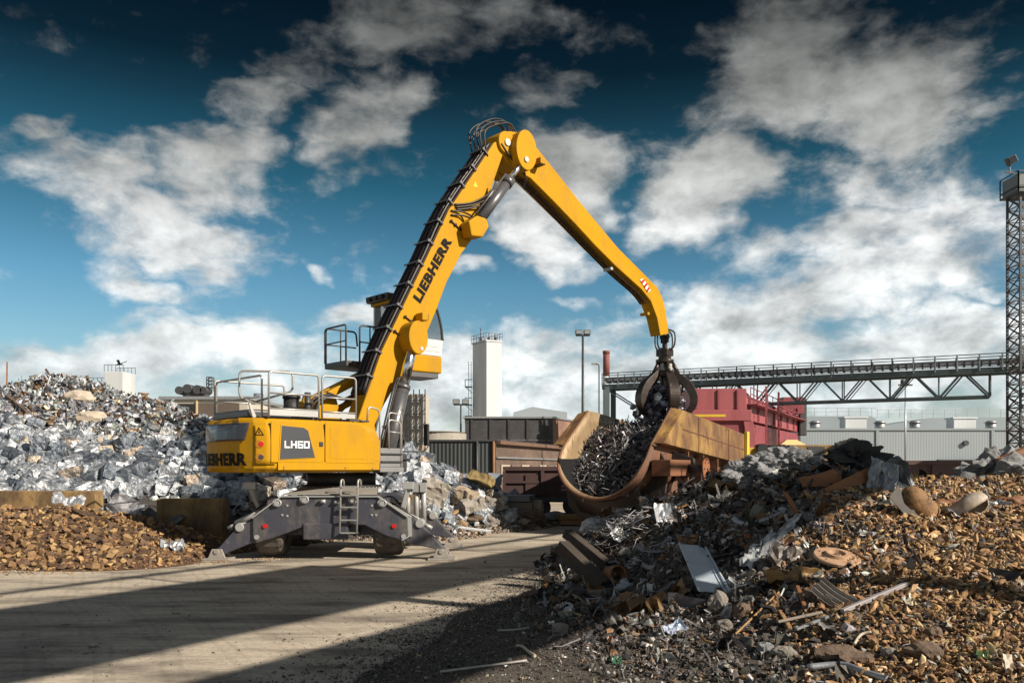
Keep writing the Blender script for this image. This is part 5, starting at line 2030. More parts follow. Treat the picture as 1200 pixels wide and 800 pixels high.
# red and white warning plate
q0, q1, q2, q3 = [bp(px, py, -SY) for px, py in ((750.5, 327), (759.5, 337.5), (763, 342.0), (752.5, 332))]
pl = [bp(*p, -.275) for p in ((750, 327.5), (754, 326.5), (762.5, 340), (759, 342.5))]
m = MB(U); m.add([(x, -.278, z) for x, z in pl], [(0, 1, 2, 3)]); wpn = m.build('warning_plate', m_white, stick, solid=.004)
a, b2, c2, d2_ = [Vector(p) for p in pl]
for k in range(3):
    t0, t1 = .02 + k * .34, .02 + k * .34 + .17
    qq = [a.lerp(d2_, t0 + .12), a.lerp(d2_, min(1, t1 + .12)), b2.lerp(c2, t1), b2.lerp(c2, t0)]
    m = MB(U); m.add([(p.x, -.283, p.y) for p in qq], [(0, 1, 2, 3)]); m.build('red_stripe', m_red, wpn, solid=.003)
# hose loops over the boom head
m = MB(U)
h0 = bp(571, 176, -.2); h1 = bp(600, 158, -.2)
for k in range(7):
    y = -.34 + k * .11
    top_ = .45 + .12 * (k % 3)
    m.tube(smooth_path([(h0[0] - .1 - .05 * (k % 2), y, h0[1] - .25), (h0[0] - .22 - .08 * (k % 3), y, h0[1] + .25 + top_ * .4), (h0[0] + .25, y * .9, h0[1] + top_ + .35), (h1[0] - .15, y * .8, h1[1] + .28 + .05 * k % .2), (h1[0] + .15, y * .8, h1[1] + .02)], 6), .026, 6)
m.build('hose_loop', m_hose, boom)
m = MB(U)
for k in range(2):
    m.tube(smooth_path([(hd[0] - .25, -BY - .06 - k * .05, hd[1] - .1), (hd[0] + .2, -BY - .12, hd[1] - .45 - k * .06), (hd[0] + .75, -SY - .08, hd[1] - .75 - k * .1), (hd[0] + 1.0, -.1, hd[1] - 1.15)], 6), .026, 6)
m.build('hydraulic_hose', m_hose, stick)

# ---- rotator, grab
TX, TZ = bp(779, 394, 0)
m = MB(U)
m.tube([(TX + .0, .16 * math.cos(a), TZ - .05 + .2 * math.sin(a)) for a in np.linspace(0, 2 * math.pi, 17)[:-1]], .04, 8, closed=True)
m.bar((TX, 0, TZ + .05), (TX, 0, TZ - .55), .16, .12)
for sg in (-1, 1):
    m.bar((TX, sg * .14, TZ + .1), (TX, sg * .14, TZ - .25), .10, .05)
m.cyl((TX, -.2, TZ - .02), (TX, .2, TZ - .02), .07, 14)
grab = m.build('grab', m_black, mach, bevel=.01)
m_grab = mat('worn_black_steel', (.030, .024, .022), (.055, .042, .036), rough=.38, scale=3, metal=.5, spots=.6, spot_col=(.11, .075, .05), spot_scale=5)
m = MB(U); m.cyl((TX, 0, TZ - .45), (TX, 0, TZ - .95), .24, 24); m.cyl((TX, 0, TZ - .88), (TX, 0, TZ - 1.0), .34, 28); m.box((TX - .2, -.26, TZ - .75), (TX + .2, .26, TZ - .5)); m.build('rotator', m_grab, grab, bevel=.015)
for k in range(4):
    a = k * 1.6
    m = MB(U); m.tube(smooth_path([(TX + .1 * math.cos(a), .1 * math.sin(a), TZ + .25), (TX + .42 * math.cos(a), .42 * math.sin(a), TZ + .1), (TX + .45 * math.cos(a), .42 * math.sin(a), TZ - .35), (TX + .22 * math.cos(a), .2 * math.sin(a), TZ - .6)], 6), .03, 6); m.build('hose_loop', m_hose, grab)
m = MB(U); m.cyl((TX, 0, TZ - 1.0), (TX, 0, TZ - 1.35), .22, 20); m.cyl((TX, 0, TZ - 1.3), (TX, 0, TZ - 1.52), .36, 24); m.cyl((TX, 0, TZ - 1.52), (TX, 0, TZ - 1.85), .17, 20); m.build('grab_head', m_grab, grab, bevel=.02)
for k in range(4):
    a = k * math.pi / 2 + .2
    m = MB(U); m.box((TX + .17 * math.cos(a) - .09, .17 * math.sin(a) - .09, TZ - 1.32), (TX + .17 * math.cos(a) + .09, .17 * math.sin(a) + .09, TZ - 1.02)); m.build('valve_cover', m_lgrey, grab, bevel=.02)
for k in range(5):
    a = 2 * math.pi * k / 5 + .35
    ca, sa = math.cos(a), math.sin(a)
    # centre line of a tine in (radius, z)
    pr = [(.30, -1.36), (.52, -1.56), (.86, -1.86), (1.05, -2.22), (1.05, -2.56), (.88, -2.84), (.58, -3.00), (.30, -3.06)]
    wd = [.10, .15, .19, .20, .19, .15, .10, .02]
    tk = [.11, .14, .15, .15, .14, .11, .08, .03]
    pv = smooth_path([(x, 0, z) for x, z in pr], 4)
    n_ = len(pv)
    vs, fs = [], []
    for i, p in enumerate(pv):
        s = i / (n_ - 1) * (len(pr) - 1)
        w, t = np.interp(s, range(len(pr)), wd), np.interp(s, range(len(pr)), tk)
        d = (pv[min(i + 1, n_ - 1)] - pv[max(i - 1, 0)]).normalized()
        nn = Vector((d.z, 0, -d.x))
        for (u_, v2) in ((-1, -1), (1, -1), (1, 1), (-1, 1)):
            r_, z = p.x + nn.x * v2 * t, p.z + nn.z * v2 * t
            l_ = u_ * w
            vs.append((TX + r_ * ca - l_ * sa, r_ * sa + l_ * ca, TZ + z))
    for i in range(n_ - 1):
        for j in range(4):
            fs.append((i * 4 + j, i * 4 + (j + 1) % 4, i * 4 + 4 + (j + 1) % 4, i * 4 + 4 + j))
    fs += [(0, 3, 2, 1), tuple((n_ - 1) * 4 + j for j in range(4))]
    b = MB(U); b.add(vs, fs); tine = b.build('grab_tine', m_grab, grab, bevel=.02)
    m = MB(U); m.cyl((TX + .26 * ca, .26 * sa, TZ - .98), (TX + .50 * ca, .50 * sa, TZ - 1.40), .075, 14); gc = m.build('grab_cylinder', m_grab, grab)
    m = MB(U); m.cyl((TX + .50 * ca, .50 * sa, TZ - 1.40), (TX + .80 * ca, .80 * sa, TZ - 1.78), .045, 12); m.build('rod', m_chrome, gc)
GRAB_W = Vector(U(TX, 0, TZ)) + MC

# ---- cab arm, cab, cab platform
m_cabw = mat('cab_white', (.58, .58, .58), (.52, .52, .53), rough=.4, scale=1.5)
CYo = 1.45


def cpt(px, py, y=CYo):
    return bp(px, py, y)


# two yellow lift links and their bracket
m_b = cpt(372, 482, 1.0)
for (a_, b_, w) in (((358, 474), (440, 432), .30), ((366, 494), (428, 462), .22)):
    p, q = cpt(*a_, 1.15), cpt(*b_, 1.15)
    for y in ((.95, 1.35) if w > .25 else (1.1,)):
        m = MB(U); m.bar((p[0], y, p[1]), (q[0] + .6, y, q[1] + .3), .20 if w > .25 else .16, w, up=(0, 1, 0)); m.build('cab_lift_link', m_yel, mach, bevel=.025)
p, q = cpt(386, 495, 1.15), cpt(428, 452, 1.15)
m = MB(U); m.cyl((p[0] - .1, 1.15, p[1]), (q[0], 1.15, q[1]), .09, 16); m.build('cab_lift_cylinder', m_dark_steel, mach)
p = cpt(372, 486, 1.0)
m = MB(U); m.slab([(p[0] - .45, ZT + .02), (p[0] + .55, ZT + .02), (p[0] + .30, p[1] + .55), (p[0] - .1, p[1] + .6)], .55, .75); m.slab([(p[0] - .45, ZT + .02), (p[0] + .55, ZT + .02), (p[0] + .30, p[1] + .55), (p[0] - .1, p[1] + .6)], 1.5, 1.62)
m.build('cab_lift_bracket', m_yel, mach, bevel=.02)
m = MB(U)
for k in range(8):
    y = .30 + .05 * k
    c = (p[0] - .12 + .04 * (k % 3), p[1] - .1)
    m.tube(smooth_path([(c[0] + .35, y, c[1] - .45), (c[0] - .15, y, c[1] - .3 + .03 * k), (c[0] - .30 - .02 * k, y, c[1] + .25), (c[0] + .1, y, c[1] + .55 + .02 * k), (c[0] + .75, y + .1, c[1] + .55), (c[0] + 1.7, y + .4, c[1] + 1.0)], 6), .032, 6)
m.build('hose_loop', m_hose, mach)

ux0, _ = cpt(444, 400); ux1, _ = cpt(508, 400)
W0, W1 = CYo - .52, CYo + .52
zc0 = 5.14; zfl = zc0 + .52; zroof = 7.27
cx0 = ux0 + .14; cx1 = ux1 - .06
m = MB(U); m.box((cx0 - .02, W0, zc0), (cx1, W1, zfl))
cab = m.build('cab', m_yel, mach, bevel=.05, seg=3)
m = MB(U); m.box((cx0 + .35, W0 + .05, zc0 - .16), (cx1 - .1, W1 - .05, zc0 - .003)); m.build('cab_floor_grille', m_cylg, cab, bevel=.02)
frame_prof = [(cx0, zfl + .003), (cx1 - .02, zfl + .003), (cx1 + .04, zfl + .50), (cx1 - .02, zfl + .95), (cx1 - .20, zfl + 1.45), (cx1 - .42, zroof - .12), (cx0 + .02, zroof - .12)]
# white lower panels
m = MB(U); m.slab([(cx0, zfl + .003), (cx1 - .02, zfl + .003), (cx1 + .04, zfl + .50), (cx0, zfl + .50)], W0, W0 + .06); m.slab([(cx0, zfl + .003), (cx1 - .02, zfl + .003), (cx1 + .04, zfl + .50), (cx0, zfl + .50)], W1 - .06, W1)
m.box((cx0, W0 + .063, zfl + .003), (cx0 + .06, W1 - .063, zfl + .50))
m.build('lower_panel', m_cabw, cab, bevel=.015)
for z in (zfl + .14, zfl + .28):
    m = MB(U); m.box((cx0 + .3, W0 - .008, z - .01), (cx1 - .1, W0 - .001, z + .01)); m.build('panel_rib', m_lgrey, cab)
# posts
for y in (W0 + .04, W1 - .04):
    m = MB(U); pts = [(x, y, z) for x, z in frame_prof[2:6]]
    m.tube(smooth_path(pts, 5), .045, 8); m.build('front_post', m_black, cab)
    m = MB(U); m.slab([(cx0, zfl + .50), (cx0 + .26, zfl + .50), (cx0 + .22, zroof - .12), (cx0, zroof - .12)], y - .04, y + .04); m.build('rear_post', m_cabw, cab, bevel=.015)
    m = MB(U); m.bar((cx0 + .95, y, zfl + .50), (cx0 + .90, y, zroof - .12), .07, .06); m.build('door_post', m_black, cab)
m_cabglass, ntg, bg_ = nodes_of('cab_glass')
bg_.inputs['Base Color'].default_value = (.78, .86, .88, 1); bg_.inputs['Roughness'].default_value = .02; bg_.inputs['Alpha'].default_value = .28; bg_.inputs['Base Color'].default_value = (.10, .13, .15, 1)
wp_ = smooth_path([(x, 0, z) for x, z in frame_prof[2:6]], 4)
m = MB(U)
vs = []
for p in wp_:
    vs += [(p.x, W0 + .085, p.z), (p.x, W1 - .085, p.z)]
m.add(vs, [(2 * i, 2 * i + 1, 2 * i + 3, 2 * i + 2) for i in range(len(wp_) - 1)], True)
m.build('windscreen', m_cabglass, cab, solid=.012)
for y in (W0 + .03, W1 - .03):
    m = MB(U); m.add([(cx0 + .24, y, zfl + .43), (cx0 + .24, y, zroof - .13)] + [(p.x - .03, y, p.z) for p in reversed(wp_)], [tuple(range(2 + len(wp_)))]); m.build('side_window', m_cabglass, cab, solid=.01)
m = MB(U); m.add([(cx0 + .03, W0 + .1, zfl + .7), (cx0 + .03, W1 - .1, zfl + .7), (cx0 + .03, W1 - .1, zroof - .14), (cx0 + .03, W0 + .1, zroof - .14)], [(0, 1, 2, 3)]); m.build('rear_window', m_cabglass, cab, solid=.012)
m = MB(U); m.box((cx0, W0 + .08, zfl + .423), (cx0 + .06, W1 - .08, zfl + .69)); m.build('rear_panel', m_cabw, cab, bevel=.01)
m = MB(U); m.slab([(cx0 - .22, zroof - .10), (cx1 - .38, zroof - .10), (cx1 - .12, zroof + .02), (cx1 - .25, zroof + .09), (cx0 - .25, zroof + .09)], W0 - .06, W1 + .06); m.build('cab_roof', m_panel, cab, bevel=.03)
m = MB(U); m.box((cx0 - .10, W0, zroof - .19), (cx0 + .10, W1, zroof - .103)); m.build('roof_beam', m_yel, cab, bevel=.02)
for y in (W0 + .1, W0 + .4, W1 - .3):
    m = MB(U); m.box((cx0 - .33, y, zroof - .08), (cx0 - .255, y + .2, zroof + .05)); m.build('work_light', m_black, cab, bevel=.015)
m = MB(U); m.box((cx0 - .03, W0 - .03, zfl + .50), (cx0 + .03, W0 + .04, zfl + .62)); m.build('door_handle', m_black, cab, bevel=.01)
# seat
m = MB(U); m.box((cx0 + .45, CYo - .26, zfl + .10), (cx0 + 1.0, CYo + .26, zfl + .26)); m.box((cx0 + .36, CYo - .25, zfl + .27), (cx0 + .5, CYo + .25, zfl + .95)); m.build('seat', m_black, cab, bevel=.05, seg=3)
m = MB(U)
for y in (-.36, .36):
    m.box((cx0 + .5, CYo + y - .09, zfl + .12), (cx0 + 1.1, CYo + y + .09, zfl + .50))
m.build('control_console', m_black, cab, bevel=.03)

# rear platform of the cab
px0, zp = cpt(396, 428, 1.2); px1, _ = cpt(436, 428, 1.2)
zp = 5.25
m = MB(U); m.box((px0, .75, zp - .16), (px1 + .05, 1.95, zp)); plat = m.build('cab_platform', m_dark_steel, mach, bevel=.015)
for y, (xa_, xb_) in ((.78, (px0 + .45, px1)), (1.92, (px0, px1 - .1))):
    m = MB(U); m.tube(round_path([(xa_, y, zp), (xa_, y, zp + 1.02), (xb_, y, zp + 1.02), (xb_ + .05, y, zp + .6)], .12), .027, 8)
    m.tube([(xa_, y, zp + .55), (xb_, y, zp + .55)], .02, 8)
    m.tube([((xa_ + xb_) / 2, y, zp), ((xa_ + xb_) / 2, y, zp + 1.02)], .02, 8)
    m.build('platform_railing', m_dark_steel, plat)
m = MB(U); m.tube(round_path([(px0 + .02, .8, zp), (px0 + .02, .8, zp + 1.0), (px0 + .02, 1.9, zp + 1.0), (px0 + .02, 1.9, zp)], .1), .027, 8); m.tube([(px0 + .02, .8, zp + .55), (px0 + .02, 1.9, zp + .55)], .02, 8); m.build('platform_railing', m_dark_steel, plat)
m = MB(U); m.bar((px1 - .1, 1.35, zp - .1), (cx0 + .1, 1.35, zc0 + .25), .5, .22); m.build('cab_carrier', m_yel, mach, bevel=.02)

# ---- operator: one skinned body sitting in the cab
def operator():
    sk = {
        'pel': ((.72, 0, .36), .15), 'bel': ((.68, 0, .52), .135), 'che': ((.64, 0, .74), .155), 'neck': ((.66, 0, .92), .06), 'hd': ((.69, 0, 1.03), .085), 'hd2': ((.69, 0, 1.14), .09),
        'sl': ((.64, .2, .85), .07), 'el': ((.74, .27, .62), .05), 'wl': ((.98, .34, .52), .036), 'fl': ((1.06, .34, .50), .028),
        'sr': ((.64, -.2, .85), .07), 'er': ((.74, -.27, .62), .05), 'wr': ((.98, -.34, .52), .036), 'fr': ((1.06, -.34, .50), .028),
        'kl': ((1.14, .14, .40), .075), 'al': ((1.24, .14, .06), .05), 'tl': ((1.38, .14, .04), .04),
        'kr': ((1.14, -.14, .40), .075), 'ar': ((1.24, -.14, .06), .05), 'tr': ((1.38, -.14, .04), .04),
    }
    ed = [('pel', 'bel'), ('bel', 'che'), ('che', 'neck'), ('neck', 'hd'), ('hd', 'hd2'), ('che', 'sl'), ('sl', 'el'), ('el', 'wl'), ('wl', 'fl'), ('che', 'sr'), ('sr', 'er'), ('er', 'wr'), ('wr', 'fr'),
          ('pel', 'kl'), ('kl', 'al'), ('al', 'tl'), ('pel', 'kr'), ('kr', 'ar'), ('ar', 'tr')]
    ks = list(sk)
    me = bpy.data.meshes.new('person')
    o_ = Vector(U(cx0 - .1, CYo, zfl + .04))
    me.from_pydata([Vector(U(*[a + b_ for a, b_ in zip(sk[k][0], (0, 0, 0))])) for k in ks], [(ks.index(a), ks.index(b_)) for a, b_ in ed], [])
    o = bpy.data.objects.new('person', me)
    COL.objects.link(o)
    o.location = MC + o_
    s = o.modifiers.new('skin', 'SKIN')
    for k, sv_ in zip(ks, me.skin_vertices[0].data):
        sv_.radius = (sk[k][1], sk[k][1])
        sv_.use_root = k == 'pel'
    sb = o.modifiers.new('sub', 'SUBSURF'); sb.levels = 1; sb.render_levels = 1
    me.materials.append(mat('dark_work_jacket', (.035, .04, .055), (.05, .055, .07), rough=.8))
    tag(o, 'operator in dark work jacket sitting in the raised cab, hands on the controls', 'person')
    hm = MB(); hm.tube([(0, 0, -.02), (0, 0, .05), (0, 0, .10), (0, 0, .125)], [.118, .115, .085, .03], 16)
    h = hm.build('hard_hat', m_white, o); h.location = Vector(U(.69, 0, 1.15))
    fm = MB(); fm.tube([(0, 0, -.09), (0, 0, 0), (0, 0, .07)], [.06, .09, .088], 14); fm.cyl((.08, -.01, -.02), (.105, -.005, -.03), .018, 8)
    f2 = fm.build('face', mat('skin_tone', (.42, .25, .18), (.38, .22, .16), rough=.5), o); f2.location = Vector(U(.70, 0, 1.06)); f2.rotation_euler = (0, 0, TH)


operator()
# ------------------------------------------------------------------ charging box
m_box_y = mat('rusty_yellow_paint', (.36, .215, .06), (.15, .078, .034), rough=.6, scale=1.3, stretch=(.6, .6, .45), spots=.55, spot_col=(.085, .045, .027), spot_scale=3.4, bump=.2, bscale=4)
weather(m_box_y, (.115, .055, .028), .92, 1.1, (.8, .8, .55), .43, .60)
weather(m_box_y, (.05, .035, .028), .9, 2.4, (1, 1, .3), .60, .68)
m_box_r = mat('rusted_shell', (.19, .085, .045), (.10, .05, .032), rough=.75, scale=1.2, spots=.6, spot_col=(.05, .032, .028), spot_scale=3, bump=.4, bscale=6)
m_box_in = mat('scoured_inside', (.40, .30, .18), (.26, .175, .10), rough=.5, scale=1.4, metal=.3, stretch=(1, 1, .5), spots=.55, spot_col=(.15, .085, .05), spot_scale=4, bump=.2)
m_box_d = mat('sooty_steel', (.060, .040, .032), (.035, .026, .023), rough=.7, scale=1.5, bump=.4, bscale=8, spots=.63, spot_col=(.12, .06, .035), spot_scale=3)
EX, EY = .48, .877
BO = Vector((4.19, 30.74, 0))
tb = empty('charging_box', BO, 'big rusty yellow scrap charging box with open mouth under the grab', 'container')


def K(s, v, z):
    """box frame: s along its length away from the mouth, v across to its outer flank, z up"""
    return (EX * s + EY * v, EY * s - EX * v, z)


def ztop(s):
    return 4.38 - .062 * max(0, s)


def s_front(z):
    return float(np.interp(z, [1.2, 1.7, 2.3, 3.0, 3.5, 4.36], [-2.95, -2.9, -2.72, -2.1, -1.3, 0.05]))


RU, ZC = 1.56, 2.82
prof = [(-RU, 4.34)] + [(-RU, z) for z in (3.9, 3.4, 3.1)] + [(RU * math.cos(R(a)), ZC + RU * math.sin(R(a))) for a in np.linspace(180, 360, 25)] + [(RU, z) for z in (3.1, 3.4, 3.9)] + [(RU, 4.34)]
SLEN = 8.9
ns = 16


def shell(off, name, mt, par, z_out=0):
    b = MB(K)
    vs, fs = [], []
    for (v, z) in prof:
        sc = (RU + off) / RU
        vv = v * sc
        zz = ZC + (z - ZC) * sc if z < ZC else z
        s0 = s_front(z)
        for i in range(ns + 1):
            s = s0 + (SLEN - s0) * i / ns
            vs.append((s, vv, min(zz, ztop(s) - .01)))
    w = ns + 1
    for j in range(len(prof) - 1):
        for i in range(ns):
            fs.append((j * w + i, j * w + i + 1, (j + 1) * w + i + 1, (j + 1) * w + i))
    b.add(vs, fs, True)
    return b.build(name, mt, par, solid=.05)


shell(0, 'inner_shell', m_box_in, tb)
shell(.075, 'outer_shell', m_box_r, tb)
# thick lip round the mouth
m = MB(K); m.tube([(s_front(z) - .01, v * 1.025, ZC + (z - ZC) * 1.025 if z < ZC else z) for v, z in prof], .04, 8); m.build('mouth_lip', m_box_r, tb)
# outer flanges (yellow): front facet and long panel with its seam
for sg in (-1, 1):
    v0, v1 = sg * (RU + .11), sg * (RU + .46)
    pl = [(.05, 4.36), (SLEN, ztop(SLEN)), (SLEN, 2.40), (-2.05, 3.06)]
    m = MB(K); m.prism([(s, v0, z) for s, z in pl], [(s, v1, z - (.10 if z > 3.5 else 0)) for s, z in pl]); fl = m.build('side_flange', m_box_y, tb, bevel=.02)
    m = MB(K); m.bar((0.0, v1 + sg * .012, 3.60), (SLEN, v1 + sg * .012, 3.05), .02, .035); m.build('weld_seam', m_box_r, fl)
    for s in (1.9, 6.2):
        m = MB(K); m.bar((s, v1 + sg * .008, 2.96 - .06 * s), (s, v1 + sg * .008, ztop(s) - .14), .02, .03); m.build('weld_seam', m_box_r, fl)
    for s in (.7, 2.6, 4.6, 6.6, 8.5):
        m = MB(K)
        zb = .55
        ze = 2.88 - .06 * s
        m.prism([(s, sg * (RU + .13), ze), (s, v1 - sg * .02, ze), (s, v1 - sg * .05, zb), (s, sg * .55, zb), (s, sg * 1.0, 1.45), (s, sg * 1.45, 2.1)],
                [(s + .09, sg * (RU + .13), ze), (s + .09, v1 - sg * .02, ze), (s + .09, v1 - sg * .05, zb), (s + .09, sg * .55, zb), (s + .09, sg * 1.0, 1.45), (s + .09, sg * 1.45, 2.1)])
        m.build('side_rib', m_box_r, tb)
    if sg < 0:
        continue
    # trunnion beam and disc
    m = MB(K); bx0 = RU + .47; m.box((-2.3, min(sg * (bx0 - .35), sg * (bx0 + .3)), 1.98), (-.1, max(sg * (bx0 - .35), sg * (bx0 + .3)), 2.52)); bm_ = m.build('trunnion_beam', mat('rusty_brown', (.21, .085, .04), (.14, .06, .032), rough=.75, scale=2, bump=.2), tb, bevel=.02)
    m = MB(K); m.prism([(-.097, sg * (bx0 - .4), 1.85), (.12, sg * (bx0 - .4), 2.0), (.12, sg * (bx0 - .4), 2.7), (-.097, sg * (bx0 - .4), 2.85)], [(-.097, sg * (bx0 + .40), 1.95), (.12, sg * (bx0 + .40), 2.05), (.12, sg * (bx0 + .40), 2.55), (-.097, sg * (bx0 + .40), 2.6)]); m.build('beam_end_plate', m_dark_steel, bm_, bevel=.02)
    m = MB(K); m.cyl((-.3, sg * (bx0 + .3), 2.22), (-.3, sg * (bx0 + .86), 2.22), .16, 24); m.build('trunnion_pin', m_dark_steel, tb)
    m = MB(K); m.cyl((-.3, sg * (bx0 + .86), 2.22), (-.3, sg * (bx0 + .92), 2.22), .42, 36)
    dsc = m.build('trunnion_disc', mat('rust_orange', (.30, .11, .04), (.2, .075, .035), rough=.75, scale=4), tb, bevel=.012)
    for k in range(8):
        a = k * math.pi / 4
        q = MB(K); q.cyl((-.3 + .30 * math.cos(a), sg * (bx0 + .921), 2.22 + .30 * math.sin(a)), (-.3 + .30 * math.cos(a), sg * (bx0 + .945), 2.22 + .30 * math.sin(a)), .03, 8); q.build('disc_bolt', m_dark_steel, dsc)
    # sloping strut under the beam
    m = MB(K); m.bar((-1.6, sg * (RU + .2), .5), (-.5, sg * (RU + .45), 1.97), .14, .4); m.build('strut', m_box_r, tb, bevel=.015)
# front facet between peak and flank (catches the light)
for sg in (-1, 1):
    m = MB(K); m.prism([(.02, sg * (RU + .02), 4.37), (-2.1, sg * (RU + .02), 3.05), (-2.12, sg * (RU + .14), 2.98), (.0, sg * (RU + .46), 4.24)], [(.14, sg * (RU + .02), 4.37), (-1.9, sg * (RU + .02), 3.0), (-1.95, sg * (RU + .3), 2.96), (.16, sg * (RU + .46), 4.24)]); m.build('mouth_gusset', m_box_y, tb, bevel=.015)
# end wall
m = MB(K); m.prism([(SLEN, -RU - .5, .55), (SLEN, RU + .5, .55), (SLEN, RU + .52, ztop(SLEN) - .1), (SLEN, -RU - .52, ztop(SLEN) - .1)], [(SLEN + .12, -RU - .5, .55), (SLEN + .12, RU + .5, .55), (SLEN + .12, RU + .52, ztop(SLEN) - .1), (SLEN + .12, -RU - .52, ztop(SLEN) - .1)])
m.build('end_wall', m_box_r, tb, bevel=.015)
m = MB(K); m.box((SLEN - .05, RU + .47, 2.35), (SLEN + .35, RU + .60, ztop(SLEN) + .02)); m.build('end_plate', mat('bright_yellow_plate', (.70, .50, .05), (.58, .40, .05), rough=.5, scale=2, spots=.63, spot_col=(.2, .12, .05), spot_scale=4), tb, bevel=.01)
# saddle and base under the mouth
m = MB(K)
sad = [(-1.62, 2.85)] + [((RU + .14) * math.cos(R(a)), ZC + (RU + .14) * math.sin(R(a))) for a in np.linspace(185, 355, 17)] + [(1.62, 2.85), (1.95, 2.3), (1.75, .9), (1.25, .42), (-1.25, .42), (-1.75, .9), (-1.95, 2.3)]
A1 = [(-1.35, v, z) for v, z in sad]
A2 = [(-1.2, v, z) for v, z in sad]
m.prism(A1, A2); m.build('mouth_saddle', m_box_d, tb, bevel=.01)
m = MB(K); m.box((-1.2, -1.3, .35), (SLEN, 1.3, .55)); m.build('base_plate', m_box_d, tb, bevel=.02)
m = MB(K)
vs, fs = [], []
for i, a in enumerate(np.linspace(215, 318, 15)):
    vs += [(-2.35, (RU + .10) * math.cos(R(a)), ZC + (RU + .10) * math.sin(R(a)) - .02), (-1.36, 1.5 * math.cos(R(a)) * 1.05, .45 + .35 * abs(math.cos(R(a))))]
fs = [(2 * i, 2 * i + 1, 2 * i + 3, 2 * i + 2) for i in range(14)]
m.add(vs, fs, True); m.build('front_apron', m_box_d, tb, solid=.05)
for s in (0, 4.5, 9.0):
    m = MB(K); m.box((s - .3, -1.2, 0), (s + .3, 1.2, .347)); m.build('base_block', m_box_d, tb, bevel=.02)

# scrap in the box
def box_scrap():
    ms = Mass()
    n = 5200
    s = RNG.uniform(-2.6, 7.5, n)
    v = RNG.uniform(-1.4, 1.4, n)

    def zf(s_, v_):
        base = np.interp(s_, [-2.7, -2.2, -1.2, 0, 1.5, 3, 5, 8], [1.45, 1.75, 2.5, 3.25, 3.8, 3.85, 3.7, 3.4])
        return base + .38 * (fbm(s_ * .9 + 5, v_ * 1.1, 3) - .5) * 2 - .1 * (v_ / 1.4) ** 2
    z = zf(s, v)
    low = ZC - np.sqrt(np.maximum(RU ** 2 - v ** 2, 0)) + .08
    ok = z > np.where(z < ZC, low, -9)
    s, v, z = s[ok], v[ok], z[ok]
    pos = np.stack([EX * s + EY * v, EY * s - EX * v, z], -1)
    nr = np.tile([-.35, -.4, .8], (len(pos), 1)); nr /= np.linalg.norm(nr, axis=1, keepdims=True)
    wires = [t_wire(7, .016, .38, 4) for _ in range(14)]
    strips = [t_bar(.07, .015, .12) for _ in range(6)]
    sheets = [t_sheet(4, 2, 1, .35, .4) for _ in range(6)]
    k = len(pos)
    h = k // 2
    pal = [(4, (.10, .10, .112)), (2, (.19, .19, .205)), (1.4, (.38, .38, .40)), (1, (.12, .085, .065))]
    ms.scatter(wires, pos[:h], nr[:h], RNG.uniform(.5, 1.3, h), pick_cols(pal, h), tilt=.5)
    q = (k - h) * 2 // 3
    ms.scatter(strips, pos[h:h + q], nr[h:h + q], RNG.uniform(.3, .9, q), pick_cols(pal, q), tilt=.5)
    ms.scatter(sheets, pos[h + q:], nr[h + q:], RNG.uniform(.25, .6, k - h - q), pick_cols(pal, k - h - q), tilt=.5)
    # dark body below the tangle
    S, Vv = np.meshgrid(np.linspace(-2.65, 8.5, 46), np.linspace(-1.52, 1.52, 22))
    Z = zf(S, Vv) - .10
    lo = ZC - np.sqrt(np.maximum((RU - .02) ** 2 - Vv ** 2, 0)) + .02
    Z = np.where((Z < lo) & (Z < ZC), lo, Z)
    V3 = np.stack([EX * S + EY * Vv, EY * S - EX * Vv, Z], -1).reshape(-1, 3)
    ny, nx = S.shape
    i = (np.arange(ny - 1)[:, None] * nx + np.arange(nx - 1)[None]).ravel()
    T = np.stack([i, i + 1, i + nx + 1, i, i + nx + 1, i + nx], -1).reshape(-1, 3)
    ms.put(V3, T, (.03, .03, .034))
    o = ms.build('shredded_steel', [mat('shredded_steel', (1, 1, 1), (.7, .7, .7), rough=.42, metal=.55, scale=5, attr=True)])
    o.location = BO
    tag(o, 'dark tangled steel shreds heaped inside the charging box', 'scrap', kind='stuff')
    b = MB(K); b.tube(smooth_path([(-1.6, -.1, zf(-1.6, -.1) + .12), (-.4, .15, zf(-.4, .15) + .22), (.9, .35, zf(.9, .35) + .18)], 5), .035, 8)
    o = b.build('steel_rod', m_lgrey); o.location = BO
    tag(o, 'bright slim steel rod lying on the shreds in the charging box', 'rod')


box_scrap()

# bundle held by the grab
def grab_scrap():
    ms = Mass()
    n = 260
    d = RNG.normal(size=(n, 3)); d /= np.linalg.norm(d, axis=1, keepdims=True)
    pos = d * np.array([.72, .72, .62]) * RNG.uniform(.55, 1.0, (n, 1))
    pos += np.array([GRAB_W.x, GRAB_W.y, GRAB_W.z - 2.42])
    pos[:40] += np.array([-.5, 0, -.3])
    ms.scatter([t_sheet(4, 3, 1, .6, .6) for _ in range(8)] + [t_lump(1, .9) for _ in range(4)], pos, d, RNG.uniform(.22, .5, n), pick_cols([(3, (.26, .28, .35)), (2, (.48, .50, .56)), (2, (.10, .10, .13))], n), tilt=.8)
    V, T = t_lump(3, .6)
    ms.put(V * np.array([1.25, 1.25, 1.1]) + np.array([GRAB_W.x, GRAB_W.y, GRAB_W.z - 2.42]), T, (.05, .05, .06))
    tag(ms.build('scrap_bundle', [mat('crumpled_foil', (1, 1, 1), (.75, .75, .78), rough=.33, metal=.7, scale=4, attr=True, bump=.3)]), 'ball of crumpled blue grey sheet scrap held in the grab', 'scrap')


grab_scrap()

# ------------------------------------------------------------------ the long silver heap behind the machine
def PX(px, py, Y):
    p = P(px, py, Y)
    return (p.x, p.y, p.z)


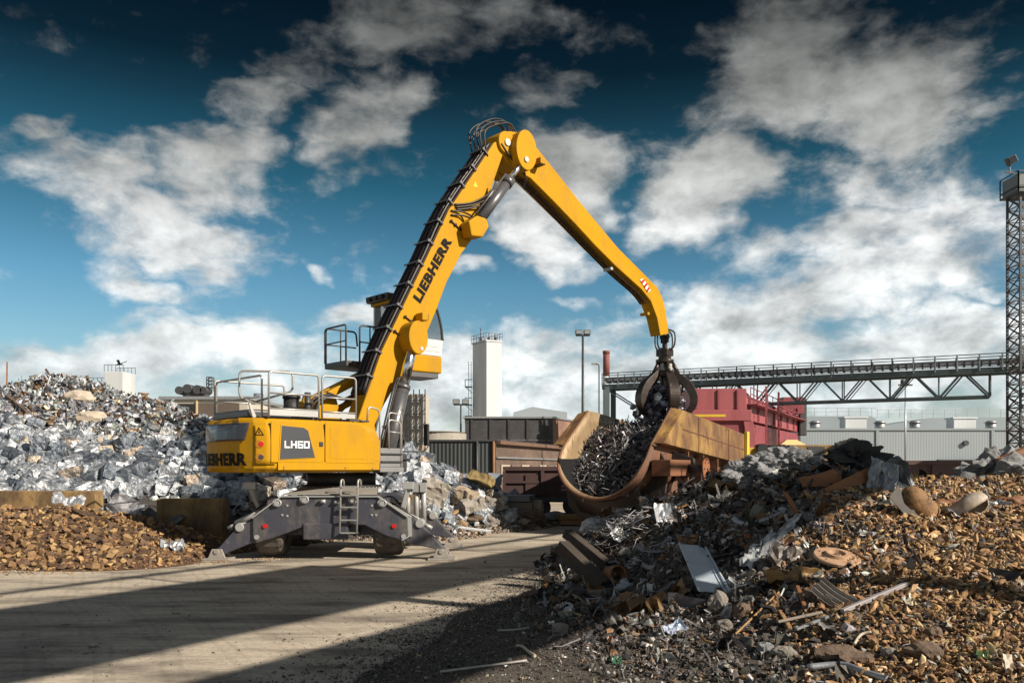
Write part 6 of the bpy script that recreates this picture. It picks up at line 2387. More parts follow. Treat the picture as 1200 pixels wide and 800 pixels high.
HB = Heap([PX(-150, 470, 37), PX(0, 462, 36), PX(60, 441, 37), PX(100, 447, 37), PX(150, 467, 36.2), PX(200, 481, 35.5), PX(250, 497, 34.5), PX(320, 520, 33.5), PX(400, 536, 33), PX(440, 541, 32), PX(478, 529, 31.5), PX(515, 549, 31.8),
           PX(560, 572, 32.3), PX(592, 588, 33), PX(622, 602, 34),
           PX(50, 520, 31), PX(150, 540, 30), PX(250, 545, 29.5), PX(-80, 520, 31), PX(50, 574, 26.6), PX(150, 575, 26.6), PX(-100, 575, 26.6), PX(230, 585, 26.6), PX(300, 590, 27), PX(400, 600, 27.2), PX(480, 578, 28), PX(540, 600, 29.5),
           (-15.5, 25.2, .9), (-11, 25.2, .75), (-20, 25.2, .9), (-9.0, 24.6, .30), (-7.2, 25.0, .18), (-5, 26.6, .08), (-2.4, 26.4, 0.02), (-1, 29, 0.02), (1.2, 32.4, 0.02), (2.0, 34.0, -.1), (1.2, 37, -.1),
           (-24, 43, 3.2), (-19, 43, 3.6), (-14, 42, 2.4), (-9, 40, .6), (-4, 38.5, .2), (-30, 37, 4.5), (-34, 30, 2.4), (-20, 50, 0), (-10, 46, -.2), (-30, 50, 0), (-5, 44, -.3)], rough=.28, c=.8, seed=4, freq=.9)

m_mound = mat('scrap_grit', (.055, .05, .047), (.03, .028, .026), rough=.85, scale=3, bump=.6, bscale=10)
m_scrapmix = mat('mixed_scrap', (1, 1, 1), (.62, .62, .62), rough=.45, metal=.45, scale=3.5, attr=True, bump=.25, bscale=12)
m_rustmix = mat('rusty_scrap', (1, 1, 1), (.62, .60, .58), rough=.72, metal=.1, scale=6, attr=True, bump=.35, bscale=18)
m_grit = mat('dark_debris', (.112, .094, .078), (.060, .051, .044), rough=.9, scale=4, bump=.8, bscale=22)

SHEETS = [t_sheet(4, 3, 1, RNG.uniform(.4, .8), RNG.uniform(.3, .8)) for _ in range(14)]
BARS = [t_bar(RNG.uniform(.05, .12), RNG.uniform(.03, .08), .12) for _ in range(8)]
ROCKS = [t_rock(12, (1, RNG.uniform(.6, .9), RNG.uniform(.4, .8))) for _ in range(12)]
LUMPS = [t_lump(1, 1.0) for _ in range(8)] + [t_lump(2, 1.0) for _ in range(4)]
WIRES = [t_wire(7, .014, .5, 3) for _ in range(10)]


def heap_stuff():
    ms = Mass()
    V, T = HB.grid(-34, 3, 23.8, 48, .33)
    ms.put(V, T, (1, 1, 1), 1)
    pal = [(4, (.46, .49, .53)), (2.5, (.28, .30, .33)), (1.0, (.11, .11, .12)), (1.0, (.22, .135, .075)), (.6, (.14, .085, .055)), (1.5, (.66, .68, .70)), (.35, (.44, .33, .20))]
    # fine shreds over the upper part
    n = 17000
    X = RNG.uniform(-30, 1, n * 2); Y = RNG.uniform(26, 39, n * 2)
    H = HB.h(X, Y)
    k = (H > .12) & (RNG.uniform(0, 1, n * 2) < np.clip(.42 + (H - 1.6) * .4, .40, 1))
    X, Y, H = X[k][:n], Y[k][:n], H[k][:n]
    nr = HB.normal(X, Y); pos = np.stack([X, Y, H + .03], -1)
    q = len(X)
    a, b_ = q * 11 // 20, q * 15 // 20
    ms.scatter(SHEETS, pos[:a], nr[:a], RNG.uniform(.16, .52, a), pick_cols(pal, a), tilt=.8)
    ms.scatter(BARS, pos[a:b_], nr[a:b_], RNG.uniform(.25, .9, b_ - a), pick_cols(pal, b_ - a), tilt=.7)
    ms.scatter(LUMPS + ROCKS, pos[b_:], nr[b_:], RNG.uniform(.12, .4, q - b_), pick_cols(pal, q - b_), tilt=.9)
    # small litter along the toe of the heap
    n = 6500
    X = RNG.uniform(-9.5, 2.2, n * 3); Y = RNG.uniform(23.2, 34, n * 3)
    H = HB.h(X, Y)
    k = (H > -.12) & (H < .65) & (Y > 24.2)
    X, Y, H = X[k][:n], Y[k][:n], np.maximum(H[k][:n], 0)
    nr = HB.normal(X, Y); pos = np.stack([X, Y, H + .01], -1); q = len(X)
    pal2 = [(3, (.30, .25, .20)), (2, (.20, .15, .11)), (2, (.42, .40, .37)), (1, (.10, .085, .075)), (1, (.34, .22, .11))]
    a = q // 2
    ms.scatter(SHEETS, pos[:a], nr[:a], RNG.uniform(.06, .24, a), pick_cols(pal2, a), tilt=.8, mi=2)
    ms.scatter(ROCKS, pos[a:], nr[a:], RNG.uniform(.05, .2, q - a), pick_cols(pal2, q - a), tilt=.8, mi=2)
    o = ms.build('scrap_heap', [m_scrapmix, m_mound, m_rustmix])
    tag(o, 'long high heap of shredded silver and rusty scrap behind the material handler', 'scrap heap', kind='stuff')


heap_stuff()

# crushed bales, each one a thing
def bale_mesh(i):
    bm = bmesh.new()
    bmesh.ops.create_cube(bm, size=1)
    bmesh.ops.subdivide_edges(bm, edges=bm.edges, cuts=7, use_grid_fill=True)
    o = Vector((i * 13.1, i * 7.7, 3))
    dims = Vector((RNG.uniform(.85, 1.25), RNG.uniform(.75, 1.0), RNG.uniform(.65, .95)))
    for v in bm.verts:
        q = v.co.copy()
        n_ = Vector((mnoise.noise(q * 2.6 + o), mnoise.noise(q * 2.6 + o + Vector((9, 0, 0))), mnoise.noise(q * 2.6 + o + Vector((0, 9, 0)))))
        n2 = Vector((mnoise.noise(q * 8.5 + o), mnoise.noise(q * 8.5 + o + Vector((5, 0, 0))), mnoise.noise(q * 8.5 + o + Vector((0, 5, 0)))))
        v.co = Vector((q.x * dims.x, q.y * dims.y, q.z * dims.z)) + n_ * .06 + n2 * .05
    bmesh.ops.triangulate(bm, faces=bm.faces)
    me = bpy.data.meshes.new('metal_bale')
    bm.to_mesh(me); bm.free()
    me.shade_flat()
    return me


def bale_material():
    m, nt, b = nodes_of('crushed_sheet_metal')
    L = nt.links
    tc = N(nt, 'ShaderNodeTexCoord')
    oi = N(nt, 'ShaderNodeObjectInfo')
    vo = N(nt, 'ShaderNodeTexVoronoi', Scale=4.5)
    L.new(tc.outputs['Object'], vo.inputs['Vector'])
    n1 = N(nt, 'ShaderNodeTexNoise', Scale=3.2, Detail=6, Roughness=.6)
    L.new(tc.outputs['Object'], n1.inputs['Vector'])
    r1 = ramp(nt, [(.32, (.10, .11, .13)), (.44, (.36, .39, .43)), (.56, (.64, .66, .69)), (.72, (.82, .83, .84))])
    L.new(n1.outputs['Fac'], r1.inputs['Fac'])
    r2 = ramp(nt, [(0, (.24, .27, .31)), (.3, (.50, .53, .57)), (.6, (.80, .82, .85)), (.86, (1.0, 1.0, 1.0)), (.93, (.55, .42, .32)), (1, (.80, .68, .54))])
    L.new(oi.outputs['Random'], r2.inputs['Fac'])
    mx = N(nt, 'ShaderNodeMix', data_type='RGBA', blend_type='MULTIPLY'); mx.inputs['Factor'].default_value = 1
    L.new(r1.outputs[0], mx.inputs['A']); L.new(r2.outputs[0], mx.inputs['B'])
    n4 = N(nt, 'ShaderNodeTexNoise', Scale=3.2, Detail=8, Roughness=.75)
    mp = N(nt, 'ShaderNodeMapping'); mp.inputs['Location'].default_value = (4, 9, 1)
    L.new(tc.outputs['Object'], mp.inputs['Vector']); L.new(mp.outputs[0], n4.inputs['Vector'])
    r4 = ramp(nt, [(.60, (0, 0, 0)), (.70, (.85, .85, .85))]); L.new(n4.outputs['Fac'], r4.inputs['Fac'])
    mx2 = N(nt, 'ShaderNodeMix', data_type='RGBA'); L.new(r4.outputs[0], mx2.inputs['Factor']); L.new(mx.outputs['Result'], mx2.inputs['A']); mx2.inputs['B'].default_value = (.09, .085, .09, 1)
    L.new(mx2.outputs['Result'], b.inputs['Base Color'])
    b.inputs['Metallic'].default_value = .55
    b.inputs['Roughness'].default_value = .40
    n3 = N(nt, 'ShaderNodeTexNoise', Scale=15, Detail=6, Roughness=.7)
    L.new(tc.outputs['Object'], n3.inputs['Vector'])
    bp_ = N(nt, 'ShaderNodeBump', Strength=.6, Distance=.05)
    L.new(n3.outputs['Fac'], bp_.inputs['Height']); L.new(bp_.outputs[0], b.inputs['Normal'])
    return m


def bales():
    mt = bale_material()
    mes = [bale_mesh(i) for i in range(12)]
    for me in mes:
        me.materials.append(mt)
    rnd = random.Random(21)
    placed = []

    def free(x, y, z, d):
        return all((x - a) ** 2 + (y - b_) ** 2 + (z - c) ** 2 > (d * (.56 if True else 1)) ** 2 * 1.0 for a, b_, c, _ in placed)
    tries = 0
    zones = [((-20, 340, 560, 586), .0)]
    target = [(0, 250, 492, 584, 180), (250, 340, 530, 590, 36), (440, 600, 526, 614, 84)]
    for (xa, xb, ya, yb, cnt) in target:
        got = 0
        for _ in range(6000):
            if got >= cnt:
                break
            px, py = rnd.uniform(xa - 10, xb), rnd.uniform(ya, yb)
            # the fine shreds lie above the bales
            lim = np.interp(px, [0, 60, 130, 200, 260, 330], [500, 512, 528, 522, 535, 545]) if px < 340 else 0
            if py < lim + rnd.uniform(-8, 8):
                continue
            p = HB.hit(px, py, 25.2 if px < 340 else 27, 40)
            if p.z < .25 or p.y > 37:
                continue
            s = rnd.uniform(.44, .68) if px < 400 else rnd.uniform(.44, .66)
            if not free(p.x, p.y, p.z, s * 1.45):
                continue
            placed.append((p.x, p.y, p.z, s))
            o = bpy.data.objects.new('metal_bale', rnd.choice(mes))
            COL.objects.link(o)
            o.location = p + Vector((0, -.06, .20 * s))
            o.rotation_euler = (rnd.uniform(-.6, .6), rnd.uniform(-.6, .6), rnd.uniform(0, 6.28))
            o.scale = (s, s, s)
            tag(o, 'crushed silver sheet metal bale on the flank of the long scrap heap', 'bale', 'crushed bales on the silver heap')
            got += 1


bales()

# ------------------------------------------------------------------ low walls in front of the heap
m_wall_y = mat('ochre_stained_concrete', (.34, .22, .09), (.24, .155, .07), rough=.85, scale=1.5, stretch=(1, 1, .4), spots=.6, spot_col=(.10, .065, .04), spot_scale=4, bump=.3)
weather(m_wall_y, (.07, .045, .028), .9, 1.6, (1, 1, .5), .40, .62)
for (px0, px1, py, Y, dep, zb, lab) in ((-160, 112, 575, 24.6, .5, 0, 'long ochre stained retaining wall block between rust pile and silver heap'), (183, 262, 584, 24.2, .55, 0, 'dark ochre wall block with pale lit end next to the front stabilizer'), (462, 488, 580, 26.2, .9, 0, 'stub of ochre wall at the foot of the bales behind the stabilizer legs'), (268, 300, 578, 27.0, .5, 0, 'short dark wall block half hidden behind the stabilizer beam')):
    a, b_ = P(px0, py, Y), P(px1, py, Y)
    m = MB(); m.box((0, 0, 0), (b_.x - a.x, dep, a.z))
    o = m.build('wall_block', m_wall_y, bevel=.03); o.location = (a.x, Y, 0)
    tag(o, lab, 'wall')

# ------------------------------------------------------------------ rust coloured pile of cast iron chunks
HR = Heap([PX(0, 668, 18.75), PX(120, 669, 18.6), PX(230, 660, 20.1), (-7.3, 21.6, -.1), PX(-120, 668, 18.7), PX(-250, 668, 18.7), (-6.3, 23.3, -.15),
           PX(0, 597, 22.6), PX(60, 595, 22.7), PX(110, 597, 22.9), PX(150, 604, 22.8), PX(200, 615, 22.6), PX(250, 632, 22.6), PX(-120, 595, 22.8), PX(-250, 595, 22.8),
           PX(0, 630, 20.4), PX(100, 632, 20.4), PX(190, 638, 20.9), PX(-120, 630, 20.4), (-13, 24.4, .9), (-18, 24.4, .95), (-9.4, 24.0, .45), (-24, 22.5, 1.2), (-24, 18.6, 0)], rough=.10, c=.6, seed=9, freq=1.2)


def rust_pile():
    ms = Mass()
    V, T = HR.grid(-24, -6.2, 18.2, 24.5, .25)
    ms.put(V, T, (1, 1, 1), 1)
    pal = [(3, (.40, .24, .10)), (3, (.27, .15, .065)), (2.5, (.13, .075, .045)), (1, (.46, .34, .19)), (1, (.08, .06, .05))]
    tm = [t_rock(9, (1, RNG.uniform(.55, .8), RNG.uniform(.3, .5))) for _ in range(14)]
    n = 6500
    X = RNG.uniform(-20, -6.2, n * 2); Y = RNG.uniform(18.3, 24.2, n * 2); H = HR.h(X, Y)
    k = H > .02
    X, Y, H = X[k][:n], Y[k][:n], H[k][:n]
    ms.scatter(tm, np.stack([X, Y, H + .0], -1), HR.normal(X, Y), RNG.uniform(.09, .24, len(X)), pick_cols(pal, len(X)), tilt=.7)
    n = 900       # stray crumbs on the ground in front
    X = RNG.uniform(-16, -5.5, n); Y = 18.75 - np.abs(RNG.normal(0, .35, n)) + np.clip((X + 9.5) * .75, 0, 2.6)
    ms.scatter(tm, np.stack([X, Y, np.full(n, .01)], -1), np.tile([0, 0, 1.], (n, 1)), RNG.uniform(.02, .08, n), pick_cols(pal, n), tilt=.9)
    tag(ms.build('rust_pile', [m_rustmix, mat('rust_soil', (.10, .055, .03), (.06, .035, .02), rough=.9, scale=3, bump=.5)]), 'low pile of rust brown cast iron lumps in front of the wall blocks', 'scrap pile', kind='stuff')
    # the largest lumps as things
    mts = [mat('cast_iron_rust_%d' % i, c, tuple(x * .65 for x in c), rough=.75, scale=6, bump=.4, island=True) for i, c in enumerate([(.40, .255, .12), (.28, .165, .08), (.14, .082, .05)])]
    mes = []
    for i in range(15):
        V, T = t_rock(11, (1, RNG.uniform(.65, .95), RNG.uniform(.45, .75)))
        me = bpy.data.meshes.new('iron_lump')
        me.from_pydata([tuple(v) for v in V], [], [tuple(int(x) for x in t) for t in T])
        me.materials.append(mts[i % 3])
        mes.append(me)
    rnd = random.Random(5)
    got, pl = 0, []
    for _ in range(4000):
        if got >= 295:
            break
        px, py = rnd.uniform(-5, 235), rnd.uniform(588, 668)
        p = HR.hit(px, py, 17.5, 24.3)
        if p.z < .03:
            continue
        if any((p - q).length < .15 for q in pl):
            continue
        pl.append(p)
        s = rnd.choice((.17, .21, .25, .29, .34)) * rnd.uniform(.9, 1.12)
        o = bpy.data.objects.new('iron_lump', rnd.choice(mes)); COL.objects.link(o)
        o.location = p + Vector((0, -.02, .04)); o.scale = (s, s, s)
        o.rotation_euler = (rnd.uniform(-.8, .4), rnd.uniform(-.5, .5), rnd.uniform(0, 6.28))
        tag(o, 'rust brown angular cast iron lump on the low pile before the wall', 'iron lump', 'cast iron lumps of the low pile')
        got += 1


rust_pile()
# ------------------------------------------------------------------ the big heap in front
HF = Heap([PX(430, 800, 8.9), PX(520, 745, 11.4), PX(600, 700, 14.8), PX(640, 674, 17.9), (1.0, 20.4, -.05), (1.9, 23.0, -.1),
           PX(600, 800, 8.85)[:2] + (.02,), PX(700, 790, 9.2)[:2] + (.08,), PX(560, 760, 10.5)[:2] + (.05,), PX(620, 720, 12.8)[:2] + (.12,),
           PX(690, 660, 17.0), PX(700, 612, 19.5), PX(760, 600, 20), PX(800, 588, 20), PX(800, 690, 13.0), PX(740, 700, 14.2), PX(870, 550, 19), PX(860, 610, 15.6), PX(890, 600, 15.0), PX(900, 640, 13.2), PX(900, 720, 10.5), PX(850, 740, 10.3), PX(840, 690, 12.3),
           PX(1000, 548, 17), PX(940, 545, 17.5), PX(960, 580, 15.2), PX(1000, 620, 13.3), PX(1000, 700, 10.3), PX(1100, 588, 16), PX(1100, 650, 12), PX(1100, 740, 9.0),
           PX(1200, 620, 13), PX(1200, 560, 18), PX(1200, 540, 20.5), PX(1150, 560, 20.5), PX(1200, 700, 10), PX(1200, 790, 7.5), PX(750, 765, 10)[:2] + (.10,), PX(1000, 790, 8.2)[:2] + (.22,), PX(850, 795, 8.6)[:2] + (.12,),
           (3, 25, -.1), (6, 24.5, .25), (9, 23.5, .6), (12.5, 27, 1.0), (15, 21, 2.2), (14, 14, 1.4), (12, 10, .9), (9, 7, .35), (6, 6.2, .15), (18, 25, 1.0), (3, 6.5, .0), (0, 7.5, -.05), (8, 28, -.2), (16, 30, -.2)], rough=.13, c=.5, seed=21, freq=1.1)


def rust_mask(X, Y):
    """1 where the rust brown nuggets lie, 0 in the grey black debris"""
    px = 600 + X / Y * F
    py = HOR + (CAMH - np.maximum(HF.h(X, Y), 0)) / Y * F
    edge = np.interp(py, [540, 590, 640, 690, 740, 800], [1010, 985, 960, 965, 960, 990])
    return 1 / (1 + np.exp(-(px - edge + (fbm(X * 1.3, Y * 1.3, 31) - .5) * 170) / 18))


def front_stuff():
    V, T = HF.grid(-2, 20, 5.6, 29, .16)
    rm = rust_mask(V[:, 0], np.maximum(V[:, 1], 1))
    dark, rust = Mass(), Mass()
    dark.put(V, T, (1, 1, 1), 1)
    # grey black debris
    n = 34000
    pos = view_samples(HF, n, -2, 18, 5.8, 26, 6.0, 26)
    rm = rust_mask(pos[:, 0], pos[:, 1])
    pos = pos[RNG.uniform(0, 1, n) > rm * .93]
    nr = HF.normal(pos[:, 0], pos[:, 1])
    q = len(pos)
    palD = [(4, (.060, .055, .052)), (3, (.105, .097, .09)), (1.8, (.19, .18, .17)), (.9, (.30, .30, .31)), (1.1, (.14, .085, .05)), (.5, (.24, .14, .07)), (.35, (.5, .49, .47)), (.3, (.36, .27, .17))]
    pos[:, 2] += .01
    sz = np.clip(RNG.lognormal(-2.6, .55, q), .025, .34) * np.clip(pos[:, 1] / 15, .42, 1.05)
    # towards the road the heap thins out into fine dirt
    pxx = 600 + pos[:, 0] / pos[:, 1] * F
    pyy = HOR + (CAMH - pos[:, 2]) / pos[:, 1] * F
    toe = np.interp(pyy, [660, 700, 740, 800], [640, 640, 650, 720])
    sz = sz * np.clip(.26 + (pxx - toe + 60) / 160, .26, 1.0)
    order = RNG.permutation(q); pos, nr, sz = pos[order], nr[order], sz[order]
    a, b_, c = q * 9 // 20, q * 13 // 20, q * 17 // 20
    dark.scatter(ROCKS + LUMPS[:6], pos[:a], nr[:a], sz[:a], pick_cols(palD, a, .25), tilt=.9)
    dark.scatter(SHEETS, pos[a:b_], nr[a:b_], sz[a:b_] * 1.7, pick_cols(palD, b_ - a, .25), tilt=.7, mi=2)
    dark.scatter(BARS, pos[b_:c], nr[b_:c], sz[b_:c] * 2.2, pick_cols(palD, c - b_, .25), tilt=.6)
    dark.scatter(WIRES, pos[c:], nr[c:], sz[c:] * 4.0, pick_cols(palD, q - c, .25), tilt=.5)
    # finer grit spilling on the road along the toe
    n = 30000
    Y = RNG.uniform(7.2, 19, n); X = np.interp(Y, [7.2, 8.9, 11.4, 14.8, 17.9, 19], [-1.5, -1.35, -.75, .15, .9, 1.0]) + RNG.exponential(.5, n) * np.where(RNG.uniform(0, 1, n) < .62, 1.8, -.8) + (fbm(Y * 1.5, Y * 0, 77) - .5) * 1.2
    H = np.maximum(HF.h(X, Y), 0)
    dark.scatter(ROCKS, np.stack([X, Y, H + .004], -1), np.tile([0, 0, 1.], (n, 1)), np.clip(RNG.lognormal(-4.0, .6, n), .006, .10), pick_cols([(4, (.10, .088, .078)), (2, (.16, .14, .12)), (1, (.27, .25, .22))], n, .25), tilt=.9)
    # tangled larger sheets, strips and wires over the upper slope
    n = 7000
    pos = view_samples(HF, n, .5, 12, 9, 22, 9, 22)
    rm = rust_mask(pos[:, 0], pos[:, 1])
    pxx = 600 + pos[:, 0] / pos[:, 1] * F
    pyy = HOR + (CAMH - pos[:, 2]) / pos[:, 1] * F
    keep = (rm < .75) & (RNG.uniform(0, 1, n) < np.clip((735 - pyy) / 110, .03, 1)) & (pyy < 760)
    for (ex, ey, er) in ((980, 657, 48), (822, 676, 46), (893, 655, 36), (890, 605, 36), (1030, 705, 46), (960, 565, 30), (1000, 562, 40), (690, 655, 45), (935, 590, 22), (720, 682, 24), (965, 715, 36), (740, 625, 34)):
        keep &= ((pxx - ex) ** 2 + (pyy - ey) ** 2 * 1.6) > er ** 2
    pos = pos[keep][:2300]
    pos[:, 2] += .03
    nr = HF.normal(pos[:, 0], pos[:, 1]); q = len(pos)
    palT = [(3, (.30, .30, .31)), (2, (.42, .42, .43)), (3, (.13, .125, .12)), (1.6, (.19, .105, .05)), (1, (.28, .17, .085)), (1.5, (.06, .055, .052))]
    a, b_ = q // 2, q * 3 // 4
    dark.scatter(SHEETS, pos[:a], nr[:a], np.clip(RNG.lognormal(-1.4, .45, a), .1, .55), pick_cols(palT, a, .22), tilt=.8, mi=2)
    dark.scatter(BARS, pos[a:b_], nr[a:b_], np.clip(RNG.lognormal(-1.0, .4, b_ - a), .18, .8), pick_cols(palT, b_ - a, .22), tilt=.55, mi=2)
    dark.scatter(WIRES, pos[b_:], nr[b_:], RNG.uniform(.4, 1.0, q - b_), pick_cols(palT, q - b_, .22), tilt=.5, mi=2)
    tag(dark.build('debris_heap', [m_rustmix, m_grit, m_scrapmix]), 'grey black heap of shredder debris between road and charging box', 'scrap heap', kind='stuff')
    # rust brown nuggets
    n = 52000
    pos = view_samples(HF, n, 1, 19, 5.8, 24, 6.0, 24)
    rm = rust_mask(pos[:, 0], pos[:, 1])
    pos = pos[RNG.uniform(0, 1, n) < rm]
    pos[:, 2] += RNG.uniform(-.035, .05, len(pos))
    nr = HF.normal(pos[:, 0], pos[:, 1])
    q = len(pos)
    pal = [(4, (.42, .26, .12)), (3, (.29, .165, .078)), (2, (.16, .09, .05)), (1.5, (.52, .38, .22)), (.4, (.46, .44, .41)), (.7, (.07, .05, .04))]
    nug = [t_pebble(1, (1.45, RNG.uniform(.5, .75), RNG.uniform(.32, .55))) for _ in range(12)] + [t_rock(10, (1.2, .7, .4)) for _ in range(4)]
    sz = np.clip(RNG.lognormal(-2.5, .36, q), .035, .22) * np.clip(pos[:, 1] / 13, .6, 1.15)
    a = q * 39 // 40
    rust.scatter(nug, pos[:a], nr[:a], sz[:a], pick_cols(pal, a, .22), tilt=.8)
    rust.scatter(SHEETS, pos[a:], nr[a:], sz[a:] * 1.8, pick_cols([(2, (.42, .40, .37)), (2, (.3, .17, .08)), (1, (.12, .11, .1)), (.6, (.4, .33, .22))], q - a, .2), tilt=.7)
    tag(rust.build('nugget_heap', [m_rustmix]), 'wide slope of small rust brown metal nuggets', 'scrap heap', kind='stuff')


front_stuff()


def road_grit():
    ms = Mass()
    n = 2600
    Y = 8.5 * (32 / 8.5) ** RNG.uniform(0, 1, n)
    X = RNG.uniform(-.62, .12, n) * Y
    k = fbm(X * .5, Y * .5, 55) + RNG.uniform(-.25, .25, n) > .5
    X, Y = X[k], Y[k]
    q = len(X)
    ms.scatter(ROCKS, np.stack([X, Y, np.full(q, .004)], -1), np.tile([0, 0, 1.], (q, 1)), np.clip(RNG.lognormal(-4.1, .5, q), .006, .06), pick_cols([(3, (.16, .14, .12)), (2, (.30, .27, .23)), (1, (.22, .12, .06))], q, .25), tilt=.9)
    q = 60
    X = RNG.uniform(-9, 1, q); Y = RNG.uniform(10, 24, q)
    ms.scatter(BARS + SHEETS[:3], np.stack([X, Y, np.full(q, .012)], -1), np.tile([0, 0, 1.], (q, 1)), RNG.uniform(.05, .16, q), pick_cols([(2, (.25, .24, .23)), (1, (.16, .09, .05))], q, .25), tilt=.15)
    tag(ms.build('road_grit', [m_rustmix]), 'stray grit and small metal bits scattered on the concrete road', 'grit', kind='stuff')


road_grit()

# ------------------------------------------------------------------ single pieces on the heap
m_rustb = mat('brown_rust_plate', (.26, .115, .045), (.16, .07, .035), rough=.7, scale=3, bump=.3, spots=.62, spot_col=(.08, .045, .03), spot_scale=6)
m_paleg = mat('dull_zinc', (.42, .44, .47), (.30, .32, .35), rough=.45, metal=.5, scale=4, bump=.2)
m_darkwood = mat('tarred_timber', (.055, .042, .034), (.035, .028, .023), rough=.8, scale=3, stretch=(.4, 1, 1), bump=.5)
m_wood = mat('raw_timber', (.36, .22, .10), (.25, .145, .065), rough=.8, scale=4, bump=.3)
m_rock = mat('grey_rock', (.25, .225, .20), (.15, .135, .12), rough=.9, scale=4, bump=.7, bscale=14)
m_brownrock = mat('brown_slag', (.17, .115, .08), (.09, .065, .05), rough=.85, scale=5, bump=.7, bscale=16)


def at(px, py, dz=0.0):
    p = HF.hit(px, py)
    return p + Vector((0, -.02, dz))


def one(o, label, cat, group=None):
    return tag(o, label, cat, group)


def plank(name, a, b_, w, h, mt, label, cat, up=(0, 0, 1), bev=.008, dz=.03):
    p, q = (at(*a, dz) if len(a) == 2 else Vector(a)), (at(*b_, dz) if len(b_) == 2 else Vector(b_))
    m = MB(lambda x, y, z: (x - p.x, y - p.y, z - p.z))
    m.bar(p, q, w, h, up=up)
    o = m.build(name, mt, bevel=bev); o.location = p
    return one(o, label, cat)


def rod(name, pts, r, mt, label, cat, dz=.03, n=8):
    pp = [at(*a, dz) if len(a) == 2 else Vector(a) for a in pts]
    p = pp[0]
    m = MB(); m.tube(smooth_path([x - p for x in pp], 5), r, n)
    o = m.build(name, mt); o.location = p
    return one(o, label, cat)


def lump(name, px, py, size, dims, mt, label, cat, amp=.5, fr=2.0, sub=4, dz=0.0, rot=(0, 0, 0), loc=None, flat=False):
    bm = bmesh.new()
    bmesh.ops.create_icosphere(bm, subdivisions=sub, radius=.5)
    o_ = Vector((px * .13, py * .37, size))
    for v in bm.verts:
        q = v.co.copy()
        k = 1 + amp * mnoise.noise(q * fr + o_) + amp * .5 * mnoise.noise(q * fr * 2.7 + o_) - amp * .6 * abs(mnoise.noise(q * fr * 1.6 - o_)) + amp * .14 * mnoise.noise(q * fr * 6.5 + o_) - amp * .22 * abs(mnoise.noise(q * fr * 4.1 - o_))
        v.co = Vector((q.x * dims[0], q.y * dims[1], q.z * dims[2])) * k * size
    me = bpy.data.meshes.new(name); bm.to_mesh(me); bm.free()
    me.materials.append(mt)
    if not flat:
        me.shade_smooth()
    else:
        me.shade_flat()
    o = bpy.data.objects.new(name, me); COL.objects.link(o)
    o.location = loc if loc is not None else at(px, py, dz)
    o.rotation_euler = rot
    return one(o, label, cat)


def sheet(name, px, py, lx, ly, crumple, mt, label, cat, rot=(0, 0, 0), dz=.05, bend=.3, nx=14, ny=8, loc=None, th=.012, taper=0.0):
    vs, fs = [], []
    o_ = Vector((px * .21, py * .17, lx))
    for j in range(ny + 1):
        for i in range(nx + 1):
            x, y = i / nx - .5, j / ny - .5
            q = Vector((x * 3, y * 3, 0)) + o_
            z = bend * (x * x * 2 - .2) * lx + crumple * (mnoise.noise(q * 1.1) + .6 * mnoise.noise(q * 2.6) - .5 * abs(mnoise.noise(q * 1.7 + o_)))
            w = 1 - taper * (x + .5)
            vs.append((x * lx + crumple * .4 * mnoise.noise(q * 2 + o_), y * ly * w + crumple * .4 * mnoise.noise(q * 2 - o_), z))
    for j in range(ny):
        for i in range(nx):
            a = j * (nx + 1) + i
            fs.append((a, a + 1, a + nx + 2, a + nx + 1))
    b = MB(); b.add(vs, fs, False)
    o = b.build(name, mt, solid=th)
    o.location = loc if loc is not None else at(px, py, dz)
    o.rotation_euler = rot
    return one(o, label, cat)


# flanged disc
def flange():
    p = at(980, 658, .07)
    o = empty('flange_disc', p, 'round brown rusty flange disc with raised hub lying on the nuggets', 'disc')
    mt = mat('dusty_rust', (.42, .27, .17), (.33, .20, .12), rough=.8, scale=5, bump=.3)
    m = MB(); rings = [(.02, .02), (.095, .02), (.11, .06), (.15, .06), (.165, .02), (.18, .012), (.30, .012), (.315, .0), (.315, -.035), (.02, -.035)]
    n = 44; vs, fs = [], []
    for k in range(n):
        a = 2 * math.pi * k / n
        vs += [(r_ * math.cos(a), r_ * math.sin(a), z) for r_, z in rings]
    q = len(rings)
    for k in range(n):
        for j in range(q - 1):
            fs.append((k * q + j, k * q + j + 1, ((k + 1) % n) * q + j + 1, ((k + 1) % n) * q + j))
    m.add(vs, fs, False); d = m.build('disc', mt, o)
    h = MB(); h.cyl((0, 0, .0), (0, 0, .045), .05, 18, .035); h.build('hub', m_brownrock, o)
    for k in range(5):
        a = k * 2 * math.pi / 5
        h = MB(); h.cyl((.24 * math.cos(a), .24 * math.sin(a), .012), (.24 * math.cos(a), .24 * math.sin(a), .02), .014, 8); h.build('bolt', m_brownrock, o)
    o.rotation_euler = (.30, .05, 0)


flange()


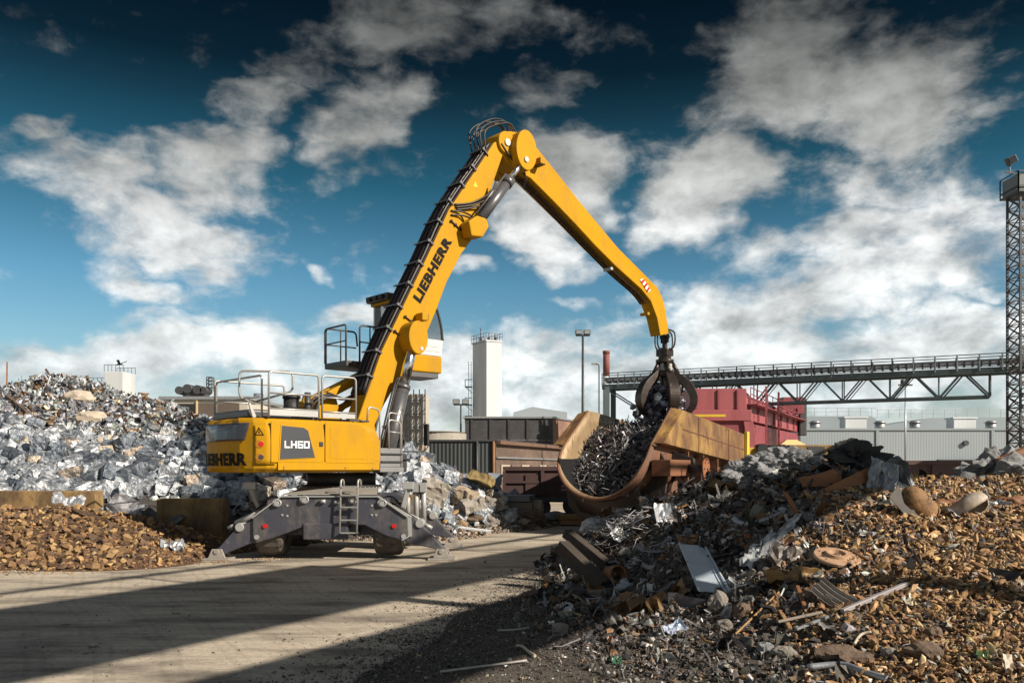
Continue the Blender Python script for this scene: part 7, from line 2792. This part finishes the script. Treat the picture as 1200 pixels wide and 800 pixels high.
def pale_panel():
    a, b_ = at(810, 650, .12), at(836, 702, .05)
    d = (b_ - a); L_ = d.length
    y = d.normalized()
    x = y.cross(Vector((0, -.55, .84))).normalized()
    z = x.cross(y)
    o = empty('metal_sheet', (a + b_) / 2 + z * .05, 'pale blue grey flat metal panel with folded edges on the dark debris', 'panel')
    o.rotation_euler = Matrix((x, y, z)).transposed().to_euler()
    mt = mat('pale_blue_panel', (.46, .54, .62), (.36, .43, .50), rough=.4, scale=2.5, spots=.60, spot_col=(.14, .16, .18), spot_scale=7)
    m = MB(); m.box((-.21, -L_ / 2, -.015), (.21, L_ / 2, 0)); m.build('sheet', mt, o)
    for sg in (-1, 1):
        m = MB(); m.box((sg * .21 - .015, -L_ / 2, .002), (sg * .21 + .015, L_ / 2, .03)); m.build('folded_edge', mt, o, bevel=.005)
    m = MB(); m.box((-.15, -L_ / 2 + .02, .002), (-.135, L_ / 2 - .02, .012)); m.build('bead', mt, o)


pale_panel()

# dark square timbers that stick out over the road
e0 = PX(658, 640, 15.9)
plank('timber_beam', e0, (708, 690), .22, .26, m_darkwood, 'dark tarred square timber jutting from the heap towards the road', 'beam', bev=.012)
e1_ = PX(664, 624, 16.9)
plank('timber_beam', e1_, (712, 665), .20, .18, m_darkwood, 'shorter dark timber lying behind the jutting square timber', 'beam', bev=.012)


def tangle(px, py, size, n, label, col, r=.010):
    p = at(px, py, .15)
    m = MB()
    rnd = random.Random(int(px))
    for _ in range(n):
        a = rnd.uniform(0, 6.28); pts = []
        c = Vector((rnd.gauss(0, .5), rnd.gauss(0, .4), rnd.gauss(0, .22))) * size
        for k in range(6):
            a += rnd.uniform(.3, 1.1)
            pts.append(c + Vector((math.cos(a), math.sin(a) * .7, rnd.uniform(-.35, .45))) * size * rnd.uniform(.35, .7))
        m.tube(smooth_path(pts, 4), r, 4)
    o = m.build('wire_tangle', mat('wire_' + label[:4].replace(' ', '_'), col, tuple(x * .6 for x in col), rough=.45, metal=.6, scale=6)); o.location = p
    one(o, label, 'wire')


tangle(735, 622, .52, 60, 'grey tangle of thin steel wire beside the jutting timbers', (.30, .30, .31))
tangle(715, 640, .45, 34, 'dull tangle of wire hanging below the crumpled lid', (.17, .165, .165))
tangle(700, 600, .25, 8, 'few loose wire loops under the mouth of the charging box', (.42, .41, .40), .008)
lump('crumpled_tin', 697, 622, .62, (1, .7, .75), m_paleg, 'crumpled round grey lid above the jutting timbers', 'lid', amp=.35, fr=2.4, dz=.08)
sheet('sheet_scrap', 733, 631, .75, .45, .12, m_paleg, 'bent pale grey sheet on the wire tangle', 'sheet metal', rot=(.5, .1, .3), dz=.12)
sheet('sheet_scrap', 700, 648, .6, .4, .10, mat('olive_sheet', (.15, .15, .12), (.09, .09, .075), rough=.5, scale=4), 'olive grey bent sheet behind the jutting timbers', 'sheet metal', rot=(.8, -.2, .2), dz=.1)
sheet('sheet_scrap', 777, 613, .36, .50, .05, m_paleg, 'leaf shaped pale plate standing on the dark slope below the box', 'sheet metal', rot=(1.2, 0, .2), dz=.15, nx=8)
plank('flat_bar', (752, 616), (805, 592), .30, .04, mat('orange_rust', (.36, .19, .05), (.25, .12, .04), rough=.7), 'orange rusty strip under the mouth of the charging box', 'bar')


def ring_pipe():
    p = at(720, 682, .12)
    m = MB()
    vs, fs = [], []
    n = 28
    for k in range(n):
        a = 2 * math.pi * k / n
        for r_, z in ((.17, -.16), (.17, .16), (.135, .16), (.135, -.16)):
            vs.append((r_ * math.cos(a), r_ * math.sin(a), z))
    for k in range(n):
        for j in range(4):
            fs.append((k * 4 + j, k * 4 + (j + 1) % 4, ((k + 1) % n) * 4 + (j + 1) % 4, ((k + 1) % n) * 4 + j))
    m.add(vs, fs, False)
    o = m.build('pipe_ring', m_rustb, bevel=.006); o.location = p; o.rotation_euler = (1.35, .25, .3)
    one(o, 'short rusty pipe ring with open end at the toe of the dark heap', 'pipe')


ring_pipe()
lump('crumpled_sheet', 733, 688, .34, (1, .6, .8), m_paleg, 'small crumpled bright sheet beside the rusty pipe ring', 'sheet metal', amp=.6, fr=2.8)

# ridge of the heap
lump('black_lump', 1003, 537, 1.15, (1.15, .8, .62), mat('charred_black', (.014, .014, .015), (.028, .028, .03), rough=.6, scale=5, bump=.8), 'big black crumpled lump on the crest of the heap', 'lump', amp=.62, fr=2.4, sub=5, loc=Vector(PX(1000, 538, 17.6)), flat=True)
lump('black_lump', 985, 549, .55, (1.2, .8, .7), mat('charred_black', (.014, .014, .015)), 'smaller black lump left below the big black lump', 'lump', amp=.7, fr=2.4, loc=Vector(PX(1016, 552, 17.0)))
for (px, py, s, dm, lab) in ((895, 548, .85, (1.1, .8, .6), 'pale grey slag lump at the near end of the crest row'), (920, 541, .95, (1.1, .8, .7), 'tallest ash grey slag lump on the crest behind the brown plate'), (868, 556, .7, (1, .8, .75), 'round grey slag lump beside the foot of the charging box'), (945, 546, .7, (1.2, .8, .6), 'ash grey slag lump behind the orange brown plate'), (905, 560, .6, (1.3, .8, .5), 'low grey slag lump in front of the crest row')):
    lump('slag_lump', px, py, s, dm, mat('ash_slag', (.26, .265, .28), (.13, .135, .145), rough=.8, scale=5, bump=1.0, bscale=11, spots=.62, spot_col=(.45, .45, .46), spot_scale=9), lab, 'slag lump', amp=.62, fr=2.6, sub=5, loc=Vector(PX(px, py, 17.2)), flat=True)
def poly_plate(name, pts, Y, th, mt, label, cat, tilt=0.0):
    """flat plate cut to an outline, leaning back by tilt"""
    lo = max(pts, key=lambda p: p[1])
    Y = HF.hit(lo[0], lo[1] - 3).y - .12
    pp = [Vector(PX(px, py, Y)) for px, py in pts]
    c = sum(pp, Vector()) / len(pp)
    A_ = [Vector((p.x - c.x, (p.z - c.z) * tilt, p.z - c.z)) for p in pp]
    m = MB(); m.prism(A_, [a + Vector((.2 * th, th, -.1 * th)) for a in A_])
    o = m.build(name, mt, bevel=min(.01, th * .3)); o.location = c
    return one(o, label, cat)


poly_plate('rusty_plate', [(936, 559), (956, 556), (978, 549), (986, 553), (987, 566), (985, 571), (962, 570), (940, 570)], 16.4, .05, m_rustb, 'flat orange brown rusty plate leaning on the crest of the heap', 'plate', .5)
def tapered_beam():
    p = HF.hit(966, 580) + Vector((0, -.1, .06)); q = Vector(PX(1040, 545, p.y + .5))
    d = (q - p).normalized(); s = d.cross(Vector((0, -1, .2))).normalized()
    m = MB(); n = d.cross(s)
    m.prism([p - p - s * .07 , p - p + s * .07, q - p + s * .17, q - p - s * .12], [x + n * .06 for x in (-s * .07, s * .07, q - p + s * .17, q - p - s * .12)])
    o = m.build('rusty_beam', m_rustb, bevel=.006); o.location = p
    one(o, 'long tapered rusty beam rising to the crumpled grey sheets', 'beam')


tapered_beam()
sheet('sheet_scrap', 1040, 560, .45, .85, .13, mat('blue_grey_sheet', (.34, .38, .43), (.22, .25, .29), rough=.4, metal=.3, scale=3, bump=.3), 'blue grey torn sheet standing at the end of the rusty beam', 'sheet metal', rot=(1.35, .15, -.35), loc=Vector(PX(1034, 563, HF.hit(1030, 577).y - .05)), bend=.25, taper=.3)
sheet('sheet_scrap', 1055, 562, .6, .75, .16, mat('dark_blue_sheet', (.12, .14, .16), (.07, .08, .09), rough=.4, metal=.3, scale=3, bump=.3), 'darker folded sheet behind the blue grey torn sheet', 'sheet metal', rot=(1.2, -.3, .5), loc=Vector(PX(1052, 562, HF.hit(1030, 577).y + .15)), bend=.35)
poly_plate('triangular_plate', [(1043, 582), (1056, 568), (1075, 608), (1058, 603)], 15.2, .02, mat('grey_brown_plate', (.055, .045, .04), (.035, .03, .027), rough=.55, scale=3), 'dark triangular plate standing before the brown drum', 'plate', .35)
def drum():
    c = HF.hit(1079, 602) + Vector((0, .02, .10))
    o = empty('old_tank', c, 'brown rounded rusty tank half buried beside the triangular plate', 'tank')
    mt = mat('tank_rust', (.27, .15, .06), (.14, .075, .035), rough=.75, scale=3.5, bump=.6, bscale=9, spots=.53, spot_col=(.10, .055, .03), spot_scale=5)
    m = MB(); m.tube([(0, 0, -.46), (0, 0, -.42), (0, 0, -.30), (0, 0, -.15), (0, 0, 0), (0, 0, .15), (0, 0, .28), (0, 0, .40), (0, 0, .47)], [.08, .17, .225, .23, .22, .23, .225, .16, .04], 28); sh_ = m.build('shell', mt, o)
    for v in sh_.data.vertices:
        v.co *= 1 + .16 * mnoise.noise(v.co * 4 + Vector((3, 1, 7))) + .06 * mnoise.noise(v.co * 11)
    for z in (-.18, .15):
        m = MB(); m.tube([(.228 * math.cos(a), .228 * math.sin(a), z) for a in np.linspace(0, 2 * math.pi, 29)[:-1]], .012, 6, closed=True); m.build('hoop', mt, o)
    o.rotation_euler = (.25, -.95, .2)


drum()
def cut_tank():
    c = HF.hit(1134, 604) + Vector((0, -.05, .14))
    o = empty('cut_tank', c, 'cut open tank with pale worn top and brown flank', 'tank')
    mt = mat('worn_tank', (.46, .42, .36), (.24, .16, .10), rough=.55, scale=3, bump=.3, spots=.58, spot_col=(.17, .10, .06), spot_scale=4)
    m = MB(); vs, fs = [], []
    k = 22
    for j, (z, r_) in enumerate(((-.42, .22), (.25, .22), (.36, .16), (.42, .05))):
        for i in range(k):
            a = math.pi * 1.55 * i / (k - 1) - .4
            vs.append((r_ * math.cos(a), r_ * math.sin(a), z))
    for j in range(3):
        for i in range(k - 1):
            fs.append((j * k + i, j * k + i + 1, (j + 1) * k + i + 1, (j + 1) * k + i))
    m.add(vs, fs, True); m.build('shell', mt, o, solid=.02)
    m = MB(); m.tube([(.22 * math.cos(a), .22 * math.sin(a), -.42) for a in np.linspace(-.4, math.pi * 1.55 - .4, 20)], .022, 8); m.build('cut_rim', m_paleg, o)
    o.rotation_euler = (.3, 1.0, .35); o.scale = (.78, .78, .78)


cut_tank()
lump('brown_lump', 1108, 592, .55, (1.2, .8, .5), m_rustb, 'rusty brown lump between brown tank and cut tank', 'lump', amp=.5)
lump('brown_lump', 1185, 592, .6, (1.2, .8, .6), m_rustb, 'rusty ochre lump under the grey rubble at the picture edge', 'lump', amp=.4)
sheet('sheet_scrap', 1165, 595, .55, .4, .16, m_paleg, 'bright curled strip right of the cut tank', 'sheet metal', rot=(1.2, .4, .2), loc=Vector(PX(1164, 594, 15.2)), bend=.9)
for (px, py, s, Y, lab) in ((1150, 560, 1.3, 20, 'large grey concrete rubble lump before the long wagon'), (1178, 550, 1.5, 20, 'topmost grey rubble lump under the lattice mast'), (1200, 562, 1.5, 19, 'grey rubble lump cut by the picture edge'), (1128, 576, .95, 19, 'lowest grey rubble lump at the edge of the rubble'), (1165, 578, 1.0, 18.5, 'cracked grey rubble lump above the cut tank')):
    lump('rubble_lump', px, py, s, (1.1, .8, .7), mat('grey_rubble', (.26, .27, .28), (.13, .135, .14), rough=.85, scale=3, bump=1.0, bscale=8, spots=.6, spot_col=(.05, .05, .055), spot_scale=4), lab, 'rubble lump', amp=.6, fr=2.8, loc=Vector(PX(px, py, Y)), flat=True)
plank('rusty_beam', PX(1170, 540, 19), PX(1215, 520, 19.5), .16, .10, m_rustb, 'rusty bar slanting up over the grey rubble', 'beam')

# bent tubes and bars in the middle of the slope
def bent_tube():
    pts = [PX(860, 607, 14.6), PX(866, 612, 14.5), PX(880, 614, 14.45), PX(900, 608, 14.5), PX(916, 601, 14.6), PX(919, 597, 14.7), PX(914, 597, 14.8)]
    p = Vector(pts[0]); m = MB(); m.tube(smooth_path([Vector(x) - p for x in pts], 6), .045, 12)
    o = m.build('bent_tube', m_paleg); o.location = p
    one(o, 'pale grey bent tube lying across the dark debris', 'tube')


bent_tube()
poly_plate('rusty_bracket', [(919, 575), (925, 577), (933, 592), (936, 603), (942, 608), (931, 609), (929, 597), (925, 588)], 14.6, .08, m_rustb, 'orange rusty bracket standing below the crest plate', 'bracket', .4)
plank('rusty_bar', (855, 605), (871, 641), .06, .05, m_rustb, 'short brown bar leaning below the bent tube end', 'bar')
plank('rusty_bar', (868, 603), (876, 632), .10, .05, m_rustb, 'broader brown bar below the bent tube', 'bar')
plank('rusty_bar', (941, 627), (976, 613), .05, .04, m_rustb, 'thin brown bar lying above the flange disc', 'bar')
sheet('sheet_scrap', 893, 655, .95, .42, .17, m_paleg, 'long crumpled pale sheet pointing up the slope', 'sheet metal', rot=(.75, -.5, .75), bend=.2, taper=.55, dz=.12)
sheet('sheet_scrap', 922, 632, .75, .22, .10, m_paleg, 'narrow pale fin of sheet beside the long crumpled sheet', 'sheet metal', rot=(1.0, -.55, .85), bend=.25, taper=.6, dz=.14)
sheet('sheet_scrap', 927, 660, .62, .5, .18, mat('grey_brown_sheet', (.22, .20, .185), (.13, .115, .105), rough=.5, scale=4, metal=.3), 'grey brown folded sheet left of the flange disc', 'sheet metal', rot=(.7, .2, -.3), bend=.5, dz=.1)
sheet('sheet_scrap', 940, 684, 1.0, .28, .16, mat('ochre_sheet', (.34, .20, .075), (.20, .115, .05), rough=.65, scale=4), 'ochre rusty crumpled strip below the flange disc', 'sheet metal', rot=(.5, .05, .05), bend=.1, dz=.08)
plank('channel_bar', (986, 723), (1062, 690), .055, .05, mat('grey_painted_bar', (.30, .28, .30), (.24, .22, .24), rough=.5), 'straight grey channel bar lying over the brown nuggets', 'bar', dz=.07)
plank('slat', (911, 735), (963, 725), .07, .025, mat('whitewashed', (.52, .45, .37), (.38, .32, .26), rough=.7), 'pale flat slat pointing at the grey channel bar', 'slat', dz=.07)
plank('slat', (932, 742), (970, 727), .05, .03, mat('steel_slat', (.30, .31, .33), (.2, .21, .22), rough=.5), 'narrow grey slat just below the pale slat', 'slat', dz=.05)
rod('thin_rod', [(861, 752), (886, 727), (912, 702)], .013, m_wood, 'thin straw coloured rod leaning across the stones', 'rod', dz=.08)
plank('timber_offcut', (906, 707), (925, 741), .05, .035, m_wood, 'narrow timber offcut under the pale slat', 'timber', dz=.05)
plank('timber_offcut', (888, 729), (903, 726), .06, .04, m_wood, 'small square timber offcut beside the thin rod', 'timber', dz=.04)
plank('timber_offcut', (933, 692), (942, 718), .05, .03, m_rustb, 'dark upright offcut left of the ribbed sheet', 'timber', dz=.08)
def ribbed():
    p = at(976, 709, .09); b = MB(); vs, fs = [], []
    n = 16
    for i in range(n + 1):
        y = (i / n - .5) * .26; z = .02 * math.cos(i * math.pi / 2)
        for k in range(7):
            x = (k / 6 - .5) * .5
            vs.append((x, y + .3 * x * x, z + .25 * x * x))
    for i in range(n):
        for k in range(6):
            fs.append((i * 7 + k, i * 7 + k + 1, (i + 1) * 7 + k + 1, (i + 1) * 7 + k))
    b.add(vs, fs, False); o = b.build('ribbed_sheet', m_brownrock if False else mat('grey_ribbed', (.24, .22, .20), (.15, .135, .12), rough=.5, metal=.3), solid=.008); o.location = p; o.rotation_euler = (.7, .5, -.75)
    one(o, 'small ribbed grey sheet above the end of the channel bar', 'sheet metal')


ribbed()
for (px, py, s, dm, mt, lab) in ((843, 712, .34, (.9, .8, .9), m_rock, 'grey split stone at the lower corner of the pale panel'), (872, 722, .30, (1.1, .8, .9), m_brownrock, 'brown lit stone beside the grey split stone'), (848, 738, .24, (1, .8, .8), m_rock, 'dark stone below the grey split stone'),
                             (955, 702, .30, (.9, .8, 1), m_brownrock, 'dark rusty slag knob left of the ribbed sheet'), (918, 770, .24, (1.2, .8, .7), m_rock, 'rough pale stone below the timber offcuts'), (895, 764, .2, (1, .8, .9), mat('ash_slag', (.26, .265, .28)), 'grey slag stone next to the rough pale stone'),
                             (993, 774, .42, (1.5, .8, .55), m_brownrock, 'long brown stone block above the bottom pipe'), (1092, 748, .24, (1, .8, .9), m_brownrock, 'round brown lump right of the long stone block'), (1085, 768, .30, (1.4, .8, .7), m_brownrock, 'brown hollow casting below the round brown lump'), (1040, 770, .18, (1, .8, .7), m_rock, 'small pale stone between the brown blocks'),
                             (700, 700, .36, (1.1, .8, .8), m_rock, 'grey stone at the toe of the dark heap below the pipe ring'), (655, 742, .28, (1, .8, .7), m_rock, 'dull grey stone low on the dark toe'), (622, 700, .3, (1.2, .8, .6), m_brownrock, 'dark clod beside the lit road strip'), (800, 645, .26, (1, .8, .8), m_rock, 'pale stone above the blue grey panel'), (760, 610, .2, (.9, .8, 1), m_rock, 'light stone on the dark slope behind the panel')):
    lump('stone', px, py, s, dm, mt, lab, 'stone', amp=.4, fr=1.8, sub=3, dz=.04, flat=True)
rod('bottom_pipe', [(946, 787), (985, 786), (1010, 793), (1040, 803)], .035, m_paleg, 'grey round pipe lying at the bottom edge of the brown slope', 'pipe', dz=.05, n=12)
rod('curled_strip', [(1000, 762), (1008, 752), (1020, 748)], .016, mat('bone_white', (.48, .42, .34), (.38, .33, .27), rough=.6), 'small curled pale strip right of the long brown stone', 'strip', dz=.07)
rod('thin_stick', [(516, 790), (570, 783), (617, 777)], .014, mat('grey_stick', (.38, .36, .34), (.28, .26, .24), rough=.6), 'long thin grey stick lying on the dark toe by the road', 'stick', dz=.03)
rod('thin_stick', [(583, 741), (603, 740), (620, 738)], .014, mat('grey_stick', (.38, .36, .34)), 'short grey stick on the dark toe further up', 'stick', dz=.03)
rod('curved_strip', [(605, 759), (612, 760), (620, 766), (627, 771)], .018, mat('bone_white', (.48, .42, .34)), 'curved bone white strip on the dark toe', 'strip', dz=.03)
sheet('plastic_scrap', 790, 742, .30, .18, .05, mat('pale_blue_plastic', (.34, .40, .52), (.28, .33, .44), rough=.4), 'pale blue plastic scrap on the dark lower slope', 'plastic', rot=(.5, -.3, .5), dz=.06)
sheet('plastic_scrap', 1150, 774, .14, .10, .03, mat('green_glass', (.05, .09, .03), (.07, .12, .05), rough=.2), 'small green shard at the lower corner of the brown slope', 'glass', rot=(.6, .1, .1), dz=.05)
sheet('plastic_scrap', 722, 778, .12, .10, .02, mat('dark_green', (.02, .10, .05), (.015, .07, .04), rough=.4), 'dark green scrap low on the grey slope', 'plastic', rot=(.6, .1, .1), dz=.04)
sheet('sheet_scrap', 1180, 792, .10, .2, .02, mat('whitewashed', (.52, .45, .37)), 'small white splinter at the bottom corner', 'splinter', rot=(1.2, .2, .3), dz=.08, nx=5)
plank('slat', (1168, 727), (1176, 722), .02, .015, mat('whitewashed', (.52, .45, .37)), 'tiny white splinter on the brown nuggets', 'splinter', dz=.04)
rod('dark_hose', [(1071, 652), (1082, 672), (1096, 690)], .016, m_black, 'thin dark hose end winding down the brown slope', 'hose', dz=.05)

# ------------------------------------------------------------------ blocks at the foot of the bales
def hb(px, py, y0=24.5, y1=36):
    return HB.hit(px, py, y0, y1)


def block(name, p, dims, rot, mt, label, cat, bev=.03, amp=.05):
    bm = bmesh.new(); bmesh.ops.create_cube(bm, size=1)
    bmesh.ops.subdivide_edges(bm, edges=bm.edges, cuts=6, use_grid_fill=True)
    o_ = Vector((p[0], p[1], dims[0]))
    for v in bm.verts:
        q = Vector((v.co.x * dims[0], v.co.y * dims[1], v.co.z * dims[2]))
        v.co = q + Vector((mnoise.noise(q * 2 + o_), mnoise.noise(q * 2 - o_), mnoise.noise(q * 2.3 + o_ * 2))) * amp + Vector((mnoise.noise(q * 6 + o_), mnoise.noise(q * 6 - o_), mnoise.noise(q * 6.3 + o_ * 2))) * amp * .6
    me = bpy.data.meshes.new(name); bm.to_mesh(me); bm.free(); me.materials.append(mt); me.shade_flat()
    o = bpy.data.objects.new(name, me); COL.objects.link(o); o.location = p; o.rotation_euler = rot
    return one(o, label, cat)


block('concrete_block', P(509, 578, 27.6), (.85, .6, .8), (.15, .25, .3), m_concrete, 'big pale concrete block beside the wall stub', 'concrete block', amp=.12)
block('concrete_block', P(545, 582, 29.0), (.75, .6, .5), (.1, .35, -.3), mat('tan_concrete', (.36, .29, .21), (.24, .19, .14), rough=.9, scale=4, bump=.6, spots=.56, spot_col=(.13, .11, .09), spot_scale=6), 'tan broken concrete block below the lower bales', 'concrete block', amp=.12)
block('concrete_block', P(555, 591, 28.6), (.8, .5, .4), (.2, -.3, .4), m_concrete, 'grey broken block in front of the tan concrete block', 'concrete block', amp=.12)
block('painted_casting', P(564, 561, 31.2), (.8, .6, .34), (-.35, .28, -.3), mat('mustard_face', (.36, .27, .11), (.17, .115, .055), rough=.7, scale=4, bump=.4), 'mustard topped steel block on the end of the bale row', 'block', amp=.07)
block('blue_crate', P(578, 561, 32.5), (.55, .5, .42), (0, .1, .3), mat('dusty_blue', (.12, .17, .26), (.2, .24, .3), rough=.6, scale=4), 'dusty blue crate behind the mustard topped block', 'crate', amp=.02)
SL = Vector(P(604, 592, 32.6)) - Vector((0, 0, .33))
for (dx_, dz_, dm, ry, mt, lab) in ((-.1, .62, (1.55, 1.0, .22), .0, mat('steel_slab', (.20, .22, .235), (.13, .145, .155), rough=.55, scale=2, metal=.3), 'topmost grey steel slab of the stack before the wagon'), (.05, .34, (1.35, 1.0, .25), .06, mat('steel_slab_b', (.14, .14, .14), (.19, .15, .11), rough=.6, scale=2), 'second slab of the stack, dark with a rusty end'), (.15, .06, (1.35, .9, .28), -.08, m_concrete, 'third slab of the stack, pale and chipped'), (.75, .25, (.55, .6, .5), .2, m_concrete, 'pale chipped cube leaning on the slab stack'), (-.55, .05, (.5, .5, .5), .4, m_concrete, 'pale chipped block under the near end of the slabs'), (.3, -.28, (1.3, .9, .3), .1, mat('steel_slab_b', (.14, .14, .14)), 'lowest dark slab of the stack')):
    block('slab', SL + Vector((dx_, 0, dz_)), dm, (0, 0, -.25 + ry), mt, lab, 'slab', amp=.02 if mt is not m_concrete else .06)
for (px, py, Y, s, dm, mt, lab) in ((596, 607, 31.5, .7, (1.1, .8, .7), m_rock, 'bigger grey boulder in front of the slab stack'), (574, 612, 30, .6, (1.2, .8, .7), m_rock, 'mid grey boulder left of the bigger boulder'), (625, 606, 32, .85, (1.1, .8, .75), m_brownrock, 'dark rusty crumpled ball at the end of the slabs'), (548, 607, 28.8, .7, (1.6, .7, .5), m_brownrock, 'long dark rusty lump on the litter below the blocks'),
                                (520, 604, 28, .5, (1.5, .7, .5), m_brownrock, 'dark flat lump before the big pale block'), (575, 590, 30.6, .6, (1.1, .8, .9), m_rock, 'grey lump between tan block and slab stack'), (612, 612, 31, .4, (1, .8, .8), m_concrete, 'pale stone at the foot of the slab stack'), (648, 606, 34, .9, (1.5, .8, .5), mat('ash_slag', (.26, .265, .28)), 'grey slag heap piece beside the wagon wheels')):
    lump('boulder', px, py, s, dm, mt, lab, 'boulder', amp=.5, fr=2.2, sub=3, loc=Vector(P(px, py, Y)), flat=True)
for (a, b_, w, mt, lab) in (((530, 617, 27.6), (575, 622, 28.2), .12, m_paleg, 'pale bent bar on the litter before the boulders'), ((520, 612, 27), (536, 598, 27.8), .10, m_wood, 'pale timber piece standing in the litter'), ((500, 600, 27), (512, 606, 26.8), .12, m_wood, 'short timber beside the outrigger leg')):
    plank('scrap_bar', tuple(P(*a)), tuple(P(*b_)), w, .08, mt, lab, 'bar')
# upper heap: pale stones and a bent girder
for (px, py, s, dm, lab) in ((93, 470, .95, (1.4, .8, .7), 'large pale stone high on the silver heap'), (106, 494, 1.05, (1.2, .8, .65), 'tan block below the large pale stone on the heap'), (122, 520, .8, (1, .8, .7), 'brownish crushed lump in the middle of the silver heap'), (240, 515, .6, (1, .8, .7), 'bright lump on the falling ridge of the silver heap')):
    lump('pale_stone', px, py, s, dm, mat('tan_stone', (.52, .45, .37), (.42, .35, .28), rough=.8, scale=3, bump=.4), lab, 'stone', amp=.35, fr=1.7, sub=3, loc=HB.hit(px, py, 26, 40) + Vector((0, -.1, .1)), flat=True)
a, b_ = HB.hit(10, 470, 26, 40), HB.hit(34, 490, 26, 40)
plank('bent_girder', tuple(a + Vector((0, -.1, .15))), tuple(b_ + Vector((0, -.1, .15))), .16, .2, m_brownrock, 'dark girder lying high on the silver heap', 'girder')
plank('bent_girder', tuple(HB.hit(8, 458, 26, 40) + Vector((0, 0, .3))), tuple(HB.hit(22, 452, 26, 40) + Vector((-.5, 0, 1.0))), .06, .06, m_rustb, 'thin bent bar sticking out of the silver ridge', 'bar')
# crushed dark sheets beside the rust pile
for (px, py, lx, ly, rot, mt, lab) in ((170, 603, 2.2, .9, (.7, .35, -.2), mat('dark_crushed', (.10, .10, .11), (.2, .2, .215), rough=.45, metal=.4, scale=3, bump=.4), 'dark crushed sheet panel lying at the wall beside the rust pile'), (140, 590, 1.4, .6, (.5, -.1, .1), m_paleg, 'bright crushed sheet on top of the rust pile'), (205, 644, .55, .4, (.4, .1, .3), m_paleg, 'bright sheet scrap at the shaded end of the rust pile')):
    sheet('sheet_scrap', px, py, lx, ly, .22, mt, lab, 'sheet metal', rot=rot, loc=HR.hit(px, py, 17.5, 24.3) + Vector((0, -.1, .12)), bend=.2)
sheet('sheet_scrap', 80, 586, .8, .5, .2, m_paleg, 'crumpled bright sheet where rust pile meets the ochre wall', 'sheet metal', rot=(.5, .2, .4), loc=Vector(P(80, 585, 23.4)), bend=.3)
# pale cross sleepers seen under the box
block('sleeper_stack', P(668, 605, 33.5), (1.0, .8, .16), (0, 0, .2), m_wood, 'pale timber sleepers under the near corner of the charging box', 'timber', amp=.01)
block('sleeper_stack', P(668, 611, 33.3), (.8, .7, .16), (0, 0, .1), m_wood, 'lower pale timber sleepers under the charging box corner', 'timber', amp=.01)
